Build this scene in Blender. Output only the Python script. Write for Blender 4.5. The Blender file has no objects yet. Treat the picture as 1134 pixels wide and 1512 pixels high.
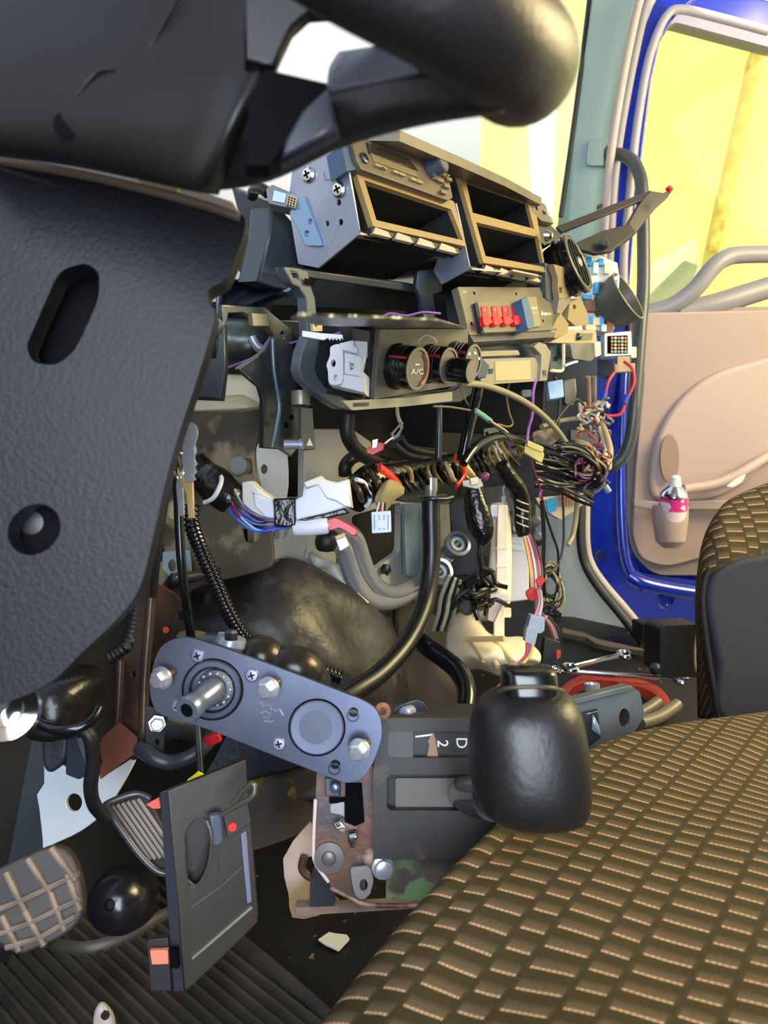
import bpy, bmesh, math, random
from mathutils import Vector, Matrix
from mathutils.geometry import tessellate_polygon
random.seed(7)
SC = bpy.context.scene
COL = SC.collection
# ---------------------------------------------------------------- camera, world, lights, exposure
YAW, PITCH, FPX, CAM_H = math.radians(56), math.radians(13.4), 1100.0, 0.68
cam_data = bpy.data.cameras.new('camera')
cam_data.sensor_fit = 'VERTICAL'; cam_data.sensor_height = 24.0
cam_data.lens = FPX / 1512 * 24.0
cam_data.clip_start = 0.01
cam_data.dof.use_dof = True; cam_data.dof.focus_distance = 0.80; cam_data.dof.aperture_fstop = 7.0
cam = bpy.data.objects.new('camera', cam_data); COL.objects.link(cam)
cam.location = (0, 0, CAM_H); cam.rotation_euler = (math.radians(90) - PITCH, 0, -YAW)
SC.camera = cam
SC.view_settings.view_transform = 'Standard'; SC.view_settings.look = 'None'
SC.view_settings.exposure = 0.0; SC.view_settings.gamma = 1.0
try: SC.view_settings.use_curve_mapping = False
except Exception: pass

W = bpy.data.worlds.new('daylight'); SC.world = W; W.use_nodes = True
wn = W.node_tree.nodes; wl = W.node_tree.links
bg = wn['Background']
tc = wn.new('ShaderNodeTexCoord'); sep = wn.new('ShaderNodeSeparateXYZ'); rmp = wn.new('ShaderNodeValToRGB')
wl.new(tc.outputs['Generated'], sep.inputs[0]); wl.new(sep.outputs['Z'], rmp.inputs[0])
rmp.color_ramp.elements[0].position = 0.0; rmp.color_ramp.elements[0].color = (0.30, 0.26, 0.18, 1)
rmp.color_ramp.elements[1].position = 0.25; rmp.color_ramp.elements[1].color = (1.0, 1.0, 0.98, 1)
e = rmp.color_ramp.elements.new(1.0); e.color = (0.55, 0.72, 1.0, 1)
wl.new(rmp.outputs[0], bg.inputs[0]); bg.inputs[1].default_value = 1.2

def area(name, loc, aim, size, size_y, power, col):
    l = bpy.data.lights.new(name, 'AREA'); l.shape = 'RECTANGLE'; l.size = size; l.size_y = size_y
    l.energy = power; l.color = col
    o = bpy.data.objects.new(name, l); COL.objects.link(o); o.location = loc
    o.rotation_euler = (Vector(aim) - Vector(loc)).to_track_quat('-Z', 'Y').to_euler(); return o
area('driver_door_daylight', (-0.46, -0.15, 0.82), (0.7, 0.35, 0.50), 0.9, 1.1, 48, (0.78, 0.87, 1.0))
area('passenger_door_daylight', (1.5, -0.75, 1.35), (0.75, 0.45, 0.4), 0.9, 0.9, 60, (1.0, 0.80, 0.42))
sun = bpy.data.lights.new('sun', 'SUN'); sun.energy = 4.5; sun.angle = 0.03; sun.color = (1.0, 0.95, 0.85)
so = bpy.data.objects.new('sun', sun); COL.objects.link(so); so.rotation_euler = Vector((0.5, 0.32, -0.80)).to_track_quat('-Z', 'Y').to_euler()

# ---------------------------------------------------------------- projection helpers
CAM = Vector((0, 0, CAM_H))
FW = Vector((math.sin(YAW) * math.cos(PITCH), math.cos(YAW) * math.cos(PITCH), -math.sin(PITCH)))
RT = Vector((math.cos(YAW), -math.sin(YAW), 0))
UP = RT.cross(FW)
def ray(x, y): return FW + RT * ((x - 567) / FPX) - UP * ((y - 756) / FPX)
def P(x, y, d): return CAM + ray(x, y) * d
def hit(x, y, q, n):
    r = ray(x, y); return CAM + r * ((q - CAM).dot(n) / r.dot(n))
def m_px(px, d): return px * d / FPX
NB = Vector((0, -1, 0)); NL = Vector((-1, 0, 0)); NU = Vector((0, 0, 1)); ND = Vector((0, -0.925, 0.38)).normalized()
NC = -FW; NH = Vector((-FW.x, -FW.y, 0)).normalized()
def tilt(n, right=0.0, up=0.0): return (n + RT * right + NU * up).normalized()

# ---------------------------------------------------------------- materials
def lin(h):
    h = h.lstrip('#'); c = [int(h[i:i + 2], 16) / 255 for i in (0, 2, 4)]
    return tuple(v / 12.92 if v <= .04045 else ((v + .055) / 1.055) ** 2.4 for v in c) + (1,)
MC = {}
def mat(name, col, rough=0.5, metal=0.0, col2=None, ns=20.0, thr=(0.4, 0.6), bump=0.0, bs=200.0, coat=0.0, spec=0.5, emit=None, es=0.0, voronoi=False, alpha=1.0, trans=0.0, detail=6, col3=None, n3=8.0, thr3=(.55, .65)):
    if name in MC: return MC[name]
    m = bpy.data.materials.new(name); m.use_nodes = True; MC[name] = m
    nt = m.node_tree; N = nt.nodes; L = nt.links; b = N['Principled BSDF']
    b.inputs['Roughness'].default_value = rough; b.inputs['Metallic'].default_value = metal
    b.inputs['Coat Weight'].default_value = coat; b.inputs['Coat Roughness'].default_value = 0.15
    b.inputs['Specular IOR Level'].default_value = spec
    b.inputs['Transmission Weight'].default_value = trans; b.inputs['Alpha'].default_value = alpha
    b.inputs['Base Color'].default_value = lin(col)
    t = N.new('ShaderNodeTexCoord')
    if col2:
        n = N.new('ShaderNodeTexNoise'); n.inputs['Scale'].default_value = ns; n.inputs['Detail'].default_value = detail
        L.new(t.outputs['Object'], n.inputs['Vector'])
        r = N.new('ShaderNodeValToRGB'); r.color_ramp.elements[0].position = thr[0]; r.color_ramp.elements[1].position = thr[1]
        r.color_ramp.elements[0].color = lin(col); r.color_ramp.elements[1].color = lin(col2)
        L.new(n.outputs['Fac'], r.inputs[0]); out = r.outputs[0]
        if col3:
            n2 = N.new('ShaderNodeTexNoise'); n2.inputs['Scale'].default_value = n3; n2.inputs['Detail'].default_value = 8
            mp = N.new('ShaderNodeMapping'); mp.inputs['Location'].default_value = (3.1, 1.7, .4)
            L.new(t.outputs['Object'], mp.inputs[0]); L.new(mp.outputs[0], n2.inputs['Vector'])
            r2 = N.new('ShaderNodeValToRGB'); r2.color_ramp.elements[0].position = thr3[0]; r2.color_ramp.elements[1].position = thr3[1]
            r2.color_ramp.elements[0].color = (0, 0, 0, 1); r2.color_ramp.elements[1].color = (1, 1, 1, 1)
            mx = N.new('ShaderNodeMix'); mx.data_type = 'RGBA'; mx.inputs[7].default_value = lin(col3)
            L.new(n2.outputs['Fac'], r2.inputs[0]); L.new(r2.outputs[0], mx.inputs[0]); L.new(out, mx.inputs[6]); out = mx.outputs[2]
        L.new(out, b.inputs['Base Color'])
    if bump:
        if voronoi: q = N.new('ShaderNodeTexVoronoi'); o = q.outputs['Distance']
        else: q = N.new('ShaderNodeTexNoise'); q.inputs['Detail'].default_value = 4; o = q.outputs['Fac']
        q.inputs['Scale'].default_value = bs; L.new(t.outputs['Object'], q.inputs['Vector'])
        bp = N.new('ShaderNodeBump'); bp.inputs['Strength'].default_value = bump; bp.inputs['Distance'].default_value = min(0.002, 0.22 / bs)
        L.new(o, bp.inputs['Height']); L.new(bp.outputs[0], b.inputs['Normal'])
    if emit: b.inputs['Emission Color'].default_value = lin(emit); b.inputs['Emission Strength'].default_value = es
    return m
def glass(name, tint, gl=0.08):
    m = bpy.data.materials.new(name); m.use_nodes = True; nt = m.node_tree; nt.nodes.clear()
    o = nt.nodes.new('ShaderNodeOutputMaterial'); t = nt.nodes.new('ShaderNodeBsdfTransparent'); g = nt.nodes.new('ShaderNodeBsdfGlossy'); x = nt.nodes.new('ShaderNodeMixShader')
    t.inputs[0].default_value = lin(tint); g.inputs['Roughness'].default_value = 0.03; x.inputs[0].default_value = gl
    nt.links.new(t.outputs[0], x.inputs[1]); nt.links.new(g.outputs[0], x.inputs[2]); nt.links.new(x.outputs[0], o.inputs[0]); return m

LEATHER = mat('navy_leather_plastic', '#0e1017', 0.50, bump=0.7, bs=420, spec=0.28)
WHEEL = mat('wheel_plastic', '#151314', 0.42, bump=0.5, bs=420)
WHEEL_S = mat('wheel_plastic_smooth', '#121011', 0.42, spec=.35)
BLACK = mat('black_plastic', '#141518', 0.4)
BLACKG = mat('gloss_black', '#0d0e11', 0.16, spec=0.6)
VOID = mat('deep_black', '#050506', 0.9, spec=0.1)
DGREY = mat('dark_grey_plastic', '#2b2e32', 0.42, col2='#34373b', ns=8)
BGREY = mat('slate_plastic', '#3d464f', 0.38)
DASH = mat('dash_plastic', '#47454a', 0.38, bump=0.1, bs=600)
DASHT = mat('warm_lit_dash_plastic', '#6b6250', 0.42, col2='#5a5348', ns=12)  # tan tone carries the warm cab light on the dash plastic
EDGE = mat('pocket_rim_plastic', '#8a7246', 0.4)  # warm light on the rear-facing rims is put into this tan
STEEL = mat('galvanised_steel', '#a0a8ba', 0.34, metal=0.45, col2='#8e97ac', ns=9)
STEELD = mat('dark_steel', '#5a5f66', 0.35, metal=0.8, col2='#44474c', ns=14)
PLATE = mat('brushed_plate_steel', '#5c6274', 0.32, metal=0.8, col2='#484e60', ns=5, bump=0.05, bs=60)
CHROME = mat('chrome', '#d8dade', 0.12, metal=1.0)
ZINC = mat('zinc_bolt', '#c4c8d2', 0.28, metal=0.7)
ALU = mat('aluminium_pipe', '#a9afb6', 0.25, metal=0.5)
WHITE = mat('white_plastic', '#d8dae2', 0.4)
IVORY = mat('translucent_ivory', '#e2d2b0', 0.45, col2='#efe6d0', ns=10)
MILK = mat('milky_plastic', '#d0d4e0', 0.4)
CREAM = mat('cream_painted_steel', '#cfcdc4', 0.42, col2='#c0beb4', ns=6, thr=(.3, .7), col3='#8a8574', n3=30, thr3=(.66, .72))
TAPE = mat('shiny_black_tape', '#12100e', 0.22, bump=1.0, bs=90)
RED = mat('red_tape', '#c01820', 0.35)
REDP = mat('red_rocker', '#d81a22', 0.3)
RUBBER = mat('black_rubber', '#17181a', 0.5)
BEIGE = mat('door_trim_beige', '#a8958f', 0.5, bump=0.1, bs=500)
GREYT = mat('pale_grey_trim', '#8a898f', 0.4)
BLUEP = mat('blue_car_paint', '#1230b0', 0.22, metal=0.15, coat=0.8)
TEAL = mat('pillar_trim', '#8fa9a8', 0.5)
KICK = mat('kick_panel_paint', '#9aa9b6', 0.5)
SEAL = mat('weatherstrip', '#2a2c2f', 0.5)
TAN = mat('tan_wrap', '#8a744c', 0.4, col2='#3a3020', ns=60)

# ---------------------------------------------------------------- object bookkeeping
ALL = []
def tag(o, label=None, cat=None, group=None, kind=None):
    if label: o['label'] = label
    if cat: o['category'] = cat
    if group: o['group'] = group
    if kind: o['kind'] = kind
    return o
def T(name, label, cat, group=None, kind=None):
    o = bpy.data.objects.new(name, None); COL.objects.link(o); o.empty_display_size = 0.02; ALL.append(o)
    return tag(o, label, cat, group, kind)
def mesh(name, vs, fs, m, parent=None, smooth=False, bevel=0.0, segs=2, sub=0, solid=0.0, off=-1.0, angle=40):
    me = bpy.data.meshes.new(name); me.from_pydata([tuple(v) for v in vs], [], [tuple(f) for f in fs]); me.update()
    bm = bmesh.new(); bm.from_mesh(me); bmesh.ops.recalc_face_normals(bm, faces=bm.faces) if not solid else None; bm.to_mesh(me); bm.free()
    o = bpy.data.objects.new(name, me); COL.objects.link(o); ALL.append(o)
    if m: me.materials.append(m)
    if parent: o.parent = parent
    if solid: s = o.modifiers.new('solid', 'SOLIDIFY'); s.thickness = solid; s.offset = off
    if bevel: b = o.modifiers.new('bevel', 'BEVEL'); b.width = bevel; b.segments = segs; b.limit_method = 'ANGLE'; b.angle_limit = math.radians(angle); b.harden_normals = False
    if sub: s = o.modifiers.new('sub', 'SUBSURF'); s.levels = sub; s.render_levels = sub
    if smooth or bevel:
        for p in me.polygons: p.use_smooth = True
        if not (smooth and (sub or solid)):
            try: me.set_sharp_from_angle(angle=math.radians(angle))
            except Exception: pass
    return o
# ---- 2-D outlines in photo pixels
def ell(cx, cy, rx, ry=None, n=28, rot=0):
    ry = ry or rx; c, s = math.cos(math.radians(rot)), math.sin(math.radians(rot)); out = []
    for i in range(n):
        a = 2 * math.pi * i / n; x, y = rx * math.cos(a), ry * math.sin(a); out.append((cx + x * c - y * s, cy + x * s + y * c))
    return out
def rr(pts, r, n=5):
    out = []; N = len(pts)
    for i in range(N):
        p0, p, p1 = (Vector(pts[i - 1]), Vector(pts[i]), Vector(pts[(i + 1) % N])); k = r[i] if isinstance(r, (list, tuple)) else r
        a, b = (p0 - p), (p1 - p); k = min(k, a.length * .45, b.length * .45)
        if k <= 0.01: out.append(tuple(p)); continue
        A, B = p + a.normalized() * k, p + b.normalized() * k
        for j in range(n + 1):
            t = j / n; out.append(tuple(A * (1 - t) ** 2 + p * 2 * t * (1 - t) + B * t * t))
    return out
def sm(pts, n=4, closed=True):
    out = []; N = len(pts)
    for i in range(N if closed else N - 1):
        g = lambda k: Vector(pts[k % N]) if closed else Vector(pts[max(0, min(N - 1, k))])
        a, b, c, d = g(i - 1), g(i), g(i + 1), g(i + 2)
        for j in range(n):
            t = j / n; out.append(0.5 * ((2 * b) + (c - a) * t + (2 * a - 5 * b + 4 * c - d) * t * t + (3 * b - a - 3 * c + d) * t ** 3))
    if not closed: out.append(Vector(pts[-1]))
    return [tuple(v) for v in out]
def plate(name, outline, anchor, n, thick, m, parent=None, holes=(), bevel=0.0, segs=2, lift=0.0, angle=40):
    """A flat piece of real thickness: its front lies in the plane through anchor with normal n."""
    q = P(*anchor) + n * lift
    loops = [[hit(x, y, q, n) for x, y in outline]] + [[hit(x, y, q, n) for x, y in h] for h in holes]
    tris = tessellate_polygon(loops); flat = [v for l in loops for v in l]; K = len(flat)
    vs = flat + [v - n * thick for v in flat]; fs = []
    for t in tris:
        fs.append(t); fs.append([i + K for i in reversed(t)])
    s = 0
    for l in loops:
        k = len(l)
        for i in range(k):
            j = (i + 1) % k; fs.append((s + i, s + j, s + j + K, s + i + K))
        s += k
    me_o = mesh(name, vs, fs, m, parent)
    me = me_o.data; bm = bmesh.new(); bm.from_mesh(me)
    if holes:
        bm.normal_update(); ff = [f for f in bm.faces if abs(f.normal.dot(n)) > .99]; es = {e_ for f in ff for e_ in f.edges if all(abs(g.normal.dot(n)) > .99 for g in e_.link_faces)}
        for _ in range(4): bmesh.ops.beautify_fill(bm, faces=[f for f in ff if f.is_valid], edges=[e_ for e_ in es if e_.is_valid])
    else: bmesh.ops.dissolve_limit(bm, angle_limit=0.001, verts=bm.verts, edges=bm.edges)
    bmesh.ops.recalc_face_normals(bm, faces=bm.faces); bm.to_mesh(me); bm.free()
    if bevel:
        at = me.attributes.new('bevel_weight_edge', 'FLOAT', 'EDGE')
        ca = math.cos(math.radians(angle)); ef = {}
        for p in me.polygons:
            for k in p.edge_keys: ef.setdefault(k, []).append(p.normal)
        for e_ in me.edges:
            f = ef.get(e_.key, [])
            if len(f) == 2 and abs(f[0].dot(n)) > .99 and abs(f[1].dot(n)) < .3 or len(f) == 2 and abs(f[1].dot(n)) > .99 and abs(f[0].dot(n)) < .3: at.data[e_.index].value = 1.0
        b = me_o.modifiers.new('bevel', 'BEVEL'); b.width = bevel; b.segments = segs; b.limit_method = 'WEIGHT'; b.harden_normals = True
    for p in me.polygons: p.use_smooth = True
    me.set_sharp_from_angle(angle=math.radians(angle))
    return me_o
def box3(name, q, ax, ay, az, m, parent=None, bevel=0.0, segs=2):
    """Box with corner q and edge vectors."""
    vs = [q + ax * i + ay * j + az * k for k in (0, 1) for j in (0, 1) for i in (0, 1)]
    return mesh(name, vs, [(0, 1, 3, 2), (4, 6, 7, 5), (0, 4, 5, 1), (2, 3, 7, 6), (0, 2, 6, 4), (1, 5, 7, 3)], m, parent, bevel=bevel, segs=segs)
def cat3(pts, n=8):
    out = []; N = len(pts)
    for i in range(N - 1):
        g = lambda k: pts[max(0, min(N - 1, k))]
        a, b, c, d = g(i - 1), g(i), g(i + 1), g(i + 2)
        for j in range(n):
            t = j / n; out.append(0.5 * ((2 * b) + (c - a) * t + (2 * a - 5 * b + 4 * c - d) * t * t + (3 * b - a - 3 * c + d) * t ** 3))
    out.append(pts[-1]); return out
def sweep(pts, rad, seg=10, flat=1.0, up=None, closed=False):
    N = len(pts); T_ = []
    for i in range(N):
        if closed: a, b = pts[i - 1], pts[(i + 1) % N]
        else: a, b = pts[max(0, i - 1)], pts[min(N - 1, i + 1)]
        t = (b - a); T_.append(t.normalized() if t.length > 1e-9 else Vector((0, 0, 1)))
    u = (up or Vector((0.13, 0.2, 0.97))); u = (u - T_[0] * u.dot(T_[0])).normalized(); vs = []; fs = []
    for i in range(N):
        u = (u - T_[i] * u.dot(T_[i])); u = u.normalized() if u.length > 1e-6 else T_[i].orthogonal().normalized()
        w = T_[i].cross(u); r = rad(i / max(1, N - 1)) if callable(rad) else rad
        for k in range(seg):
            a = 2 * math.pi * k / seg; vs.append(pts[i] + u * (math.cos(a) * r) + w * (math.sin(a) * r * flat))
    for i in range(N if closed else N - 1):
        for k in range(seg):
            a, b = i * seg + k, i * seg + (k + 1) % seg; j = ((i + 1) % N) * seg
            fs.append((a, b, j + (k + 1) % seg, j + k))
    if not closed: fs.append(tuple(range(seg - 1, -1, -1))); fs.append(tuple((N - 1) * seg + k for k in range(seg)))
    return vs, fs
def tube(name, pts, r, m, parent=None, seg=8, n=6, flat=1.0, closed=False):
    q = [P(*p) for p in pts]
    if len(q) > 2 and n > 1: q = cat3(q + ([q[0]] if closed else []), n)
    if closed: q = q[:-1]
    vs, fs = sweep(q, r, seg, flat, closed=closed); o = mesh(name, vs, fs, m, parent, smooth=True, angle=60); return o
def ridged(name, pts, r, m, parent=None, pitch=0.006, amp=0.12, seg=12):
    q = cat3([P(*p) for p in pts], 10); L = [0]
    for a, b in zip(q, q[1:]): L.append(L[-1] + (b - a).length)
    K = int(L[-1] / pitch * 4); out = []; j = 0
    for i in range(K + 1):
        s = L[-1] * i / K
        while j < len(L) - 2 and L[j + 1] < s: j += 1
        out.append(q[j].lerp(q[j + 1], (s - L[j]) / max(1e-9, L[j + 1] - L[j])))
    pat = [1 + amp, 1 + amp, 1 - amp, 1 - amp]
    vs, fs = sweep(out, lambda t: r * pat[int(round(t * K)) % 4], seg); return mesh(name, vs, fs, m, parent, smooth=True, angle=89)
def lathe(name, base, axis, prof, m, parent=None, seg=32, angle=35, ring=False):
    q = P(*base) if isinstance(base, tuple) else base; axis = axis.normalized(); u = axis.orthogonal().normalized(); w = axis.cross(u); vs = []; fs = []
    for r, h in prof:
        for k in range(seg):
            a = 2 * math.pi * k / seg; vs.append(q + axis * h + (u * math.cos(a) + w * math.sin(a)) * max(r, 1e-5))
    for i in range(len(prof) - 1):
        for k in range(seg):
            a, b = i * seg + k, i * seg + (k + 1) % seg; fs.append((a, b, b + seg, a + seg))
    if ring:
        n_ = (len(prof) - 1) * seg
        for k in range(seg): fs.append((n_ + k, n_ + (k + 1) % seg, (k + 1) % seg, k))
    else: fs.append(tuple(range(seg))); fs.append(tuple((len(prof) - 1) * seg + k for k in range(seg)))
    return mesh(name, vs, fs, m, parent, smooth=True, angle=angle)
def patch(name, rows, m, parent=None, n=5, thick=0.01, disp=None, off=-1.0, thin=False):
    g = [cat3([P(*p) for p in r], n) for r in rows]; cols = list(zip(*g)); cols = [cat3(list(c), n) for c in cols]
    R_, C_ = len(cols[0]), len(cols); vs = [cols[c][r] for r in range(R_) for c in range(C_)]
    if disp: vs = [disp(v) for v in vs]
    fs = [(r * C_ + c, r * C_ + c + 1, (r + 1) * C_ + c + 1, (r + 1) * C_ + c) for r in range(R_ - 1) for c in range(C_ - 1)]
    a, b, c_ = vs[fs[len(fs) // 2][0]], vs[fs[len(fs) // 2][1]], vs[fs[len(fs) // 2][3]]
    if (b - a).cross(c_ - a).dot(CAM - a) < 0: fs = [f[::-1] for f in fs]
    return mesh(name, vs, fs, m, parent, smooth=True, solid=thick, off=off)
def text(name, s, x, y, anchor, n, h_px, m, parent=None, ang=0, depth=0.0004, lift=0.0005, flip=False, squash=1.0):
    q = P(*anchor) + n * lift; o = hit(x, y, q, n)
    c, s_ = math.cos(math.radians(ang)), math.sin(math.radians(ang))
    ax = (hit(x + 5 * c, y + 5 * s_, q, n) - o); ay = hit(x + 5 * s_, y - 5 * c, q, n) - o
    ux, uy = ax / 5, ay / 5
    cu = bpy.data.curves.new(name, 'FONT'); cu.body = s; cu.size = 1.0; cu.extrude = 0.0; cu.align_x = 'CENTER'; cu.align_y = 'CENTER'
    t = bpy.data.objects.new('tmp_text', cu); COL.objects.link(t); bpy.context.view_layer.update()
    me = bpy.data.meshes.new_from_object(t.evaluated_get(bpy.context.evaluated_depsgraph_get())); bpy.data.objects.remove(t)
    k = h_px / 0.7
    vs = [o + ux * (v.co.x * k * squash) + uy * (v.co.y * k) for v in me.vertices]; fs = [tuple(p.vertices) for p in me.polygons]
    K = len(vs)
    vs2 = vs + [v - n * depth for v in vs]
    ec = {}
    for f in fs:
        for a, b in zip(f, f[1:] + f[:1]): ec[(a, b)] = 1
    side = [(a, b, b + K, a + K) for (a, b) in ec if (b, a) not in ec]
    ob = mesh(name, vs2, fs + [tuple(i + K for i in f[::-1]) for f in fs] + side, m, parent); bpy.data.meshes.remove(me); return ob
def bolt(name, x, y, d, axis, r, m=ZINC, parent=None, shank=0.02, socket=False, washer=True):
    q = P(x, y, d); axis = axis.normalized(); h = r * 1.0
    b = lathe(name, q, axis, [(r * 1.25, 0), (r * 1.25, r * .2), (r, r * .2), (r, h * .8), (r * .8, h)] if washer else [(r, 0), (r, h * .8), (r * .82, h)], m, parent, seg=6 if not washer else 6, angle=30)
    if shank: lathe('shank', q - axis * shank, axis, [(r * .55, 0), (r * .55, shank)], m, b, seg=14)
    return b
def screw(x, y, d, n, r, parent, m=STEEL, name='screw'):
    s = lathe(name, P(x, y, d), n, [(r, 0), (r, r * .12), (r * .75, r * .35), (0.0, r * .4)], m, parent, seg=20)
    up = UP - n * UP.dot(n); up.normalize(); sd = n.cross(up); a = (up + sd * .25).normalized(); b = n.cross(a); q = P(x, y, d) + n * (r * .36)
    c = []
    w, l = r * .1, r * .5
    for (p, s2) in ((a, b), (b, a)):
        c += [q + p * l + s2 * w, q + p * l - s2 * w, q - p * l - s2 * w, q - p * l + s2 * w]
    vs = c + [v + n * (r * .1) for v in c]
    fs = []
    for k in (0, 4):
        fs += [(k, k + 1, k + 2, k + 3), (k + 8, k + 9, k + 10, k + 11)] + [(k + i, k + (i + 1) % 4, k + 8 + (i + 1) % 4, k + 8 + i) for i in range(4)]
    mesh('cross_recess', vs, fs, VOID, s); return s
def connector(name, label, quad, anchor, n, thick, m, group=None, parent=None, slots=0, slot_mat=None):
    if parent is None: o = T(name, label, 'connector', group)
    else: o = parent
    plate('housing', rr(quad, 2), anchor, n, thick, m, o, bevel=0.0008)
    if slots:
        a, b, c, d = [Vector(p) for p in quad]
        for i in range(slots):
            t0, t1 = (i + .2) / slots, (i + .8) / slots
            u = lambda s, t: tuple((a.lerp(b, s)).lerp(d.lerp(c, s), t))
            plate('slot', [u(t0, .25), u(t1, .25), u(t1, .75), u(t0, .75)], anchor, n, 0.0006, slot_mat or VOID, o, lift=0.0005)
    return o
def wire(name, label, pts, r, m, group=None, seg=7, n=7, cat='wire'):
    return tag(tube(name, pts, r, m, None, seg, n), label, cat, group)
WM = {}
def wc(c, rough=0.4):
    return mat('wire_' + c.strip('#'), c, rough)
def finalize():
    """Give every object its own origin: parts at their centre, things with parts at their base."""
    bpy.context.view_layer.update()
    kids = {}
    for o in ALL:
        if o.parent: kids.setdefault(o.parent, []).append(o)
    def bounds(o):
        vs = []
        if o.type == 'MESH': vs += [v.co for v in o.data.vertices]
        for c in kids.get(o, []): vs += bounds(c)
        return vs
    org = {}
    for o in ALL:
        v = bounds(o)
        if not v: org[o] = Vector((0, 0, 0)); continue
        lo = Vector([min(p[i] for p in v) for i in range(3)]); hi = Vector([max(p[i] for p in v) for i in range(3)])
        c = (lo + hi) / 2
        if o.type == 'EMPTY': c.z = lo.z
        org[o] = c
    for o in ALL:
        if o.type == 'MESH': o.data.transform(Matrix.Translation(-org[o]))
        o.location = org[o] - (org[o.parent] if o.parent else Vector((0, 0, 0)))
# ================================================================ THE SETTING
def S(o, kind='structure'): return tag(o, kind=kind)
YF = 0.62
def dy(x, y, Y=0.43): return Y / ray(x, y).y
def dx(x, y, X=1.70): return X / ray(x, y).x
def dz(x, y, Z=0.0): return (Z - CAM_H) / ray(x, y).z
FLOOR = mat('floor_rubber', '#131314', 0.45, col2='#1b1a18', ns=6, bump=0.6, bs=420, col3='#6a5a38', n3=55, thr3=(.66, .72))
S(box3('floor', Vector((-.5, -1.0, -.03)), Vector((2.2, 0, 0)), Vector((0, 1.75, 0)), Vector((0, 0, .03)), FLOOR))
S(box3('wall_front', Vector((-.5, .72, 0)), Vector((2.2, 0, 0)), Vector((0, .03, 0)), Vector((0, 0, .72)), mat('bulkhead_black', '#101113', .7)))
S(box3('wall_left', Vector((-.53, -1.0, 0)), Vector((.03, 0, 0)), Vector((0, 1.7, 0)), Vector((0, 0, 1.6)), GREYT))
S(box3('wall_back', Vector((-.5, -1.03, 0)), Vector((2.2, 0, 0)), Vector((0, .03, 0)), Vector((0, 0, 1.6)), GREYT))
S(box3('ceiling', Vector((-.5, -1.0, 1.6)), Vector((2.2, 0, 0)), Vector((0, 1.72, 0)), Vector((0, 0, .03)), GREYT))
# outside
S(box3('ground', Vector((1.9, -12, -.72)), Vector((16, 0, 0)), Vector((0, 24, 0)), Vector((0, 0, .02)), mat('concrete', '#b5b0a0', .8, col2='#9c988a', ns=1)))
yw = S(box3('wall_outside', Vector((7.0, -9, -.7)), Vector((.2, 0, 0)), Vector((0, 12.6, 0)), Vector((0, 0, 7)), mat('yellow_sheeting', '#fff3a0', .7, col2='#fffac8', ns=.7, thr=(.35, .65))))
for i, (a, b, th) in enumerate(((((1128, 60), (1050, 380)), .1, .06),)):
    pass
vin = hit(1122, 60, Vector((6.95, 0, 0)), NL); vin2 = hit(1052, 370, Vector((6.95, 0, 0)), NL)
vs, fs = sweep([vin, vin2], .05, 8); S(mesh('wall_outside_seam', vs, fs, mat('rusty_strip', '#e8d88c', .8, col2='#c8b060', ns=14)))
wb = S(plate('trim_outside_panel', [(945, 398), (1030, 352), (1034, 418), (965, 455), (944, 462)], (1000, 420, 5.6), NH, .05, mat('white_boarding', '#f2f2ee', .7, col2='#cfcfc8', ns=3)))
S(plate('trim_outside_block', [(958, 440), (1012, 385), (1030, 392), (1012, 452), (958, 462)], (1000, 420, 5.2), NH, .05, mat('grey_green_block', '#8a9a90', .7, col2='#a2aca2', ns=3)))
S(plate('window_1', [(600, -60), (905, -60), (840, 345), (720, 300), (600, 250)], (720, 200, dy(720, 200, .68)), NB, .004, glass('windscreen_glass', '#f4f8f4', .008)))
S(plate('trim_outside_pillar', [(778, 150), (822, 140), (815, 320), (786, 310)], (800, 240, 4.0), tilt(NC, -.3), .1, mat('white_post', '#f4fafc', .5)))

# firewall: cream steel pressing with openings, behind it the black bulkhead
ANF = (560, 720, dy(560, 720, YF))
hole_a = rr([(424, 645), (450, 640), (449, 735), (424, 735)], 3)
hole_b = rr([(520, 762), (592, 742), (590, 815), (545, 848), (522, 842)], 6)
fw = S(plate('wall_front_panel', [(375, 625), (440, 634), (522, 634), (548, 652), (560, 690), (625, 700), (625, 905), (375, 905)], ANF, NB, .012, CREAM,
    holes=[hole_a, hole_b, ell(410, 790, 5, 7), ell(502, 827, 5, 7), ell(390, 692, 5, 7), ell(573, 845, 4, 6), ell(425, 785, 4, 6), ell(452, 818, 3, 5)], bevel=.002))
S(tube('reinforcing_rib', [(447, 795, ANF[2] - .0), (462, 826, .985), (490, 838, 1.0), (510, 868, 1.0), (540, 895, 1.0)], .007, CREAM, fw, flat=.5))
S(plate('opening_flange', [(597, 745), (622, 742), (622, 855), (600, 850)], (610, 800, dy(610, 800, .60)), tilt(NB, .5), .006, mat('bluegrey_paint', '#7f97a8', .4), fw, bevel=.002))
S(lathe('grommet', (566, 840, dy(566, 840, .615)), NB, [(.008, 0), (.008, .008), (.004, .012)], STEELD, fw))
S(lathe('blind_plug', (357, 689, .86), tilt(NC, -.2), [(.011, 0), (.011, .012), (.009, .014)], mat('pale_plug', '#8c918e', .4), fw))
sheet = T('insulation_sheet', 'stained grey-brown bulkhead cover sheet behind hanging keys', 'panel')
SHEETM = mat('stained_board', '#3c362b', .5, col2='#5c5344', ns=6, col3='#94886c', n3=22, thr3=(.52, .62))
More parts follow.
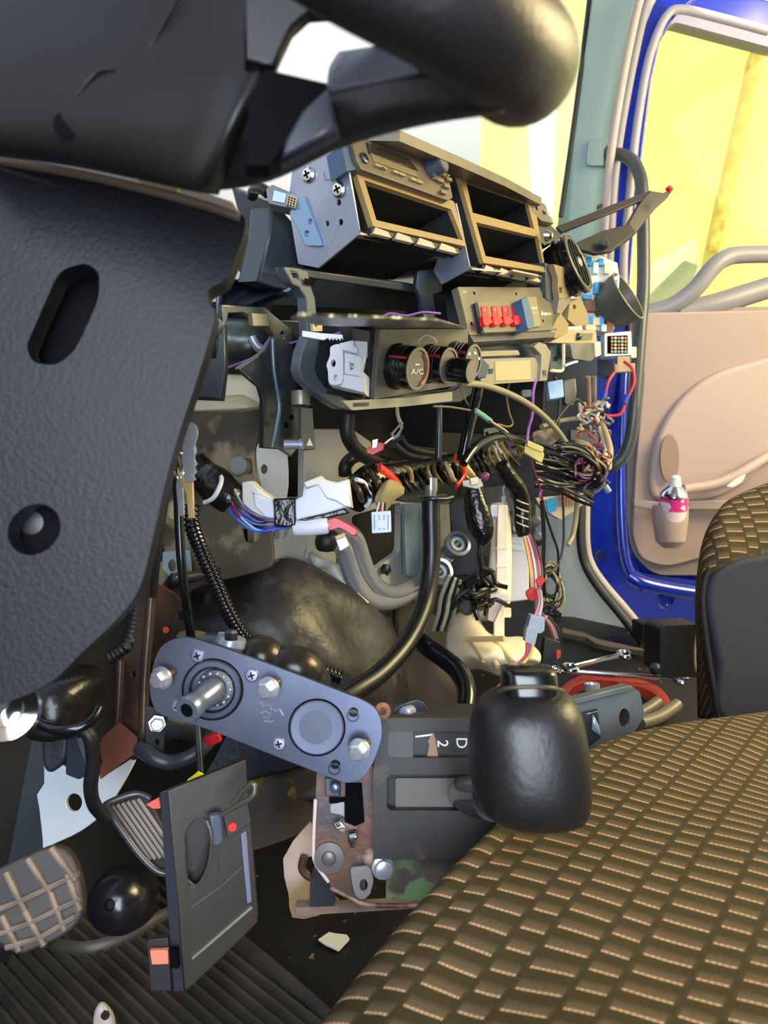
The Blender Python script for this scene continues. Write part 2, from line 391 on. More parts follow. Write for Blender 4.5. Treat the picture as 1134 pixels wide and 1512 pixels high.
plate('board', sm([(235, 600), (385, 597), (381, 640), (375, 680), (380, 720), (392, 742), (400, 790), (401, 832), (372, 846), (300, 862), (235, 872)], 4), (320, 720, .86), tilt(NC, -.35, .1), .006, SHEETM, sheet, holes=[rr([(355, 780), (383, 783), (383, 795), (375, 802), (360, 800)], 4), rr([(340, 678), (371, 677), (373, 700), (341, 698)], 5)], bevel=.001)
wc1 = T('white_corner_bracket', 'cream steel tab with one hole beside black slot of bulkhead', 'bracket')
plate('tab', sm([(378, 668), (384, 652), (396, 650), (412, 665), (424, 672), (423, 735), (398, 730), (384, 712)], 3), (400, 690, .83), NC, .004, CREAM, wc1, holes=[ell(390, 693, 5, 7)], bevel=.001)
# passenger side: kick panel, body pillar, seal
ANK = (850, 860, dx(850, 860, 1.70))
NK = tilt(NH, -.15)
kick = S(plate('wall_right_kick_panel', sm([(770, 700), (850, 730), (862, 790), (866, 830), (880, 862), (912, 905), (950, 955), (900, 936), (830, 925), (770, 918)], 3), ANK, NK, .01, KICK, bevel=.003))
S(lathe('trim_plug', (795, 798, ANK[2] - .01), NK, [(.012, 0), (.012, .006), (.008, .009)], DGREY, kick))
S(plate('wall_right_lower', [(640, 740), (790, 740), (790, 940), (640, 940)], (720, 850, 1.52), NH, .01, mat('dark_slate_wall', '#3a3f47', .5, col2='#30343a', ns=6)))
S(tube('wall_right_seal', [(858, 740, 1.72), (858, 800, 1.72), (865, 835, 1.72), (885, 868, 1.7), (915, 905, 1.69), (950, 950, 1.66)], .011, SEAL, seg=10))
S(tube('wall_right_seal_lip', [(866, 740, 1.74), (866, 800, 1.74), (873, 832, 1.74), (893, 863, 1.72), (923, 898, 1.7), (953, 935, 1.68)], .009, mat('seal_lip', '#b8b0a4', .5), seg=10))
D0 = 1.82
def dn(x, y, D): return (x, y, D * 1.006 / (math.cos(PITCH) + (756 - y) / FPX * math.sin(PITCH)))
pil = S(plate('pillar_blue', [(864, 520), (902, 397), (919, 199), (935, 83), (965, 8), (985, -30), (1060, -30), (1000, 20), (975, 60), (962, 120), (940, 300), (926, 470), (926, 700), (930, 800), (945, 845), (1060, 862), (1060, 935), (952, 945), (905, 890), (876, 845), (864, 790)], (920, 600, D0), NH, .05, BLUEP, bevel=.004))
S(tube('pillar_crease', [(925, 470, 1.80), (919, 600, 1.80), (917, 740, 1.80), (925, 830, 1.80), (950, 870, 1.79)], .012, BLUEP, pil))
S(tube('sill_crease', [(930, 850, 1.80), (952, 862, 1.79), (1000, 872, 1.79), (1060, 880, 1.79)], .018, BLUEP, pil))
S(lathe('sill_boss', (985, 885, 1.80), NH, [(.025, 0), (.02, .01), (.012, .012), (.01, .006)], BLUEP, pil))
S(lathe('hinge_plug', (888, 820, 1.82), NH, [(.016, 0), (.014, .006)], mat('dark_blue', '#0a1a66', .4), pil))
# A pillar trim
apil = S(plate('pillar_trim', [(877, -20), (945, -20), (935, 20), (917, 110), (902, 215), (893, 298), (888, 400), (820, 345), (823, 331), (850, 170)], (880, 200, 1.70), tilt(NH, -.3), .03, TEAL, bevel=.006, segs=3))
S(plate('mounting_cover', rr([(868, 206), (902, 202), (902, 245), (864, 245)], 8), (885, 225, 1.695), tilt(NH, -.3), .012, TEAL, apil, bevel=.003))
S(tube('pillar_edge_seal', [(x, y, dn(x, y, 1.74)[2]) for x, y in ((950, -20), (937, 30), (919, 120), (903, 220), (895, 300), (889, 400))], .0095, mat('pinkish_seal', '#b9aaa6', .5), seg=8))
S(tube('door_seal_light', [dn(x, y, 1.80) for x, y in ((1134, 46), (1060, 26), (1005, 14), (984, 24), (966, 62), (953, 110), (938, 205), (929, 298), (921, 380), (922, 450))], .0095, mat('seal_lilac', '#a9a4b0', .4), seg=8))
S(tube('pillar_edge_seal_inner', [dn(x, y, 1.78) for x, y in ((962, -20), (948, 30), (929, 120), (912, 220), (904, 300), (899, 400))], .0105, mat('seal_grey_pale', '#96949a', .5), seg=8))
S(tube('pillar_edge_dark', [(873, -20, 1.68), (850, 165, 1.68), (828, 320, 1.68)], .006, SEAL, seg=8))
# ---- passenger door, standing open
door = S(T('door_1', 'open blue passenger door with beige trim and yellow-lit window', 'door'))
GO = sm([(992, 31), (1010, 33), (1134, 70), (1200, 90), (1200, 465), (948, 465), (930, 440), (919, 390), (929, 298), (939, 228), (952, 149), (965, 83), (975, 45)], 1)
fr_out = [(1000, -5), (985, 5), (968, 40), (950, 100), (935, 199), (920, 330), (912, 480), (912, 700), (915, 830), (940, 865), (1200, 880), (1200, 10), (1134, 0), (1060, -18)]
S(plate('outer_frame', fr_out, (1000, 300, D0 + .06), NH, .04, BLUEP, door, holes=[rr([(1000, 20), (1180, 62), (1180, 455), (930, 455), (926, 380), (945, 200), (970, 70)], 12)], bevel=.004))
GR = mat('window_surround', '#9b98a8', .45)
S(plate('window_surround', rr([(992, 12), (1200, 58), (1200, 470), (918, 470), (916, 390), (932, 230), (952, 95), (968, 35)], [14, 0, 0, 4, 4, 4, 10, 14]), (1000, 300, D0 + .04), NH, .05, GR, door,
    holes=[rr([(992, 31), (1190, 84), (1190, 455), (948, 455), (919, 420), (929, 298), (952, 149), (968, 70)], [12, 0, 0, 8, 8, 2, 2, 10])], bevel=.005))
S(plate('glass_pane', [(980, 25), (1190, 78), (1190, 462), (925, 462), (922, 330), (945, 150)], (1000, 300, D0 + .055), NH, .005, glass('door_glass', '#fbf9dc', .008), door))
S(plate('edge_trim', rr([(930, 455), (1200, 452), (1200, 850), (965, 850), (932, 815), (925, 760), (927, 600)], [3, 0, 0, 20, 20, 4, 4]), (1000, 650, D0 + .01), NH, .04, mat('door_edge_pale', '#8c8280', .5), door, bevel=.006))
tp = S(plate('trim_panel', rr([(946, 462), (1200, 456), (1200, 780), (1027, 826), (985, 838), (945, 826), (934, 790), (938, 700), (950, 560)], [4, 0, 0, 20, 30, 20, 10, 4, 4]), (1000, 650, D0 - .01), NH, .03, BEIGE, door, bevel=.006, segs=3))
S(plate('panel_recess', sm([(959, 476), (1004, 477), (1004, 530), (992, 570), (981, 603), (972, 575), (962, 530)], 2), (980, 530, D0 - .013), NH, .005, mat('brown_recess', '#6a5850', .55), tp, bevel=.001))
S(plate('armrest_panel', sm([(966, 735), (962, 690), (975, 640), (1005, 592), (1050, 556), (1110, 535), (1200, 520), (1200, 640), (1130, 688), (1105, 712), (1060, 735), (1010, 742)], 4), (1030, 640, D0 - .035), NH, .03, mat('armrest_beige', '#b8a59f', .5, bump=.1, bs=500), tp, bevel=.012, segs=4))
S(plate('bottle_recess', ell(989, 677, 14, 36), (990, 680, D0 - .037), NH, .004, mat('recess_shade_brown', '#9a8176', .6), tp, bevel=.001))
S(lathe('bottle_pocket', P(990, 746, D0 - .075), -UP, [(.038, 0), (.040, .004), (.039, .04), (.033, .085), (.016, .10)], BEIGE, tp))
S(plate('lower_ledge', [(936, 738), (975, 742), (1200, 735), (1200, 752), (960, 752), (936, 748)], (1000, 745, D0 - .012), NH, .01, mat('ledge_pale', '#a89a94', .5), tp, bevel=.002))
S(plate('top_pad', rr([(950, 457), (1090, 457), (1105, 462), (1095, 478), (952, 473)], 3), (1010, 465, D0 - .03), NH, .05, mat('pad_grey', '#8e8c92', .5), door, bevel=.006))
S(plate('top_pad_dark', [(957, 462), (1003, 462), (1003, 475), (957, 475)], (980, 468, D0 - .031), NH, .004, mat('pad_dark', '#3a3a3e', .5), door, bevel=.002))
S(tube('grab_handle', [(950, 462, D0 - .04), (990, 452, D0 - .06), (1025, 428, D0 - .08), (1050, 398, D0 - .09), (1070, 382, D0 - .09), (1100, 376, D0 - .08), (1200, 376, D0 - .05)], .020, GREYT, door, seg=14))
S(tube('belt_rail', [(1000, 462, D0 - .04), (1060, 448, D0 - .05), (1134, 425, D0 - .05), (1220, 400, D0 - .05)], .026, GREYT, door, seg=14))
S(plate('pull_recess', rr([(1108, 478), (1200, 465), (1200, 508), (1116, 512)], 4), (1120, 490, D0 - .013), NH, .004, mat('recess_slate', '#4a4650', .5), tp, bevel=.001))
S(tube('inner_lever', [(1114, 508, D0 - .03), (1134, 502, D0 - .03), (1160, 494, D0 - .03)], .010, mat('silver_lever', '#e8e4d8', .25, metal=.3), door))
S(plate('pull_pocket', rr([(1072, 718), (1085, 708), (1102, 700), (1096, 712), (1082, 720)], 3), (1085, 710, D0 - .07), NH, .004, mat('pocket_silver', '#e6e6ea', .3), tp, bevel=.001))
S(tube('pull_ridge', [(1010, 722, D0 - .06), (1050, 716, D0 - .06), (1080, 705, D0 - .06), (1104, 692, D0 - .06), (1140, 670, D0 - .05)], .012, mat('armrest_beige', '#b8a59f'), tp))
# spray can in the door pocket
can = T('spray_can', 'silver and pink spray can standing in the beige door pocket', 'spray can')
cd = D0 - .075; q = P(990, 790, cd); zz = NU
lathe('body', q, zz, [(.030, 0), (.031, .004), (.031, .075), (.030, .078)], mat('can_white', '#d9cbd2', .35), can)
lathe('label_band', q + zz * .062, zz, [(.0316, 0), (.0316, .028)], mat('can_pink', '#d8308c', .35, col2='#e8dde2', ns=38, thr=(.52, .56)), can)
lathe('dome', q + zz * .092, zz, [(.031, 0), (.032, .003), (.029, .012), (.017, .024), (.015, .026)], CHROME, can)
lathe('nozzle', q + zz * .118, zz, [(.013, 0), (.014, .004), (.011, .012), (.011, .02), (.006, .024)], mat('nozzle_white', '#e8e8ea', .3), can)
# rubber ribbed mat
def zp(x, y, z=0.0): return hit(x, y, Vector((0, 0, z)), NU)
mt = T('ribbed_rubber_mat', 'black ribbed rubber floor mat below the pedals', 'mat')
a0 = zp(60, 1415, .012); a1 = zp(240, 1600, .012); rd = (a1 - a0); rd.z = 0; rd.normalize(); pd = Vector((-rd.y, rd.x, 0))
if pd.dot(zp(400, 1450) - a0) < 0: pd = -pd
def ribs(parent, name, org, rd, pd, s0, s1, l0, l1, pitch, h):
    vs = []; fs = []; k = 0; t = s0; prof = [(0, 0), (.12, 1), (.42, 1), (.54, 0)]
    L0 = l0; L1 = l1
    while t < s1:
        for (a, b) in prof:
            e0 = L0(t) if callable(L0) else L0; e1 = L1(t) if callable(L1) else L1
            for e in (e0, e1): vs.append(org + pd * (t + a * pitch) + rd * e + Vector((0, 0, b * h)))
        t += pitch; k += 1
    n = len(vs) // 2
    for i in range(n - 1): fs.append((2 * i, 2 * i + 1, 2 * i + 3, 2 * i + 2))
    return mesh(name, vs, fs, MATR, parent, solid=.004)
MATR = mat('mat_rubber', '#403c33', .42, col2='#302d28', ns=10, bump=.3, bs=300)
c0 = zp(0, 1400, .012)
e0_ = (zp(345, 1385, .012) - a0).dot(pd); e1_ = (zp(480, 1500, .012) - a0).dot(pd)
ribs(mt, 'ribbed_surface', a0, rd, pd, -.28, (e0_ + e1_) / 2 - .004, lambda t: -.06 - t * .30, .40, .0128, .006)
tube('raised_border', [(30, 1385, dz(30, 1385, .014)), (120, 1405, dz(120, 1405, .014)), (190, 1385, dz(190, 1385, .014)), (250, 1352, dz(250, 1352, .014)), (330, 1322, dz(330, 1322, .014))], .012, MATR, mt, flat=.6)
tube('side_border', [(345, 1385, dz(345, 1385, .014)), (400, 1430, dz(400, 1430, .014)), (480, 1500, dz(480, 1500, .014)), (540, 1560, dz(540, 1560, .014))], .012, MATR, mt, flat=.5)
# driver's footwell lining: dark carpets and panels behind the pedals
S(plate('wall_front_kick', [(-40, 1040), (60, 1060), (68, 1200), (74, 1290), (70, 1400), (-40, 1400)], (20, 1200, .80), tilt(NC, .2), .02, mat('navy_panel', '#1f2730', .5)))
S(patch('floor_tunnel_side', [[(60, 1240, .95), (160, 1215, .98), (260, 1180, 1.0), (420, 1140, 1.05), (480, 1120, 1.1)], [(60, 1330, .93), (180, 1300, .95), (280, 1270, .98), (420, 1240, 1.03), (490, 1230, 1.08)], [(60, 1420, .90), (180, 1400, .92), (280, 1380, .95), (420, 1350, 1.0), (500, 1340, 1.04)]], mat('grimy_carpet', '#4a3c30', .6, col2='#2a2520', ns=7, bump=.4, bs=60, col3='#80662c', n3=30, thr3=(.62, .72)), thick=.01))
S(patch('floor_toe_board', [[(150, 1020, 1.05), (330, 1000, 1.08), (520, 1000, 1.12), (640, 1000, 1.2)], [(150, 1120, 1.02), (330, 1110, 1.05), (460, 1110, 1.1), (560, 1120, 1.15)], [(130, 1235, .98), (330, 1190, 1.02), (460, 1180, 1.06), (560, 1200, 1.1)]], mat('toe_board_navy', '#2a2e42', .42, bump=.5, bs=120), thick=.01))
# ================================================================ STEERING WHEEL AND COLUMN
sw = T('steering_wheel', 'big black steering wheel with thick grained rim and dished hub', 'steering wheel')
def sweep_px(name, pts, m, parent, seg=20, n=8, flat=1.0, up=None):
    """tube whose radius (in metres) is given per point: (x, y, depth, r)."""
    q = cat3([P(a, b, c) for a, b, c, r in pts], n); rs = cat3([Vector((r, 0, 0)) for a, b, c, r in pts], n)
    N = len(q); vs, fs = sweep(q, lambda t: rs[min(N - 1, int(round(t * (N - 1))))].x, seg, flat, up); return mesh(name, vs, fs, m, parent, smooth=True, angle=70)
sweep_px('rim', [(380, -150, .20, .016), (520, -62, .205, .0165), (650, 5, .215, .0175), (735, 62, .235, .0195), (768, 92, .265, .0205), (752, 70, .33, .019), (690, 10, .40, .018), (560, -80, .46, .018)], WHEEL, sw, seg=28)
patch('spoke', [[(250, 60, .330), (330, 95, .315), (420, 108, .300), (490, 78, .285), (600, 60, .26), (720, 60, .245)],
                [(230, 130, .318), (320, 160, .305), (410, 165, .290), (480, 140, .275), (590, 118, .252), (730, 110, .235)],
                [(235, 210, .310), (310, 225, .300), (400, 215, .285), (500, 185, .270), (610, 158, .25), (740, 150, .235)],
                [(250, 270, .330), (310, 280, .315), (400, 266, .30), (505, 218, .285), (620, 186, .262), (745, 168, .245)],
                [(260, 262, .37), (320, 270, .36), (400, 255, .34), (510, 205, .325), (630, 176, .30), (745, 160, .28)]][1:], WHEEL, sw, n=6, thick=.006)
patch('spoke_facet', [[(482, 132, .2745), (486, 100, .283), (500, 76, .29)], [(560, 120, .262), (565, 88, .268), (572, 66, .275)], [(640, 100, .248), (640, 82, .252), (640, 65, .258)]], mat('wheel_lit_facet', '#35383f', .3, bump=.5, bs=300, ), sw, n=5, thick=.004)  # lighter grey paints the light caught by this spoke facet
plate('spoke_shadow_side', [(404, 103), (483, 121), (486, 140), (444, 168), (420, 215), (398, 245), (362, 245), (368, 140), (392, 100)], (440, 170, .262), tilt(NC, .1, .1), .008, VOID, sw, bevel=.001)  # black plate paints the shade on this side of the spoke
plate('spoke_side_facet', [(484, 126), (499, 188), (412, 238), (420, 205), (444, 162)], (450, 180, .260), tilt(NC, -.1, .1), .008, mat('facet_lit_slate', '#262932', .4), sw, bevel=.002)  # slate tone paints cool light on a facet of the black spoke
plate('spoke_root', [(360, -90), (720, -90), (660, 72), (600, 64), (560, 44), (520, 26), (484, 15), (457, 17), (432, 40), (414, 78), (405, 100), (360, 90)], (480, 0, .275), tilt(NC, .1, .0), .008, WHEEL_S, sw, bevel=.002, segs=3)
# hub shroud
patch('hub_cover', [[(-60, -60, .34), (80, -60, .33), (200, -60, .32), (320, -60, .31), (425, -60, .30), (500, -60, .31)],
                    [(-60, 20, .325), (80, 15, .315), (200, 20, .305), (320, 20, .295), (425, 12, .285), (455, 10, .30)],
                    [(-60, 110, .315), (80, 100, .305), (190, 100, .295), (310, 100, .285), (385, 100, .277), (412, 96, .292)],
                    [(-60, 190, .315), (80, 190, .305), (180, 195, .295), (290, 190, .285), (340, 190, .275), (365, 180, .29)],
                    [(-60, 225, .33), (80, 240, .32), (180, 258, .31), (260, 274, .30), (300, 281, .295), (325, 283, .305)],
                    [(-60, 215, .36), (80, 232, .35), (180, 250, .34), (260, 268, .33), (300, 275, .33), (325, 278, .33)]], WHEEL_S, sw, n=6, thick=.004)
tube('cover_seam', [(78, 163, .3045), (98, 158, .3030), (112, 142, .301), (128, 122, .2992), (146, 105, .2978), (170, 103, .2968)], .0008, WHEEL_S, sw)
tube('cover_seam', [(190, 108, .2955), (215, 78, .296), (240, 38, .298), (266, -10, .302)], .0007, WHEEL_S, sw)
lathe('screw_recess', P(99, 184, .3035), NC, [(.0055, 0), (.0055, .0006), (.0005, .0007)], VOID, sw)

cc = T('steering_column_cover', 'navy grained lower steering column cover with two deep screw recesses', 'column cover')
slotp = rr([(88, 398), (128, 388), (146, 402), (146, 440), (112, 515), (84, 540), (48, 535), (38, 512)], [20, 14, 14, 20, 22, 22, 14, 14])
roundp = ell(50, 782, 41, 35, 32, -38)
Qc = (150, 600, .37); Nc = tilt(NC, .10, .06)
cov = plate('lower_shell', sm([(-70, 214), (60, 240), (200, 270), (300, 296), (350, 314), (362, 322), (361, 345), (344, 392), (332, 414), (308, 428), (309, 448), (318, 462), (307, 510), (290, 565), (262, 650), (243, 720), (225, 800), (206, 870), (170, 918), (120, 965), (70, 1012), (0, 1040), (-70, 1052)], 3),
      Qc, Nc, .016, LEATHER, cc, holes=[slotp, roundp], bevel=.006, segs=4)
plate('recess_floor', rr([(30, 370), (160, 370), (160, 560), (20, 560)], 6), Qc, Nc, .003, mat('recess_floor', '#060608', .8, spec=.1), cov, lift=-.028)  # near-black colour stands in for the darkness inside the recess
plate('recess_floor', rr([(0, 735), (100, 735), (100, 830), (0, 830)], 6), Qc, Nc, .003, mat('recess_floor', '#060608', .8, spec=.1), cov, lift=-.020)
lathe('recessed_screw', hit(47, 772, P(*Qc) - Nc * .020, Nc), Nc, [(.006, 0), (.006, .001), (.003, .0015)], BLACK, cov)
patch('upper_lip', [[(-60, 205, .385), (100, 236, .38), (220, 262, .375), (300, 284, .37), (343, 298, .37)], [(-60, 222, .37), (100, 248, .365), (200, 270, .36), (300, 297, .36), (355, 316, .36)]], mat('lip_warm_lit', '#5a4a3c', .45, bump=.4, bs=320), cc, thick=.004)  # brown tone paints the yellowish light along the cover's top edge
plate('chrome_tab', [(205, 264), (262, 276), (262, 282), (206, 270)], (230, 270, .36), NC, .003, mat('chrome_tab_m', '#c8b890', .3, metal=.5), cc)
tag(lathe('column_bolt', P(12, 1050, .42), tilt(NC, .2, .5), [(.018, 0), (.017, .004), (.010, .006), (.010, .01), (.004, .012)], CHROME), 'shiny bolt head under the lower end of the column cover', 'bolt')
# ================================================================ DASHBOARD
dash = T('dashboard_top', 'long tan-lit dashboard top edge running to the windscreen pillar', 'dashboard')
A1 = (551, 334, dy(551, 334, .43))
plate('top_rail', [(520, 196), (600, 198), (660, 232), (742, 268), (792, 292), (806, 302), (812, 322), (792, 318), (740, 292), (660, 262), (625, 238), (545, 205)], (640, 250, dy(640, 250, .492)), ND, .05, DASHT, dash, bevel=.002)
plate('top_groove', [(560, 200), (600, 210), (655, 240), (735, 278), (735, 281), (655, 244), (600, 214)], (640, 250, dy(640, 250, .492)), ND, .001, VOID, dash, lift=.0006)
plate('upper_deck', [(500, 190), (590, 192), (680, 232), (745, 262), (800, 292), (790, 296), (700, 262), (600, 214)], (640, 236, dy(640, 236, .47)), NU, .01, DASHT, dash)
plate('clip_slot', [(713, 265), (726, 269), (726, 273), (713, 269)], (640, 250, dy(640, 250, .492)), ND, .001, VOID, dash, lift=.0006)
# radio bracket with side plate
rb = T('radio_bracket', 'bare steel radio mounting bracket with drilled side plate stamped L', 'bracket')
Qs = (530, 345, dy(530, 345, .44)); NS = tilt(NL, 0, 0)
plate('side_plate', [(437, 205), (505, 215), (512, 236), (531, 345), (470, 396), (440, 390), (425, 300)], Qs, NS, .003, STEEL, rb, holes=[ell(500, 299, 3.2, 4.6), ell(503, 328, 3.2, 4.6), ell(483, 330, 2.6, 4)], bevel=.0006)
plate('mounting_tab', rr([(428, 285), (449, 290), (475, 363), (452, 362), (430, 318)], 3), Qs, NS, .003, mat('blue_steel_tab', '#8fb0d2', .35, metal=.6), rb, holes=[ell(458, 327, 3, 4.5), ell(453, 345, 4, 5)], lift=.004, bevel=.0006)
for (x, y) in ((455, 258), (500, 280)): screw(x, y, P(*Qs) and (hit(x, y, P(*Qs), NS) - CAM).dot(FW) - .002, NS, .0075, rb, CHROME)
text('stamped_letter', 'L', 482, 261, Qs, NS, 14, mat('stamp_shade', '#7c8494', .4, metal=.6), rb, ang=-15)
plate('rear_block', [(432, 205), (512, 205), (505, 240), (432, 250)], (470, 240, Qs[2] + .06), NS, .01, STEELD, rb)
QB = (560, 366, dz(560, 366, (P(*Qs)).z))
plate('bottom_tray', [(470, 396), (531, 345), (673, 376), (604, 420), (520, 412)], Qs, -NU, .003, mat('tray_grey', '#4a4c50', .35), rb)
plate('bottom_flap', rr([(531, 346), (597, 361), (573, 381), (548, 375), (520, 372), (506, 366)], 3), Qs, -NU, .002, mat('brown_flap', '#a89e94', .35), rb, lift=.002)
plate('bottom_flap', rr([(612, 367), (672, 376), (648, 398), (600, 386), (596, 378)], 4), Qs, -NU, .002, mat('brown_flap', '#a89e94', .35), rb, lift=.002)
# pocket + radio
def pocket(name, label, outer, inner, A, depth, n=ND):
    t = T(name, label, 'storage pocket')
    plate('rim', rr(outer, 2), A, n, .006, EDGE, t, holes=inner, bevel=.0008)
    q = P(*A)
    o = [hit(x, y, q, n) - n * .0045 for x, y in outer]; o2 = [v - n * .026 for v in o]; i_ = 4
    vs = o + o2; fs = [(i, (i + 1) % 4, (i + 1) % 4 + 4, i + 4) for i in range(4)] + [(4, 5, 6, 7)]
    mesh('shell', vs, fs[:4], BLACK, t, solid=.0015)
    for h in inner:
        c = [hit(x, y, q, n) - n * .005 for x, y in h]; c2 = [v - n * depth for v in c]
        mesh('cavity', c + c2, [(i, (i + 1) % 4, (i + 1) % 4 + 4, i + 4) for i in range(4)] + [(4, 5, 6, 7)], mat('cavity_black', '#0a0a0b', .6), t, solid=.001)
    return t
pocket('storage_pocket', 'single open slot pocket directly below the car radio', [(524, 248), (670, 297), (689, 364), (551, 334)], [[(538, 266), (666, 309), (684, 355), (556, 325)]], A1, .10)
A2 = (720, 388, dy(720, 388, .43))
pocket('storage_pocket', 'double stacked open pocket in the middle of the dash', [(676, 252), (788, 290), (806, 402), (714, 388)], [[(688, 266), (779, 299), (789, 338), (698, 314)], [(703, 328), (794, 350), (803, 394), (717, 378)]], A2, .10)
def under_clip(n, pts, label):
    t = T('clip_strip', label, 'clip strip')
    (x0, y0), (x1, y1) = pts; d = dy((x0 + x1) / 2, (y0 + y1) / 2, .432)
    plate('strip', [(x0, y0 + 1), (x1, y1 + 1), (x1, y1 + 9), (x0, y0 + 9)], ((x0 + x1) / 2, (y0 + y1) / 2, d), ND, .01, BLACK, t)
    for i in range(n):
        a, b = (i + .08) / n, (i + .92) / n; X = lambda s: x0 + (x1 - x0) * s; Y = lambda s: y0 + (y1 - y0) * s
        plate('tooth', [(X(a) + 4, Y(a)), (X(b) - 5, Y(b)), (X(b), Y(b) + 9), (X(a), Y(a) + 9)], ((x0 + x1) / 2, (y0 + y1) / 2, d), ND, .004, mat('grey_tooth', '#a29a8c', .4), t, lift=.003)
under_clip(4, ((548, 335), (678, 366)), 'row of four grey clips under the single slot pocket')
under_clip(4, ((712, 391), (800, 408)), 'row of four grey clips under the double pocket')
b2 = T('pocket_bracket', 'steel tray bracket hanging under the double pocket', 'bracket')
Q2 = (694, 397, dy(694, 397, .44))
plate('side_plate', [(655, 302), (673, 300), (694, 397), (652, 420), (640, 400), (650, 372)], Q2, NS, .003, STEEL, b2)
plate('bottom_tray', [(652, 420), (694, 397), (800, 410), (776, 428), (700, 424)], Q2, -NU, .003, mat('tray_brown', '#4c4744', .4), b2)
plate('bottom_flap', rr([(696, 398), (742, 402), (722, 412), (690, 408), (680, 404)], 2), Q2, -NU, .002, mat('brown_flap', '#a89e94'), b2, lift=.002)
plate('bottom_flap', rr([(756, 400), (796, 408), (776, 420), (736, 414)], 2), Q2, -NU, .002, mat('brown_flap', '#a89e94'), b2, lift=.002)
rad = T('car_radio', 'tan-lit car radio with knob and keys above the single slot pocket', 'radio')
A3 = (600, 240, dy(600, 240, .452))
RD = mat('radio_face', '#574c3e', .35)  # tan is the warm light put into the face colour
plate('face', rr([(519, 207), (545, 202), (660, 248), (669, 292), (662, 296), (534, 250), (526, 236)], 2), A3, ND, .03, RD, rad, bevel=.001)
plate('side_case', [(505, 214), (519, 207), (534, 250), (512, 252)], A3, ND, .02, mat('case_cool_lit', '#2c4a66', .35), rad, lift=-.004)  # blue tone paints cool door light on the case side
plate('cassette_window', [(542, 210), (604, 234), (618, 252), (546, 226)], A3, ND, .002, mat('radio_window', '#2a2420', .2), rad, lift=.0015, bevel=.0005)
plate('display', [(547, 226), (615, 252), (618, 262), (552, 238)], A3, ND, .002, mat('radio_display', '#6f6448', .3), rad, lift=.0012, bevel=.0004)
for (x, y) in ((563, 245), (590, 255), (616, 266)):
    for k, dxx in enumerate((-5, 4)): plate('preset_key', rr([(x + dxx - 4, y + dxx * .38 - 3), (x + dxx + 4, y + dxx * .38 + 0), (x + dxx + 5, y + dxx * .38 + 4), (x + dxx - 3, y + dxx * .38 + 1)], 1), A3, ND, .003, mat('key_tan', '#8d7c58', .35), rad, lift=.003, bevel=.0004)
lathe('volume_knob', hit(636, 250, P(*A3), ND), tilt(ND, .1), [(.0135, 0), (.0135, .004), (.011, .006), (.0105, .016), (.009, .0175)], mat('knob_slate', '#3c4450', .3), rad)
for (x, y) in ((655, 256), (664, 264), (652, 266), (661, 274), (656, 283), (645, 262)): plate('cursor_key', rr([(x - 4, y - 4), (x + 4, y - 1), (x + 4, y + 4), (x - 4, y + 1)], 1), A3, ND, .004, mat('key_brown', '#6c5e46', .35), rad, lift=.004, bevel=.0005)
lathe('lock_ring', hit(537, 234, P(*A3), ND), ND, [(.0055, 0), (.0055, .002), (.0035, .003), (.0035, .001), (.0005, .001)], STEELD, rad)
plate('tiny_tag', [(580, 204), (594, 209), (594, 213), (580, 208)], (640, 250, dy(640, 250, .492)), ND, .001, mat('pale_tag', '#cfc4a8', .5), dash, lift=.001)
# instrument corner support
sup = T('instrument_support', 'dark slate plastic dashboard corner support behind the steering wheel', 'support')
patch_m = BGREY
plate('front_face', [(402, 305), (420, 312), (470, 372), (466, 398), (440, 430), (408, 425), (382, 415), (398, 350)], (430, 380, .80), tilt(NB, .1), .03, patch_m, sup, bevel=.003)
plate('side_face', [(340, 275), (402, 300), (400, 350), (384, 430), (350, 400), (360, 350)], (380, 350, .82), NL, .02, mat('slate_dark', '#2c343d', .35), sup, bevel=.003)
plate('lower_ledge', [(318, 405), (420, 426), (470, 398), (472, 402), (424, 432), (330, 412), (332, 470), (318, 470)], (400, 415, .80), NC, .02, mat('ledge_lit_slate', '#3a5068', .3), sup, bevel=.002)  # lighter strip paints the lit lower edge of the support
# connector on support
cn = T('wiring_connector', 'grey multi-pin connector with pale blue label clipped beside the steel radio bracket', 'connector')
plate('housing', rr([(392, 278), (402, 272), (440, 288), (436, 309), (396, 300)], 2), (415, 290, .74), NC, .02, mat('conn_grey', '#6f7478', .4), cn, bevel=.001)
plate('label_patch', [(405, 281), (423, 286), (420, 300), (402, 296)], (415, 290, .739), NC, .001, mat('label_blue', '#b8d2e0', .4), cn, lift=.001)
plate('pin_block', [(424, 286), (440, 291), (436, 308), (422, 303)], (415, 290, .738), NC, .006, mat('conn_tan', '#b09878', .4), cn, lift=.002, bevel=.0004)
for i in range(3):
    for j in range(4):
        x, y = 427 + i * 4 - j * .6, 291 + i * 1.3 + j * 3.6
        plate('pin_hole', [(x - 1.2, y - 1.2), (x + 1.2, y - .8), (x + 1.2, y + 1.2), (x - 1.2, y + .8)], (415, 290, .738), NC, .0006, VOID, cn, lift=.0028)
tube('tail', [(396, 285, .745), (384, 278, .75), (376, 280, .76), (372, 290, .77)], .006, TAPE, cn)
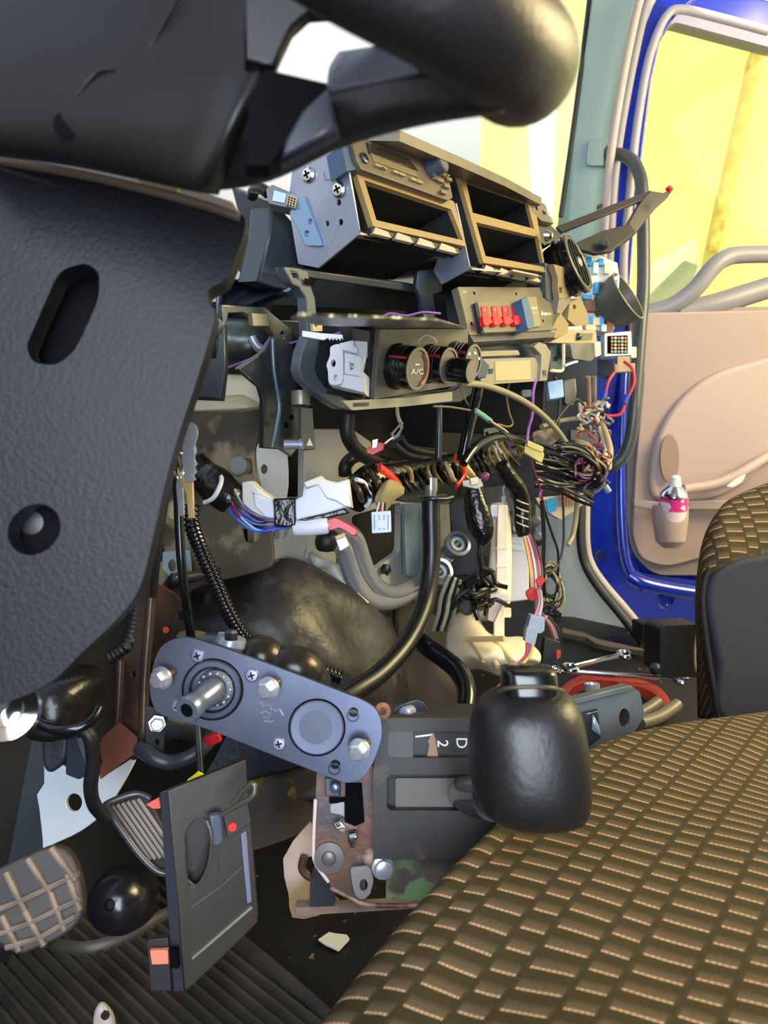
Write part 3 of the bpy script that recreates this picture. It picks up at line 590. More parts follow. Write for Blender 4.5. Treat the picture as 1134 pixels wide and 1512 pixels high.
# ---- centre support frame (carries climate unit)
cf = T('centre_frame', 'slate plastic dash centre frame holding the climate control panel', 'frame')
FRM = mat('frame_slate', '#4c545c', .32)
FRT = mat('frame_tan_lit', '#8a8578', .35)  # slate frame plastic with warm light put into its colour
plate('cross_bar', [(450, 398), (612, 420), (640, 424), (638, 436), (612, 432), (450, 410)], (540, 412, .84), tilt(NB, 0, -.2), .02, FRM, cf, bevel=.002)
plate('hook_plate', [(420, 394), (442, 396), (456, 400), (459, 420), (466, 440), (470, 480), (474, 500), (466, 545), (470, 556), (480, 570), (496, 580), (520, 592), (672, 575), (692, 560), (700, 520), (704, 556), (697, 582), (680, 594), (520, 606), (502, 604), (488, 596), (462, 576), (446, 560), (442, 545), (446, 520), (456, 496), (452, 440), (442, 424), (432, 420), (426, 410)], (480, 500, .725), tilt(NB, .1), .012, FRM, cf,
      holes=[[(431, 402), (440, 404), (442, 411), (434, 410)]], bevel=.002)
plate('foot_plate', [(461, 467), (476, 467), (476, 489), (462, 489)], (480, 500, .722), tilt(NB, .1), .003, mat('foil_tan', '#b8aa84', .35, metal=.3), cf, holes=[ell(467, 478, 3, 5)], lift=.002)
plate('hook_slot', [(451, 411), (463, 413), (464, 422), (452, 420)], (480, 500, .722), tilt(NB, .1), .001, VOID, cf, lift=.0012)
plate('front_lip', rr([(505, 592), (600, 587), (668, 578), (668, 592), (600, 600), (520, 606)], 3), (590, 594, .745), NB, .004, FRT, cf, holes=[[(521, 595), (545, 594), (545, 600), (521, 601)]], bevel=.0008)
plate('arch_leg', sm([(378, 472), (386, 440), (404, 420), (440, 420), (432, 428), (410, 440), (398, 462), (392, 474)], 3), (400, 445, .92), tilt(NB, .1), .012, mat('arch_bronze', '#5a564c', .3, metal=.4), cf, bevel=.001)
plate('support_post', [(618, 400), (640, 396), (652, 410), (654, 430), (640, 436), (646, 470), (624, 470), (622, 440), (614, 424)], (634, 430, .93), tilt(NB, .1), .006, mat('post_blue', '#2c3d50', .35), cf, bevel=.002)
plate('post_foot', [(630, 464), (641, 464), (642, 478), (630, 478)], (634, 430, .925), tilt(NB, .3), .004, mat('foil_tan', '#b8aa84'), cf, lift=.001)
# near-black sheet painted in for the unlit cavity behind the dash
S(plate('wall_front_dark_void', [(318, 415), (470, 400), (690, 430), (800, 440), (804, 540), (800, 640), (640, 636), (640, 660), (440, 634), (385, 600), (330, 590)], (600, 520, 1.30), tilt(NC, -.3), .03, mat('heater_void', '#0b0b0c', .8)))
S(plate('wall_front_dark_side', [(690, 500), (882, 500), (880, 728), (790, 745), (790, 820), (690, 820)], (780, 680, 1.50), tilt(NC, -.3), .02, mat('dark_slate_wall', '#3a3f47')))
# climate control panel
cl = T('climate_control_panel', 'black climate control panel with three rotary knobs and metallic top', 'climate control')
AC = (620, 530, dy(620, 530, .405))
NCc = tilt(NB, 0, -.06)
FACE = mat('climate_face', '#5d5850', .4)
plate('face', rr([(561, 486), (692, 485), (688, 560), (682, 568), (553, 590)], 1), AC, NCc, .006, FACE, cl, bevel=.0006)
qf = [hit(x, y, P(*AC), NCc) - NCc * .006 for x, y in ((560, 484), (692, 484), (683, 568), (552, 591))]
plate('front_housing', [(546, 486), (562, 484), (554, 592), (536, 588)], AC, NCc, .02, BLACKG, cl, lift=-.006)
back = [v - NCc * .13 for v in qf]
mesh('case', qf + back, [(0, 1, 5, 4), (1, 2, 6, 5), (2, 3, 7, 6), (3, 0, 4, 7), (4, 5, 6, 7), (0, 3, 2, 1)], BLACK, cl)
topm = mat('crinkled_foil', '#3a3c3e', .22, metal=.9, col2='#c8ccd0', ns=130, thr=(.5, .6), bump=1.0, bs=130)  # pale noise flecks paint the sparkle of the crinkled foil
tpq = hit(560, 484, P(*AC), NCc)
plate('foil_top', [(440, 462), (560, 466), (645, 470), (692, 484), (560, 485), (470, 478), (430, 468)], (600, 484, AC[2]), NU, .001, topm, cl, lift=.001)
def knob(px, py, r, n, label, inner=None):
    q = hit(px, py, P(*AC), NCc)
    k = lathe('knob', q, n, [(r * 1.05, 0), (r * 1.05, .003), (r, .004), (r * .97, .022), (r * .93, .025), (r * .80, .0255), (r * .78, .024), (0, .024)], BLACKG, cl, seg=48)
    for i in range(10):
        a = math.pi * 2 * i / 10 + .3
        pass
    lathe('rim', q + n * .0245, n, [(r * .95, 0), (r * .95, .0012), (r * .82, .0012), (r * .80, 0)], mat('knob_rim', '#6a655c', .3), k, seg=48, ring=True)
    lathe('knob_face', q + n * .0235, n, [(r * .79, 0), (r * .79, .001), (0, .001)], mat('knob_face_m', '#615d58', .4), k, seg=40)
    g = n.orthogonal().normalized()
    up = (UP - n * UP.dot(n)).normalized(); sd = up.cross(n)
    for j, hgt in enumerate((.008, .012, .016)):
        pts = [q + n * hgt + (-sd * math.cos(math.radians(a)) + up * math.sin(math.radians(a))) * r * 1.0 for a in range(-60, 61, 8)]
        vs, fs = sweep(pts, .0008, 6); mesh('grip_ridge', vs, fs, BLACK, k, smooth=True)
    a = math.radians(18); c = q + n * .0125 + (-sd * math.cos(a) + up * math.sin(a)) * r * .985
    vs = []
    pts = [q + n * h + (-sd * math.cos(a) + up * math.sin(a)) * r * 1.0 for h in (.004, .012, .023)]
    v2, f2 = sweep(pts, .0016, 6); mesh('red_pointer', v2, f2, mat('pointer_red', '#8e1420', .3), k, smooth=True)
    return k, q
KN = tilt(NCc, -.02)
k1, q1 = knob(585, 541, .0215, KN, 'ac')
arc = [q1 + KN * .0262 + ((RT * math.cos(t) + UP * math.sin(t)) - KN * KN.dot(RT * math.cos(t) + UP * math.sin(t))).normalized() * .0155 for t in [math.radians(a) for a in range(-50, 60, 8)]]
vs, fs = sweep(arc, .0011, 6); mesh('red_scale', vs, fs, mat('scale_red', '#a04048', .4), k1)
AK = None
def on(q): d = (q - CAM).dot(FW); r = q - CAM; return (567 + FPX * r.dot(RT) / d, 756 - FPX * r.dot(UP) / d, d)
x, y, d = on(q1 + KN * .0247)
text('knob_lettering', 'A/C', x, y + 5, (x, y, d), KN, 8, mat('letter_pale', '#cfcac0', .5), k1)
plate('knob_lamp', [(x - 3, y - 7), (x + 3, y - 7), (x + 3, y - 5), (x - 3, y - 5)], (x, y, d), KN, .0004, mat('letter_pale', '#cfcac0'), k1, lift=.0005)
k2, q2 = knob(632, 537, .0195, KN, 'fan')
lathe('inner_knob', q2 + KN * .024 + RT * .004 - UP * .004, KN, [(.0125, 0), (.0125, .02), (.0115, .0225), (0, .0225)], BLACKG, k2, seg=36)
lathe('inner_knob_face', q2 + KN * .0465 + RT * .004 - UP * .004, KN, [(.0112, 0), (.011, .0006), (0, .0006)], mat('inner_face', '#6b665e', .4), k2, seg=36)
k3, q3 = knob(669, 531, .0195, KN, 'mode')
x, y, d = on(q3 + KN * .0247)
for i in range(6):
    a = math.radians(20 + i * 50); px_, py_ = x + 10 * math.cos(a), y - 13 * math.sin(a)
    plate('mode_symbol', ell(px_, py_, 1.8, 2.4, 8), (x, y, d), KN, .0004, mat('letter_pale', '#cfcac0'), k3, lift=.0005)
arcp = [on(hit(632, 530, P(*AC), NCc)) for _ in (0,)]
tube('fan_scale', [(616, 508, AC[2] - .02), (621, 500, AC[2] - .022), (630, 495, AC[2] - .023), (640, 499, AC[2] - .022), (645, 506, AC[2] - .02)], .0007, mat('letter_pale', '#cfcac0'), cl)
# white actuator
ac = T('heater_actuator', 'white plastic actuator marked JEA clipped to the climate control side', 'actuator')
XS = P(556, 540, dy(556, 540, .405)).x
AW = (515, 542, dx(515, 542, XS) - .022)
NW = tilt(NC, -.25, .1)
plate('body', [(506, 506), (540, 512), (540, 528), (534, 548), (540, 552), (538, 580), (506, 572), (484, 566), (496, 556), (500, 530)], AW, NW, .018, WHITE, ac, bevel=.0012)
plate('ear', sm([(488, 512), (500, 508), (506, 515), (506, 560), (498, 568), (486, 566), (484, 548), (482, 538), (487, 525)], 3), AW, NW, .006, WHITE, ac, holes=[ell(492, 536, 3.5, 5.5), [(493, 553), (498, 554), (497, 563), (493, 562)]], lift=.004, bevel=.0008)
plate('arm', rr([(500, 507), (522, 502), (522, 510), (528, 514), (527, 522), (505, 516)], 2), AW, NW, .012, WHITE, ac, lift=.006, bevel=.001)
plate('cover', [(508, 520), (534, 526), (532, 556), (508, 552)], AW, NW, .01, WHITE, ac, lift=.003, bevel=.0008)
plate('top_tab', [(523, 503), (543, 504), (541, 526), (526, 520)], AW, NW, .01, WHITE, ac, lift=.001, bevel=.0006)
text('marking', 'JEA', 519, 541, AW, NW, 5.5, VOID, ac, ang=97, lift=.0036)
rack = tag(plate('toothed_lever', [(446, 488), (476, 492), (506, 494), (507, 502), (504, 499), (502, 503), (499, 499), (497, 503), (494, 499), (492, 503), (489, 499), (487, 503), (484, 499), (478, 502), (446, 497)], (475, 495, .70), NC, .003, WHITE, bevel=.0004), 'white toothed plastic lever just above the white actuator', 'lever')
# purple thin wire draped over
wire('purple_wire', 'thin purple wire draped across the foil top of the climate control', [(331, 545, .78), (370, 530, .76), (405, 516, .75), (435, 505, .735), (470, 502, .725), (500, 492, .72), (530, 482, .72), (555, 474, .725), (575, 463, .73), (600, 466, .735), (625, 461, .74), (650, 463, .75)], .0012, mat('purple_wire_m', '#8a58a8', .35))
# switch panel
sp = T('switch_panel', 'tan-lit dash panel with four red rocker switches and raised blue switch', 'switch panel')
AS = (750, 455, dy(750, 455, .425)); NSW = tilt(ND, 0, .0)
plate('face', rr([(676, 423), (808, 424), (824, 487), (694, 495)], 2), AS, NSW, .010, DASHT, sp, bevel=.001)
plate('side', [(657, 432), (676, 423), (692, 494), (662, 484)], AS, tilt(NL, 0, .2), .01, mat('switch_side', '#1c2836', .4), sp)  # navy tone paints cool light on the side away from the warm light
plate('lower_edge', [(694, 494), (822, 488), (818, 498), (700, 506)], AS, NSW, .02, DASH, sp, lift=-.002, bevel=.001)
sb = plate('switch_bank', rr([(705, 445), (776, 445), (781, 488), (715, 491)], 1), AS, NSW, .004, mat('bank_grey', '#6b6452', .4), sp, lift=.008, bevel=.0008)
plate('bank_side', [(704, 446), (710, 450), (717, 492), (711, 488)], AS, NSW, .006, mat('switch_side', '#1c2836'), sp, lift=.006)
for i in range(4):
    x0 = 711 + i * 15.3; y0 = 452 - i * .4
    r_ = plate('rocker_switch', rr([(x0, y0), (x0 + 9, y0), (x0 + 13, y0 + 20), (x0 + 14, y0 + 28), (x0 + 4, y0 + 31)], 1.5), AS, NSW, .004, REDP, sp, lift=.0095, bevel=.0008)
    plate('rocker_toggle', [(x0 + 2, y0 + 15), (x0 + 11, y0 + 14), (x0 + 18, y0 + 24), (x0 + 8, y0 + 29), (x0 + 4, y0 + 28)], AS, NSW, .006, REDP, r_, lift=.0145, bevel=.0012)
    text('rocker_mark', 'I', x0 + 5, y0 + 6, AS, NSW, 4, mat('letter_white', '#f4e8e4', .5), r_, lift=.0100)
plate('tall_switch', rr([(770, 441), (779, 438), (790, 478), (788, 484), (780, 486)], 2), AS, NSW, .020, mat('tall_switch_blue', '#34587c', .35), sp, lift=.022, bevel=.0015)
plate('switch_plate', rr([(776, 438), (792, 438), (799, 481), (784, 484)], 1), AS, NSW, .003, mat('bank_tan', '#857a5c', .4), sp, lift=.004, bevel=.0006)
text('panel_lettering', 'kerr', 807, 463, AS, NSW, 6, mat('letter_white', '#f4e8e4'), sp, ang=4)
text('panel_lettering', 'LH', 686, 431, AS, NSW, 3.5, mat('letter_pale', '#cfcac0'), sp, ang=4)
text('switch_marking', 'OFF', 789, 455, AS, NSW, 3.2, mat('letter_white', '#f4e8e4'), sp, ang=4, lift=.0046)
text('switch_marking', 'ON', 790, 462, AS, NSW, 3.0, mat('letter_pale', '#cfcac0'), sp, ang=4, lift=.0046)
for (x, y) in ((700, 433), (762, 434), (802, 438), (802, 474), (696, 478)): lathe('panel_screw', hit(x, y, P(*AS), NSW), NSW, [(.0022, 0), (.002, .0006)], VOID, sp, seg=10)
# lower tray bracket under switch panel
lb = T('lower_dash_bracket', 'blue-shaded and tan-lit plastic cradle under the red switch panel', 'bracket')
AL = (760, 545, dy(760, 545, .42))
plate('back_plate', [(708, 510), (780, 500), (800, 505), (806, 520), (808, 560), (700, 566)], AL, NB, .01, mat('cradle_blue_shade', '#2e4258', .35), lb, lift=-.02, bevel=.001)  # blue and tan tones paint cool and warm light on one cradle plastic
plate('front_bar', rr([(704, 530), (790, 528), (806, 562), (716, 568), (704, 556)], 2), AL, NB, .012, FRT, lb, bevel=.0015, holes=[[(721, 545), (729, 544), (728, 552), (720, 553)]])
plate('label_area', [(731, 534), (783, 532), (784, 560), (732, 562)], AL, NB, .001, mat('bar_pale', '#b0a27c', .4), lb, lift=.001)
plate('upper_bar', rr([(698, 519), (765, 517), (768, 524), (698, 527)], 1), AL, NB, .006, mat('bar_tan_lit', '#958a70', .4), lb, bevel=.001)
plate('right_horn', [(796, 505), (806, 508), (814, 520), (808, 562), (797, 563), (800, 524), (788, 512)], AL, NB, .012, FRT, lb, lift=.004, bevel=.001, holes=[[(801, 548), (806, 547), (806, 554), (801, 555)]])
plate('left_horn', [(700, 534), (714, 530), (724, 540), (718, 558), (706, 560)], AL, NB, .014, mat('cradle_blue_shade', '#2e4258'), lb, lift=.006, bevel=.002)
# right side frames
rf = T('dash_end_frame', 'tan-lit and blue-shaded plastic dash frame beside the round air vent', 'frame')
AR = (825, 430, dy(825, 430, .42))
FT = mat('end_frame_tan_lit', '#8c7c56', .4)  # tan paints warm light on faces of the slate end frame
plate('frame_blade', [(806, 388), (818, 392), (838, 400), (844, 428), (836, 452), (822, 470), (806, 440)], AR, NB, .03, BGREY, rf, lift=-.01, bevel=.002)
plate('frame_face', [(818, 390), (832, 394), (844, 410), (845, 426), (838, 440), (826, 442), (824, 425), (824, 410)], AR, NB, .01, FT, rf, holes=[[(826, 424), (832, 425), (831, 433), (826, 432)]], bevel=.001)
plate('frame_foot', [(826, 442), (838, 440), (845, 432), (842, 446), (828, 466), (822, 462)], AR, NB, .012, mat('foot_grey', '#77706a', .4), rf, bevel=.001)
plate('step_upper', [(842, 445), (858, 440), (868, 462), (870, 480), (850, 482), (838, 472)], AR, NB, .03, FT, rf, bevel=.001, holes=[[(847, 450), (852, 452), (850, 457), (846, 455)]])
plate('step_lower', [(822, 472), (828, 462), (840, 478), (838, 492), (820, 500), (812, 492)], AR, NB, .02, FT, rf, bevel=.001, lift=.005)
plate('shelf', [(812, 506), (822, 500), (838, 486), (880, 488), (882, 504), (866, 508)], AR, NB, .02, mat('shelf_tan_lit', '#a39878', .4), rf, bevel=.001)
plate('shelf_pocket', [(852, 492), (876, 492), (874, 502), (850, 503)], AR, NB, .002, mat('shelf_shade', '#6a665c', .5), rf, lift=.001)
lathe('shelf_screw', hit(852, 497, P(*AR), NB), NB, [(.006, 0), (.005, .006), (.002, .008)], STEELD, rf)
plate('upper_slots', [(782, 296), (796, 298), (808, 312), (818, 330), (800, 326), (786, 312)], (800, 312, dy(800, 312, .468)), ND, .008, DASHT, rf, bevel=.001, holes=[[(788, 303), (794, 305), (796, 311), (790, 309)], [(801, 310), (806, 313), (808, 318), (802, 316)]])
plate('vent_neck', [(790, 322), (812, 330), (832, 350), (806, 366), (794, 350)], (810, 342, dy(810, 342, .465)), ND, .03, BLACKG, rf, bevel=.002)
lathe('neck_screw', P(806, 348, dy(806, 348, .44)), NB, [(.008, 0), (.006, .006), (.003, .01)], CHROME, rf)
# air vent
vent = T('air_vent', 'round black dashboard air vent with concentric rims', 'air vent')
nv = (NB * .75 + Vector((1, 0, 0)) * -.15 + NU * .25).normalized(); nv = tilt(NB, -.05, .3)
nv = (NC * .52 + RT * .78 + UP * .30).normalized()
qv = P(853, 388, 1.12) - nv * .041
lathe('barrel', qv - nv * .0, nv, [(.030, 0), (.040, .004), (.042, .018), (.046, .02), (.046, .026), (.042, .028), (.042, .033), (.047, .035), (.047, .041), (.041, .043), (.037, .038), (0, .036)], BLACKG, vent, seg=48)
for r in (.0445, .0395): 
    u = nv.orthogonal().normalized(); w = nv.cross(u); pts = [qv + nv * .0425 + (u * math.cos(a * .1309) + w * math.sin(a * .1309)) * r for a in range(48)]
    vs, fs = sweep(pts, .0011, 6, closed=True); mesh('rim_ring', vs, fs, mat('ring_tan', '#6e6858', .35), vent, smooth=True)
for k in range(5):
    u = (UP - nv * UP.dot(nv)).normalized(); w = nv.cross(u); h = (k - 2) * .014; L = math.sqrt(max(.0001, .036 ** 2 - h * h))
    box3('louvre', qv + nv * .036 + w * (h - .001) - u * L, w * .002, u * 2 * L, nv * .008, BLACK, vent)
lathe('hub', qv + nv * .036, nv, [(.008, 0), (.008, .009), (.004, .011)], mat('vent_hub', '#8e8a80', .3, metal=.4), vent)
# duct cone
dc = T('air_duct_hose', 'flared black rubber duct end beside the blue fuses', 'duct')
nd = (RT * .72 + NC * .58 + UP * .45).normalized(); qd = P(928, 436, 1.46) - nd * .073
lathe('cone', qd, nd, [(.030, 0), (.036, .01), (.044, .03), (.048, .045), (.052, .07), (.0535, .073), (.050, .073), (.040, .02), (0, .012)], mat('duct_grey', '#4b4a42', .45), dc, seg=40)
vs, fs = sweep([qd + nd * .0725 + (nd.orthogonal().normalized() * math.cos(a * .1309) + nd.cross(nd.orthogonal().normalized()) * math.sin(a * .1309)) * .052 for a in range(48)], .0015, 6, closed=True); mesh('lip', vs, fs, mat('lip_tan', '#8f8468', .4), dc, smooth=True)
# fuse box
fb = T('fuse_box', 'white fuse box packed with bright blue and brown fuses', 'fuse box')
AF = (880, 435, 1.47); NF = tilt(NC, .1, .05)
plate('tray', [(866, 378), (880, 374), (912, 388), (915, 410), (912, 470), (905, 492), (868, 486), (862, 430)], AF, NF, .03, mat('fuse_white', '#d6d8cf', .4), fb, bevel=.002)
FB = mat('fuse_blue', '#1f93d8', .35); FL = mat('fuse_light', '#b8d4de', .3); BR = mat('fuse_brown', '#6e4238', .4); CR = mat('fuse_cream', '#d8ccae', .4)
for (x0, y0, x1, y1, m_) in ((866, 378, 874, 392, FB), (884, 381, 892, 392, FB), (876, 386, 884, 404, FL), (893, 388, 901, 404, CR), (878, 416, 886, 434, FB), (884, 416, 892, 434, BR), (897, 414, 904, 434, FB), (904, 412, 912, 438, FB), (862, 434, 874, 442, FB), (864, 442, 880, 460, BR), (882, 436, 888, 458, FL), (888, 442, 894, 464, FB), (894, 438, 900, 452, FB), (899, 446, 905, 468, FB), (904, 438, 912, 462, FB), (866, 466, 876, 478, FB), (876, 468, 886, 480, CR), (884, 466, 892, 480, FB), (888, 478, 896, 490, FL), (896, 472, 906, 492, BR), (865, 478, 880, 488, CR)):
    f_ = plate('fuse', rr([(x0, y0), (x1, y0 + 1), (x1, y1), (x0, y1 - 1)], 1), AF, NF, .012, m_, fb, lift=.010, bevel=.0008)
# grid connector
gc = T('grid_connector', 'white multi-way connector block with dark square of coloured pins', 'connector')
AG = (912, 510, 1.45)
plate('housing', rr([(893, 492), (932, 489), (933, 524), (893, 526)], 1), AG, NC, .03, WHITE, gc, bevel=.0015)
plate('pin_field', [(897, 496), (927, 495), (927, 522), (897, 522)], AG, NC, .001, VOID, gc, lift=.001)
PC = ['#c87a6a', '#d8c86a', '#8ab86a', '#d8d8d0', '#b06a5a', '#a8b8c8']
for i in range(5):
    for j in range(5):
        x, y = 904 + i * 5, 499 + j * 5; plate('pin', [(x - 1.6, y - 1.6), (x + 1.6, y - 1.6), (x + 1.6, y + 1.6), (x - 1.6, y + 1.6)], AG, NC, .003, wc(PC[(i * 3 + j * 2) % 6]), gc, lift=.003)
plate('lower_row', [(908, 538), (938, 536), (938, 548), (908, 550)], AG, NC, .012, mat('conn_tan', '#b09878'), gc, bevel=.0006)
plate('ear', rr([(932, 512), (940, 512), (940, 528), (932, 528)], 2), AG, NC, .01, CR, gc, lift=-.004)
plate('stem', [(912, 526), (930, 526), (930, 540), (912, 540)], AG, NC, .01, mat('conn_tan', '#b09878'), gc, lift=-.002)
wire('red_wire', 'red wire looping from the coloured pin connector down the blue pillar', [(922, 534, 1.44), (934, 545, 1.42), (936, 565, 1.42), (928, 585, 1.42), (922, 600, 1.42), (915, 612, 1.42), (900, 614, 1.42), (888, 612, 1.42)], .003, wc('#c0343a'))
wire('red_wire', 'straight red wire with blue splice beside the pin connector', [(907, 550, 1.43), (899, 562, 1.42), (894, 580, 1.42)], .003, wc('#c0343a'))
wire('splice_sleeve', 'short blue crimp sleeve on the red wire by the pillar', [(894, 579, 1.42), (891, 592, 1.42)], .0045, wc('#3c58b8'), cat='sleeve')
wire('grey_wire', 'short grey wire below the blue crimp sleeve', [(891, 592, 1.42), (888, 602, 1.42), (884, 612, 1.42)], .003, wc('#9a968c'))
wire('splice_sleeve', 'blue crimp sleeve where the looping red wire passes the pillar', [(927, 583, 1.415), (922, 596, 1.415)], .005, wc('#2c40b0'), cat='sleeve')
# black triangular trim arm
ta = T('trim_arm', 'black triangular plastic trim arm jutting past the pillar grab handle', 'trim piece')
ARM = mat('arm_black', '#2e2a27', .4)
plate('blade', [(950, 292), (960, 281), (980, 284), (997, 276), (986, 292), (970, 306), (958, 320), (938, 346), (917, 364), (899, 367), (916, 346), (928, 328), (940, 306)], (945, 320, 1.45), tilt(NC, .3, .2), .012, ARM, ta, bevel=.003)
plate('upper_strut', [(822, 334), (900, 303), (962, 280), (958, 292), (902, 314), (830, 343)], (900, 310, 1.44), tilt(NC, .2, .3), .008, ARM, ta, bevel=.0015)
plate('lower_strut', [(850, 358), (890, 340), (930, 330), (940, 342), (904, 370), (880, 374), (858, 368)], (890, 356, 1.40), tilt(NC, .2, .3), .010, ARM, ta, bevel=.002)
lathe('knob', P(891, 361, 1.39), NC, [(.010, 0), (.010, .006), (.006, .01)], STEELD, ta)
plate('clip', [(882, 303), (890, 300), (890, 305), (882, 308)], (886, 304, 1.43), NC, .006, ARM, ta)
lathe('red_stud', P(986, 281, 1.438), tilt(NC, .5, .5), [(.006, 0), (.005, .008)], RED, ta)
# assist handle
ah = T('pillar_grab_handle', 'long dark grab handle curving down from the windscreen pillar', 'grab handle')
tube('bar', [(898, 229, 1.66), (915, 228, 1.63), (932, 236, 1.60), (943, 254, 1.58), (948, 280, 1.57), (950, 340, 1.57), (950, 420, 1.57), (946, 480, 1.57), (940, 560, 1.57), (936, 610, 1.57), (930, 650, 1.58), (920, 674, 1.59), (905, 688, 1.6), (885, 694, 1.62)], .0135, mat('handle_slate', '#3f4648', .35), ah, seg=14, n=7)
plate('end_cap', rr([(895, 214), (904, 216), (904, 243), (895, 243)], 2), (899, 229, 1.65), NC, .02, mat('handle_slate', '#3f4648'), ah, bevel=.002)
# ================================================================ SHIFTER, SEATS
sh = T('gear_shift_console', 'dusty black gear selector console with gate slot and window reading 2 and D', 'gear console')
GS = (640, 1165, .60); NG = tilt(NC, 0, .10)
CON = mat('console_dusty', '#2b2826', .55, col2='#232120', ns=8, col3='#5a4c38', n3=40, thr3=(.60, .75))
slot2 = rr([(571, 1144), (790, 1144), (790, 1197), (571, 1197)], 9)
win = rr([(573, 1080), (790, 1080), (790, 1119), (573, 1119)], [6, 0, 0, 6])
plate('top_plate', rr([(557, 1060), (820, 1060), (820, 1269), (551, 1269), (551, 1150)], 2), GS, NG, .014, CON, sh, holes=[slot2, win], bevel=.0015)
plate('window_cover', rr([(573, 1079), (610, 1079), (610, 1119), (573, 1119)], [6, 0, 0, 6]), GS, NG, .003, mat('cover_tile', '#3a3938', .5), sh, lift=-.001)
plate('indicator_strip', [(609, 1078), (800, 1078), (800, 1121), (609, 1121)], GS, NG, .003, mat('strip_black', '#1b1917', .5), sh, lift=-.009)
text('gear_letter', 'D', 681, 1097, GS, NG, 16, mat('gear_white', '#f4f4f0', .4), sh, ang=90, lift=-.0085)
text('gear_letter', '2', 653, 1098, GS, NG, 16, mat('gear_white', '#f4f4f0'), sh, ang=90, lift=-.0085)
plate('brown_scrap', [(636, 1087), (640, 1084), (643, 1090), (645, 1105), (647, 1117), (634, 1119), (631, 1116), (634, 1100), (632, 1094)], GS, NG, .001, mat('scrap_brown', '#a07a64', .6), sh, lift=-.006)
plate('glint_rod', [(613, 1087), (640, 1083), (640, 1086), (613, 1089)], GS, NG, .002, STEEL, sh, lift=-.007)
plate('gate_floor', rr([(584, 1149), (800, 1149), (800, 1196), (584, 1196)], 4), GS, NG, .003, mat('gate_grey', '#5c5852', .5), sh, lift=-.010)
plate('body', [(551, 1150), (557, 1062), (820, 1062), (820, 1269), (551, 1269)], GS, NG, .08, mat('console_side', '#1c1b1b', .6), sh, lift=-.0135)
plate('front_skirt', [(570, 1268), (800, 1268), (800, 1330), (640, 1330), (570, 1328)], (640, 1290, .63), tilt(NC, 0, .3), .01, mat('mossy_paint', '#3a2a26', .6, col2='#55463c', ns=40, col3='#5f7a4e', n3=34, thr3=(.48, .54)), sh)
lv = T('gear_lever', 'black leather gear lever knob with top release button', 'gear lever')
def blob(name, secs, d, m, parent, seg=40, e=2.6, sub=1, bev=0):
    vs = []; fs = []
    for (y, xl, xr, b) in secs:
        c = P((xl + xr) / 2, y, d); a = (xr - xl) / 2 * d / FPX
        for k in range(seg):
            t = 2 * math.pi * k / seg; cx, sy = math.cos(t), math.sin(t)
            vs.append(c + RT * (a * math.copysign(abs(cx) ** (2 / e), cx)) - FW * (b * math.copysign(abs(sy) ** (2 / e), sy)))
    n = len(secs)
    for i in range(n - 1):
        for k in range(seg): fs.append((i * seg + k, i * seg + (k + 1) % seg, (i + 1) * seg + (k + 1) % seg, (i + 1) * seg + k))
    fs.append(tuple(range(seg))); fs.append(tuple((n - 1) * seg + k for k in range(seg)))
    return mesh(name, vs, fs, m, parent, smooth=True, sub=sub, angle=80)
KNB = mat('knob_leather', '#151415', .40, bump=.35, bs=260)
dk = .42
blob('knob', [(1018, 748, 822, .014), (1020, 735, 836, .022), (1032, 712, 848, .028), (1052, 698, 856, .033), (1085, 693, 862, .036), (1120, 692, 866, .037), (1155, 694, 868, .036), (1180, 702, 868, .033), (1198, 716, 864, .028), (1210, 736, 850, .020), (1214, 756, 832, .012)], dk, KNB, lv, sub=1)
blob('release_button', [(984, 748, 810, .010), (986, 743, 816, .013), (990, 741, 819, .0145), (1020, 740, 822, .0155), (1024, 740, 822, .0155)], dk, BLACKG, lv, sub=0, e=3.5)
tube('button_seam', [(736, 1021, dk - .012), (752, 1016, dk - .02), (784, 1014, dk - .022), (815, 1016, dk - .02), (832, 1021, dk - .012)], .0012, mat('seam_tan', '#3c3424', .4), lv)
tube('lever_shaft', [(730, 1178, .43), (700, 1176, .50), (690, 1172, .56), (684, 1172, .61)], .013, BLACKG, lv, seg=20)
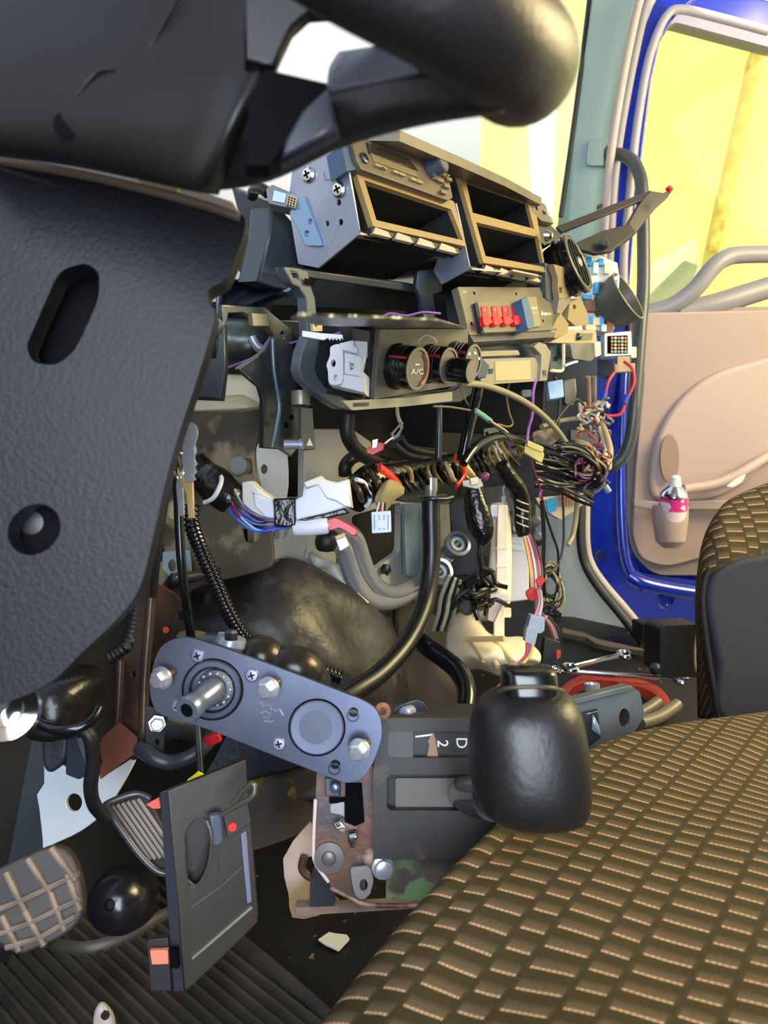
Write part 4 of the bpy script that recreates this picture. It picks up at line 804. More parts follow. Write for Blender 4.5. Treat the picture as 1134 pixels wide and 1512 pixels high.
# fabric seats
def fabric():
    m = bpy.data.materials.new('woven_seat_fabric'); m.use_nodes = True; nt = m.node_tree; N = nt.nodes; L = nt.links; b = N['Principled BSDF']; b.inputs['Roughness'].default_value = .85; b.inputs['Specular IOR Level'].default_value = .2
    uv = N.new('ShaderNodeUVMap'); uv.uv_map = 'weave'; s = N.new('ShaderNodeSeparateXYZ'); L.new(uv.outputs[0], s.inputs[0])
    def M(op, a, b_=None, c=None):
        n = N.new('ShaderNodeMath'); n.operation = op
        for i, v in enumerate((a, b_, c)):
            if v is None: continue
            if isinstance(v, (int, float)): n.inputs[i].default_value = v
            else: L.new(v, n.inputs[i])
        return n.outputs[0]
    wob = N.new('ShaderNodeTexNoise'); wob.inputs['Scale'].default_value = 60; L.new(uv.outputs[0], wob.inputs['Vector'])
    u = M('ADD', s.outputs[0], M('MULTIPLY', M('SUBTRACT', wob.outputs['Fac'], .5), .0012)); v = M('ADD', s.outputs[1], M('MULTIPLY', M('SUBTRACT', wob.outputs['Fac'], .5), .0008))
    PU, PV = .047, .0165
    fu = M('FRACT', M('DIVIDE', u, PU))
    wide = M('LESS_THAN', fu, .62)                      # wide column or narrow column
    vv = M('DIVIDE', v, PV)
    vo = M('FRACT', M('ADD', vv, M('MULTIPLY', wide, .5)))
    lu = M('ADD', M('MULTIPLY', wide, M('DIVIDE', fu, .62)), M('MULTIPLY', M('SUBTRACT', 1, wide), M('DIVIDE', M('SUBTRACT', fu, .62), .38)))
    inner = M('MULTIPLY', M('GREATER_THAN', lu, .10), M('LESS_THAN', lu, .92))
    dash = M('MULTIPLY', M('MULTIPLY', M('GREATER_THAN', vo, .02), M('LESS_THAN', vo, .12)), inner)
    dots = M('GREATER_THAN', M('SINE', M('MULTIPLY', u, 2 * math.pi / .0030)), -.55)
    dash = M('MULTIPLY', dash, M('ADD', M('MULTIPLY', dots, .65), .35))
    fuzz = N.new('ShaderNodeTexNoise'); fuzz.inputs['Scale'].default_value = 700; L.new(uv.outputs[0], fuzz.inputs['Vector'])
    low = N.new('ShaderNodeMapRange'); L.new(vo, low.inputs[0]); low.inputs[1].default_value = .12; low.inputs[2].default_value = .6; low.inputs[3].default_value = 1; low.inputs[4].default_value = 0
    warm = M('MULTIPLY', low.outputs[0], M('MULTIPLY', inner, M('ADD', .15, M('MULTIPLY', fuzz.outputs['Fac'], .9))))
    def mix(f, a, b_):
        x = N.new('ShaderNodeMix'); x.data_type = 'RGBA'; L.new(f, x.inputs[0])
        for i, c in ((6, a), (7, b_)):
            if isinstance(c, str): x.inputs[i].default_value = lin(c)
            else: L.new(c, x.inputs[i])
        return x.outputs[2]
    base = mix(fuzz.outputs['Fac'], '#352e1c', '#50452c')
    edge = M('GREATER_THAN', M('ABSOLUTE', M('SUBTRACT', lu, .5)), .45)
    base = mix(M('MULTIPLY', edge, .22), base, '#2a2414')
    dk_ = N.new('ShaderNodeMapRange'); L.new(vo, dk_.inputs[0]); dk_.inputs[1].default_value = .45; dk_.inputs[2].default_value = .6; dk_.inputs[4].default_value = .38
    base = mix(dk_.outputs[0], base, '#26220f')
    col = mix(warm, base, '#74604a'); col = mix(dash, col, '#bb966e')
    L.new(col, b.inputs['Base Color'])
    hgt = M('ADD', M('MULTIPLY', M('SINE', M('MULTIPLY', vo, math.pi)), .8), M('ADD', M('MULTIPLY', fuzz.outputs['Fac'], .35), M('MULTIPLY', dash, .5)))
    hgt = M('SUBTRACT', hgt, M('MULTIPLY', edge, .4))
    bp = N.new('ShaderNodeBump'); bp.inputs['Strength'].default_value = .7; bp.inputs['Distance'].default_value = .0014; L.new(hgt, bp.inputs['Height']); L.new(bp.outputs[0], b.inputs['Normal'])
    return m
FAB = fabric()
def weave_uv(o, U, V, origin):
    me = o.data; l = me.uv_layers.new(name='weave')
    for p in me.polygons:
        for li in p.loop_indices:
            r = me.vertices[me.loops[li].vertex_index].co - origin; l.data[li].uv = (r.dot(U), r.dot(V))
st = T('front_seat', 'brown woven fabric seat cushion with gold stitch dashes beside gear lever', 'seat')
rows = [[(560, 1640, .52), (640, 1440, .60), (760, 1300, .68), (880, 1200, .78), (1010, 1130, .92), (1190, 1110, 1.05)],
        [(420, 1590, .43), (560, 1405, .485), (690, 1262, .545), (800, 1165, .62), (940, 1082, .76), (1190, 1046, .92)],
        [(500, 1580, .385), (600, 1420, .44), (715, 1290, .50), (815, 1198, .57), (945, 1110, .68), (1190, 1066, .82)],
        [(620, 1610, .345), (720, 1470, .40), (830, 1340, .45), (920, 1250, .51), (1030, 1170, .60), (1200, 1125, .72)],
        [(780, 1680, .30), (880, 1530, .345), (980, 1420, .395), (1060, 1330, .44), (1150, 1250, .50), (1260, 1210, .58)],
        [(1000, 1760, .26), (1080, 1620, .30), (1160, 1500, .34), (1230, 1420, .38), (1300, 1340, .43), (1380, 1300, .48)]]
cu = patch('cushion', rows, FAB, st, n=8, thick=.055)
o0 = P(850, 1300, .45); nn = (P(950, 1200, .545) - P(780, 1400, .41)).cross(P(1030, 1420, .40) - P(750, 1290, .50)).normalized()
V_ = (P(925, 1180, .56) - P(800, 1340, .455)).normalized(); U_ = (P(905, 1362, .425) - P(870, 1345, .435)); U_ = U_.normalized()
U_ = P(900, 1330, .438) - P(850, 1300, .45); U_.normalize()
Vn = V_ - U_ * V_.dot(U_); k = V_.dot(U_)
Vperp = Vn.normalized()
# sheared weave: stripes run along V_, dashes along U_
Ush = (U_ - V_ * U_.dot(V_)).normalized()
weave_uv(cu, Ush, Vperp, o0)
ps = T('passenger_seat', 'passenger seat back with woven brown top and plain dark side', 'seat')
rows = [[(1030, 1060, 1.22), (1028, 960, 1.22), (1026, 880, 1.22), (1034, 820, 1.22), (1052, 775, 1.23), (1090, 745, 1.24), (1200, 705, 1.25)],
        [(1048, 1062, 1.14), (1040, 960, 1.14), (1033, 880, 1.14), (1036, 810, 1.14), (1058, 760, 1.15), (1095, 730, 1.17), (1210, 690, 1.18)],
        [(1075, 1062, 1.10), (1062, 960, 1.10), (1050, 885, 1.10), (1052, 845, 1.10), (1072, 812, 1.10), (1110, 795, 1.11), (1220, 778, 1.12)],
        [(1200, 1062, 1.10), (1170, 960, 1.10), (1130, 905, 1.10), (1120, 880, 1.10), (1130, 862, 1.10), (1160, 850, 1.11), (1240, 840, 1.12)]]
bk = patch('backrest_cover', rows, FAB, ps, n=6, thick=.03)
weave_uv(bk, RT, UP * .8 + FW * .6, P(1100, 780, 1.15))
plate('side_panel', sm([(1078, 1070), (1062, 980), (1048, 910), (1046, 876), (1056, 850), (1082, 832), (1120, 822), (1230, 812), (1300, 900), (1300, 1070)], 4), (1100, 930, 1.085), NC, .03, mat('seat_side_cloth', '#2d2e37', .8, bump=.3, bs=500), ps, bevel=.008, segs=3)
tube('piping', [(1062, 1065, 1.09), (1048, 980, 1.09), (1038, 900, 1.09), (1040, 860, 1.09), (1048, 838, 1.09)], .004, mat('piping_black', '#141416', .7), ps)
# ================================================================ LEFT SIDE: column brackets, pedals, cover panel
cb = T('column_support_bracket', 'long bronze-dark steel column bracket below the steering column cover', 'bracket')
BRZ = mat('bronze_steel', '#4e4036', .35, metal=.45, col2='#3c322c', ns=8, col3='#7a5540', n3=6, thr3=(.58, .68))
plate('channel_web', [(205, 870), (220, 800), (236, 800), (228, 900), (218, 1000), (213, 1095), (198, 1118), (148, 1150), (144, 1122), (160, 1095), (172, 1066), (173, 975), (196, 960)], (195, 1020, .74), tilt(NC, -.2), .004, BRZ, cb, holes=[ell(197, 996, 3, 4.5), ell(188, 1092, 4, 6)], bevel=.001)
tube('channel_edge', [(228, 800, .725), (222, 900, .72), (214, 1000, .72), (210, 1095, .72), (196, 1116, .725)], .005, BRZ, cb)
tube('channel_edge', [(178, 974, .73), (176, 1020, .73), (172, 1070, .73), (160, 1098, .73), (142, 1112, .73)], .004, BRZ, cb)
plate('flange_foot', [(150, 1090), (176, 1066), (205, 1090), (200, 1112), (148, 1150), (142, 1120)], (170, 1110, .715), tilt(NC, 0, .4), .003, mat('copper_steel', '#7a4a38', .35, metal=.5), cb)
rb2 = T('drilled_bracket', 'flat brown drilled plate between column bracket and black hanging cable', 'bracket')
plate('plate', [(228, 862), (243, 866), (262, 880), (276, 900), (286, 950), (252, 948), (238, 985), (222, 976), (222, 900)], (250, 920, .80), tilt(NC, -.2), .004, BRZ, rb2, holes=[ell(266, 909, 5, 6.5)], bevel=.001)
lathe('red_dot', P(245, 930, .797), NC, [(.0036, 0), (.0034, .0006)], mat('dot_orange', '#c83a22', .5), rb2)
tag(ridged('corrugated_sleeve', [(205, 860, .80), (203, 895, .79), (198, 925, .78), (190, 950, .77), (178, 962, .77), (160, 972, .77)], .0075, RUBBER, pitch=.005), 'black ridged sleeve dropping beside the bronze column bracket', 'conduit')
tag(ridged('corrugated_sleeve', [(232, 795, .88), (243, 825, .88), (251, 855, .89), (256, 900, .90)], .006, RUBBER, pitch=.005), 'thin ridged sleeve left of the hanging keys, against the stained sheet'.replace('left of', 'under'), 'conduit')
blb = T('wall_tab', 'pale blue steel tab with dark hole below the hanging keys', 'bracket')
plate('tab', rr([(240, 815), (280, 812), (284, 850), (258, 860), (240, 840)], 3), (260, 835, .85), NC, .003, mat('tab_blue', '#7f98a8', .4), blb, holes=[ell(254, 835, 6, 9)], bevel=.0008)
# column gaiter with taped harness
gt = T('column_gaiter', 'wrinkled black rubber gaiter at the foot of the steering column', 'gaiter')
blob('boot', [(985, 45, 150, .03), (1010, 48, 148, .045), (1040, 52, 146, .045), (1060, 50, 145, .05), (1072, 56, 140, .045), (1080, 64, 132, .03)], .62, mat('gaiter_rubber', '#141212', .3, bump=1.0, bs=45), gt, e=2.2)
tube('gaiter_lip', [(48, 1052, .575), (60, 1070, .565), (95, 1078, .56), (130, 1068, .565), (146, 1045, .575)], .004, BLACKG, gt)
tp2 = T('taped_plug', 'black taped plug pair hanging above the white holed bracket', 'plug')
plate('wrap', sm([(58, 1070), (95, 1078), (98, 1120), (82, 1138), (70, 1142), (62, 1130), (60, 1100)], 3), (80, 1110, .63), NC, .025, mat('cloth_tape', '#1c222e', .5, bump=1, bs=60), tp2, bevel=.004)
plate('plug', rr([(98, 1080), (126, 1078), (140, 1138), (116, 1152), (96, 1144)], 3), (115, 1115, .62), NC, .02, mat('plug_navy', '#1a2230', .35), tp2, bevel=.003)
plate('latch', rr([(112, 1090), (122, 1088), (136, 1128), (128, 1134)], 2), (115, 1115, .618), NC, .008, mat('latch_grey', '#3e4450', .35), tp2, lift=.004, bevel=.001)
wire('black_cable', 'black cable hanging from plugs to the ribbed accelerator pedal', [(122, 1075, .60), (134, 1090, .60), (138, 1125, .61), (134, 1160, .62), (140, 1190, .64), (155, 1208, .66)], .006, RUBBER, cat='cable')
hb = T('holed_bracket', 'white-blue painted steel bracket with one large round hole', 'bracket')
plate('plate', sm([(48, 1135), (70, 1120), (110, 1140), (150, 1130), (200, 1112), (176, 1165), (150, 1202), (118, 1228), (80, 1246), (64, 1254), (62, 1235), (54, 1175), (40, 1160)], 3), (110, 1180, .80), tilt(NC, -.1, .2), .006, mat('pale_steel_paint', '#b9c6d4', .35, col2='#cdd6de', ns=5), hb, holes=[ell(109, 1185, 11.5, 13, 28)], bevel=.002)
wb2 = T('nut_bracket', 'small steel bracket with hex nut under the bolted steel plate', 'bracket')
plate('plate', rr([(216, 1042), (240, 1050), (243, 1080), (240, 1118), (216, 1104)], 3), (228, 1080, .70), NC, .003, STEELD, wb2, holes=[ell(232, 1096, 3.5, 5)], bevel=.0008)
bolt('nut', 232, 1068, .695, tilt(NC, .3), .0065, ZINC, wb2, shank=0)
tube('arm', [(242, 1062, .71), (262, 1072, .72), (290, 1078, .74)], .012, STEELD, wb2, flat=.5)
wire('grey_hose', 'dark grey hose sweeping under the bolted plate toward the pedals', [(206, 1104, .70), (225, 1118, .69), (250, 1126, .69), (280, 1118, .69), (305, 1098, .70), (318, 1080, .72)], .0075, mat('hose_grey', '#2a2e38', .4), cat='hose')
wire('push_rod', 'thin steel rod rising behind the dark cover panel', [(296, 1150, .62), (294, 1110, .64), (291, 1070, .66)], .003, STEELD, cat='rod')
tag(plate('red_wrap', rr([(300, 1090), (322, 1084), (326, 1096), (306, 1104)], 2), (312, 1094, .68), NC, .008, RED, bevel=.001), 'scrap of red tape just below the bolted steel plate', 'tape')
tag(plate('yellow_tag', [(276, 1152), (292, 1140), (300, 1144), (298, 1152), (280, 1158)], (288, 1150, .60), NC, .002, mat('tag_yellow', '#e8dc28', .5)), 'yellow tag peeking over the top edge of the dark cover panel', 'tag')
# accelerator
acp = T('accelerator_pedal', 'ribbed metal-edged accelerator pedal partly behind the dark cover panel', 'pedal')
AP_ = (205, 1228, .68); NP_ = tilt(NC, -.1, .35)
plate('pad', rr([(156, 1186), (204, 1174), (222, 1184), (262, 1262), (262, 1286), (232, 1282), (206, 1258)], 6), AP_, NP_, .012, mat('pedal_rubber', '#242021', .45), acp, bevel=.003)
for i in range(6):
    t = i / 5; x0, y0 = 166 + 38 * t, 1190 - 10 * t; x1, y1 = 222 + 38 * t, 1270 - 8 * t
    q = [hit(x0, y0, P(*AP_) + NP_ * .001, NP_), hit(x1, y1, P(*AP_) + NP_ * .001, NP_)]
    vs, fs = sweep(q, .0018, 8); mesh('tread_rib', vs, fs, mat('rib_pale', '#8a8078', .45), acp, smooth=True)
tube('pedal_rim', [(262, 1290, .665), (236, 1288, .665), (210, 1266, .665), (184, 1232, .668), (160, 1196, .675), (160, 1186, .68), (200, 1172, .69), (222, 1180, .69)], .0032, mat('rim_grey', '#4a4a50', .3, metal=.4), acp)
tag(plate('orange_scrap', [(216, 1188), (234, 1178), (236, 1194), (226, 1194)], (226, 1188, .64), NC, .002, mat('scrap_orange', '#e86a58', .5)), 'small orange plastic scrap between accelerator pedal and cover panel', 'scrap')
# brake
bp_ = T('brake_pedal', 'dusty brake pedal pad with raised pale square grid', 'pedal')
AB = (60, 1330, .52); NBp = tilt(NC, .1, .35)
out = sm([(-30, 1300), (0, 1280), (38, 1262), (76, 1249), (98, 1256), (112, 1280), (120, 1316), (120, 1350), (100, 1378), (52, 1402), (24, 1410), (0, 1396), (-30, 1380)], 3)
plate('pad', out, AB, NBp, .014, mat('brake_rubber', '#2e2a28', .55, col2='#3a3532', ns=18), bp_, bevel=.003)
GRD = mat('grid_dust', '#857468', .6, col2='#665950', ns=25)
def line_on(name, a, b, A, n, w, m, parent, lift=.0):
    q = P(*A) + n * lift; pts = [hit(*a, q, n), hit(*b, q, n)]; vs, fs = sweep(pts, w, 8, .6, up=n); return mesh(name, vs, fs, m, parent, smooth=True)
for a, b in (((10, 1288), (38, 1345)), ((42, 1268), (76, 1320)), ((76, 1252), (112, 1300)), ((-20, 1305), (-2, 1345)), ((38, 1345), (66, 1396)), ((4, 1352), (30, 1404)), ((76, 1318), (96, 1374)), ((100, 1290), (118, 1344)),
             ((-20, 1350), (40, 1326)), ((40, 1326), (116, 1290)), ((-10, 1382), (46, 1362)), ((46, 1362), (120, 1326)), ((10, 1398), (60, 1384)), ((60, 1384), (112, 1352))):
    line_on('grid_rib', a, b, AB, NBp, .0040, GRD, bp_)
# dome
dm = T('dome_cap', 'glossy black dome cap with small hole on the footwell floor', 'cap')
lathe('dome', P(177, 1330, .78), tilt(NC, .0, .42), [(.0335, -.03), (.033, 0), (.0305, .012), (.025, .022), (.016, .0285), (.010, .031), (.006, .032), (.004, .027), (0, .027)], mat('dome_black', '#17171c', .22, spec=.6), dm, seg=48)
# dark cover panel
cp = T('cover_panel', 'dark plastic cover panel with scooped pocket standing on the ribbed mat', 'panel')
AP = (310, 1290, .56); NPn = tilt(NC, .35, 0.05)
CPM = mat('cover_dark', '#2c261c', .45, col2='#252017', ns=6)
plate('face', [(248, 1168), (363, 1121), (366, 1160), (374, 1250), (382, 1348), (381, 1362), (341, 1402), (284, 1456), (272, 1464), (262, 1330)], AP, NPn, .006, CPM, cp, holes=[sm([(274, 1248), (279, 1222), (296, 1208), (310, 1216), (311, 1245), (307, 1276), (300, 1298), (288, 1310), (277, 1296)], 3)], bevel=.001)
plate('edge_flange', [(235, 1171), (249, 1166), (262, 1330), (274, 1464), (256, 1466), (246, 1330)], AP, tilt(NC, -.5), .006, mat('flange_navy', '#363842', .4), cp, lift=.002, bevel=.001)
plate('scoop', sm([(270, 1240), (276, 1214), (296, 1202), (314, 1212), (316, 1250), (310, 1285), (300, 1306), (286, 1316), (273, 1300)], 3), AP, NPn, .004, mat('scoop_brown', '#241c1c', .35), cp, lift=-.012)
tube('scoop_rim', [(305, 1212, .548), (312, 1235, .545), (310, 1268, .548), (302, 1292, .551), (290, 1308, .553), (278, 1300, .556)], .0011, mat('scoop_rim', '#4a4540', .3), cp)
plate('inner_border', [(267, 1212), (355, 1172), (359, 1180), (272, 1218)], AP, NPn, .002, mat('border_dk', '#1c1b1a', .4), cp, lift=.0005)
for a, b in (((282, 1340), (322, 1312)), ((322, 1312), (358, 1280)), ((323, 1262), (325, 1360)), ((272, 1226), (284, 1400)), ((268, 1212), (358, 1170))): line_on('panel_groove', a, b, AP, NPn, .0007, mat('groove_pale', '#454239', .35), cp)
line_on('raised_bead', (284, 1414), (372, 1338), AP, NPn, .0030, mat('bead', '#5c5644', .35), cp)
plate('side_bead', [(356, 1232), (364, 1226), (373, 1332), (364, 1336)], AP, NPn, .004, mat('bead_lilac', '#64657e', .4), cp, lift=.003, bevel=.001)
plate('latch_body', rr([(330, 1206), (366, 1186), (372, 1214), (336, 1240)], 3), AP, NPn, .010, CPM, cp, lift=.008, bevel=.0015)
lathe('latch_red', hit(343, 1221, P(*AP) + NPn * .009, NPn), NPn, [(.0034, 0), (.003, .001)], mat('latch_red_m', '#e01c18', .4), cp)
plate('latch_button', rr([(309, 1204), (328, 1202), (331, 1246), (318, 1252), (310, 1248)], 6), AP, NPn, .008, mat('button_slate', '#444c5c', .25), cp, lift=.012, bevel=.002, segs=3)
tube('latch_tube', [(326, 1204, .535), (350, 1190, .533), (372, 1176, .532), (376, 1162, .533), (370, 1158, .534), (354, 1174, .536), (344, 1188, .536)], .0022, mat('latch_tube_m', '#57534a', .25, metal=.5), cp)
plate('foot_tab', [(216, 1388), (248, 1384), (254, 1464), (222, 1464)], (240, 1420, .57), NC, .006, mat('foot_tab_m', '#2c2a2a', .5), cp, bevel=.001)
plate('orange_clip', [(221, 1404), (248, 1403), (249, 1424), (224, 1425)], (240, 1420, .568), NC, .004, mat('clip_orange', '#f08468', .45), cp, lift=.004, bevel=.0006)
plate('black_clip', [(249, 1402), (262, 1402), (264, 1430), (252, 1430)], (240, 1420, .568), NC, .004, VOID, cp, lift=.005)
# tunnel hump
hump = tag(patch('tunnel_cover', [[(a, b, dy(a, b, .605)) for a, b in ((255, 860), (330, 850), (400, 828), (440, 826), (500, 855), (540, 880), (575, 905))],
    [(240, 885, .90), (300, 862, .905), (390, 842, .91), (450, 843, .935), (520, 876, .97), (565, 912, 1.02), (590, 950, 1.08)],
    [(235, 940, .87), (300, 920, .87), (390, 910, .87), (460, 915, .89), (530, 940, .95), (580, 965, 1.0), (600, 990, 1.06)],
    [(240, 1000, .88), (310, 990, .87), (400, 980, .86), (470, 985, .88), (535, 1005, .91), (580, 1025, .96), (605, 1050, 1.02)],
    [(240, 1100, .88), (310, 1090, .87), (400, 1080, .86), (470, 1085, .88), (535, 1095, .91), (580, 1105, .96), (605, 1120, 1.02)]],
    mat('tunnel_leather', '#1a1b1e', .42, col2='#414245', ns=9, thr=(.40, .68), bump=.9, bs=45, col3='#504f4c', n3=26, thr3=(.56, .72)), n=6, thick=.01), 'dusty dark moulded rubber hump of the transmission tunnel', 'tunnel cover')
patch_t = tag(patch('tunnel_flank', [[(585, 880, 1.20), (625, 890, 1.24), (660, 920, 1.28), (680, 960, 1.30)], [(585, 940, 1.10), (620, 960, 1.14), (650, 985, 1.18), (680, 1010, 1.2)], [(560, 1010, 1.0), (610, 1040, 1.03), (650, 1060, 1.06), (700, 1070, 1.1)]], mat('flank_leather', '#26241f', .4, col2='#4a453c', ns=7, bump=1.0, bs=18), n=6, thick=.01), 'creased dark rubber floor cover beside the tunnel hump', 'floor cover')
# ================================================================ BOLTED STEEL PLATE
bpl = T('bolted_steel_plate', 'blue-grey rounded steel plate with hex bolts, bearing and blank disc', 'plate')
ABP = (390, 1050, .56); NQ = tilt(NC, 0, .03)
OUT = rr([(256, 932), (552, 1032), (572, 1060), (536, 1172), (500, 1160), (228, 1052), (212, 1020), (238, 936)], [28, 30, 16, 22, 30, 14, 16, 20])
OUT = sm([(262, 943), (290, 944), (400, 982), (500, 1020), (540, 1036), (558, 1052), (564, 1075), (562, 1095), (550, 1128), (535, 1149), (514, 1156), (490, 1149), (400, 1114), (310, 1078), (245, 1058), (228, 1046), (221, 1020), (223, 995), (232, 965), (244, 950)], 3)
pl_ = plate('plate', OUT, ABP, NQ, .006, PLATE, bpl, holes=[ell(318, 1015, 26, 28, 32), ell(522, 1052, 7, 7, 20), ell(495, 1129, 7, 7, 20)], bevel=.0012, segs=3)
def LQ(x, y, l=0): return hit(x, y, P(*ABP) + NQ * l, NQ)
lathe('bearing_seat', LQ(314, 1018, .0003), NQ, [(.0222, 0), (.0222, .0012), (.021, .0022), (.0175, .0022), (.0150, -.001), (.0150, -.006), (.0222, -.006)], PLATE, bpl, seg=48, ring=True)
lathe('seat_groove', LQ(314, 1018, .0002), NQ, [(.0232, 0), (.0232, .0006), (.0222, .0006), (.0222, 0)], VOID, bpl, seg=48, ring=True)
lathe('bearing', LQ(316, 1018, -.004), NQ, [(.0148, 0), (.0148, .001), (.010, .0015), (.0098, .004), (.0085, .004), (.0085, 0)], mat('bearing_dark', '#4a4846', .3, metal=.6), bpl, seg=40)
for i in range(14):
    a = i * math.pi * 2 / 14; lathe('roller', LQ(316, 1018, -.003) + (RT * math.cos(a) + UP * math.sin(a)) * .0123, NQ, [(.0013, 0), (.0013, .0015), (.0005, .002)], STEEL, bpl, seg=8)
ax = (NQ * 1 - RT * .40 - UP * .28).normalized()
shf = lathe('hollow_shaft', LQ(318, 1016, -.002), ax, [(.0095, 0), (.0095, .012), (.0085, .020), (.0082, .024), (.0092, .027), (.0098, .034), (.0090, .036), (.0052, .036), (.0050, .030), (0, .030)], mat('shaft_steel', '#7c8494', .28, metal=.6), bpl, seg=36)
lathe('bore', LQ(318, 1016, -.002) + ax * .0361, ax, [(.0050, 0), (.0050, .0002), (0, .0002)], VOID, shf, seg=24)
lathe('blank_groove', LQ(468, 1074, .0002), NQ, [(.0215, 0), (.0215, .0006), (.0207, .0006), (0, .0006)], VOID, bpl, seg=56)
lathe('blank_disc', LQ(468, 1074, .0004), NQ, [(.0202, 0), (.0202, .0012), (.0192, .0018), (.0115, .0014), (.0, .0014)], mat('disc_steel', '#565d70', .42, metal=.5), bpl, seg=56, angle=8)
lathe('disc_centre', LQ(466, 1074, .0020), NQ, [(.0125, 0), (.0125, .0003), (0, .0003)], mat('disc_centre_m', '#4a4f5e', .45, metal=.5), bpl, seg=48, angle=8)
for (x, y) in ((522, 1052), (495, 1129)): lathe('hole_sleeve', LQ(x, y, -.010), NQ, [(.0048, 0), (.0048, .011), (.0036, .011), (.0032, .002), (0, .002)], mat('sleeve_dark', '#252a30', .3, metal=.5), bpl, seg=24)
for (x, y) in ((292, 968), (372, 997), (263, 1043), (412, 1098)): 
    d_ = (LQ(x, y, .0005) - CAM).dot(FW); screw(x, y, d_, NQ, .0054, bpl, mat('screw_lilac', '#8e90ac', .3, metal=.7))
for (x, y) in ((239, 1001), (397, 1016), (531, 1107)):
    d_ = (LQ(x, y) - CAM).dot(FW) - .012; axb = (NQ - RT * .42 - UP * .18).normalized()
    b_ = lathe('hex_bolt', P(x, y, d_), axb, [(.0078, 0), (.0078, .0015), (.0066, .0017), (.0066, .0062), (.0054, .0074), (0, .0078)], ZINC, bpl, seg=6, angle=20)
    lathe('flange', P(x, y, d_), axb, [(.0085, -.001), (.0085, .0012), (.007, .0016)], ZINC, b_, seg=28)
    lathe('shank', P(x, y, d_) - axb * .012, axb, [(.0036, 0), (.0036, .012)], mat('thread_bronze', '#7a6a58', .3, metal=.7), b_, seg=14)
for (pp) in ([(381, 1040), (386, 1036), (389, 1044), (392, 1040)], [(393, 1042), (399, 1041), (401, 1049)], [(403, 1047), (409, 1050), (413, 1047), (418, 1056)], [(385, 1053), (392, 1050), (400, 1054), (396, 1061), (388, 1058)], [(390, 1064), (398, 1066), (404, 1064)]):
    q = [LQ(a, b, .0002) for a, b in pp]; vs, fs = sweep(q, .0004, 5); mesh('engraved_mark', vs, fs, mat('engrave_pale', '#aab4cc', .3, metal=.5), bpl)
# linkage behind plate
lk = T('steering_joint', 'oily steel universal joint above the bolted steel plate', 'joint')
lathe('clevis', P(340, 950, .62), tilt(UP, .3), [(.012, -.006), (.014, 0), (.012, .006), (.006, .007)], STEEL, lk)
lathe('pin', P(341, 944, .612), tilt(UP, .1, .4), [(.006, 0), (.006, .006), (.004, .008)], STEELD, lk, seg=6)
sweep_px('shaft', [(300, 950, .64, .009), (325, 955, .64, .012), (350, 965, .64, .015), (375, 975, .64, .017)], STEELD, lk)
sweep_px('boot', [(360, 965, .635, .012), (375, 968, .63, .018), (392, 975, .63, .019), (402, 985, .635, .012), (412, 985, .63, .018), (440, 990, .63, .021), (455, 1000, .635, .018), (470, 1015, .64, .014)], mat('boot_bronze', '#2c2722', .25, metal=.3), lk)
wire('brass_fitting', 'dull olive hose end beside the steering joint', [(268, 945, .66), (290, 944, .655), (312, 950, .65), (326, 954, .645)], .008, mat('olive_hose', '#5c5a3c', .4), cat='hose')
# rusty bracket next to console
rbk = T('rusty_mount_bracket', 'rusty steel mounting bracket at the console edge under the bolted plate', 'bracket')
RUST = mat('rusted_steel', '#4a4348', .45, metal=.35, col2='#6b4c3c', ns=26, thr=(.45, .6), col3='#caa890', n3=18, thr3=(.6, .66), bump=.3, bs=120)
AR2 = (510, 1230, .62)
plate('main_plate', [(467, 1130), (560, 1130), (560, 1275), (545, 1283), (540, 1290), (540, 1330), (530, 1330), (486, 1308), (484, 1300), (464, 1272), (462, 1250)], AR2, NG, .004, RUST, rbk, bevel=.0008)
tube('white_edge', [(466, 1180, .617), (463, 1250, .617), (466, 1274, .617), (485, 1302, .617)], .0016, mat('edge_white', '#d8c8bc', .5), rbk)
tube('lower_edge', [(488, 1310, .617), (520, 1326, .617), (545, 1336, .617), (620, 1337, .618), (680, 1334, .62)], .0020, mat('edge_rusty', '#b08a78', .5, col2='#5c3a30', ns=60), rbk)
lathe('pivot_disc', hit(486, 1266, P(*AR2) + NG * .001, NG), NG, [(.0125, 0), (.0125, .002), (.006, .0025), (.006, .001), (.0055, .003), (.004, .004), (0, .004)], mat('pivot_grey', '#6c6866', .4, metal=.4), rbk, seg=36)
plate('lug', rr([(517, 1281), (546, 1279), (552, 1300), (546, 1322), (534, 1330), (524, 1322), (520, 1304)], 6), AR2, NG, .003, mat('lug_grey', '#8c8884', .4, metal=.3), rbk, holes=[ell(537, 1307, 6, 9)], lift=.010, bevel=.0008)
lathe('bolt_head', P(564, 1279, .60), tilt(NC, .2, .1), [(.009, 0), (.009, .004), (.007, .005), (.007, .010), (.005, .011)], ZINC, rbk, seg=20)
plate('block', [(480, 1150), (502, 1150), (502, 1176), (480, 1176)], AR2, NG, .01, mat('block_slate', '#3c4250', .35), rbk, lift=.008, bevel=.001)
lathe('block_stud', hit(495, 1163, P(*AR2) + NG * .016, NG), NG, [(.0045, 0), (.004, .003), (.002, .004)], mat('stud_blue', '#5a6a80', .25, metal=.6), rbk)
plate('slot_cut', [(486, 1177), (510, 1177), (510, 1186), (486, 1186)], AR2, NG, .001, VOID, rbk, lift=.0015)
plate('black_slide', [(510, 1158), (534, 1158), (538, 1214), (524, 1220), (509, 1214)], AR2, NG, .008, VOID, rbk, lift=.005)
plate('steel_patch', rr([(488, 1188), (508, 1184), (508, 1206), (500, 1202), (488, 1200)], 2), AR2, NG, .002, mat('patch_grey', '#8c8a8c', .35, metal=.4), rbk, lift=.002)
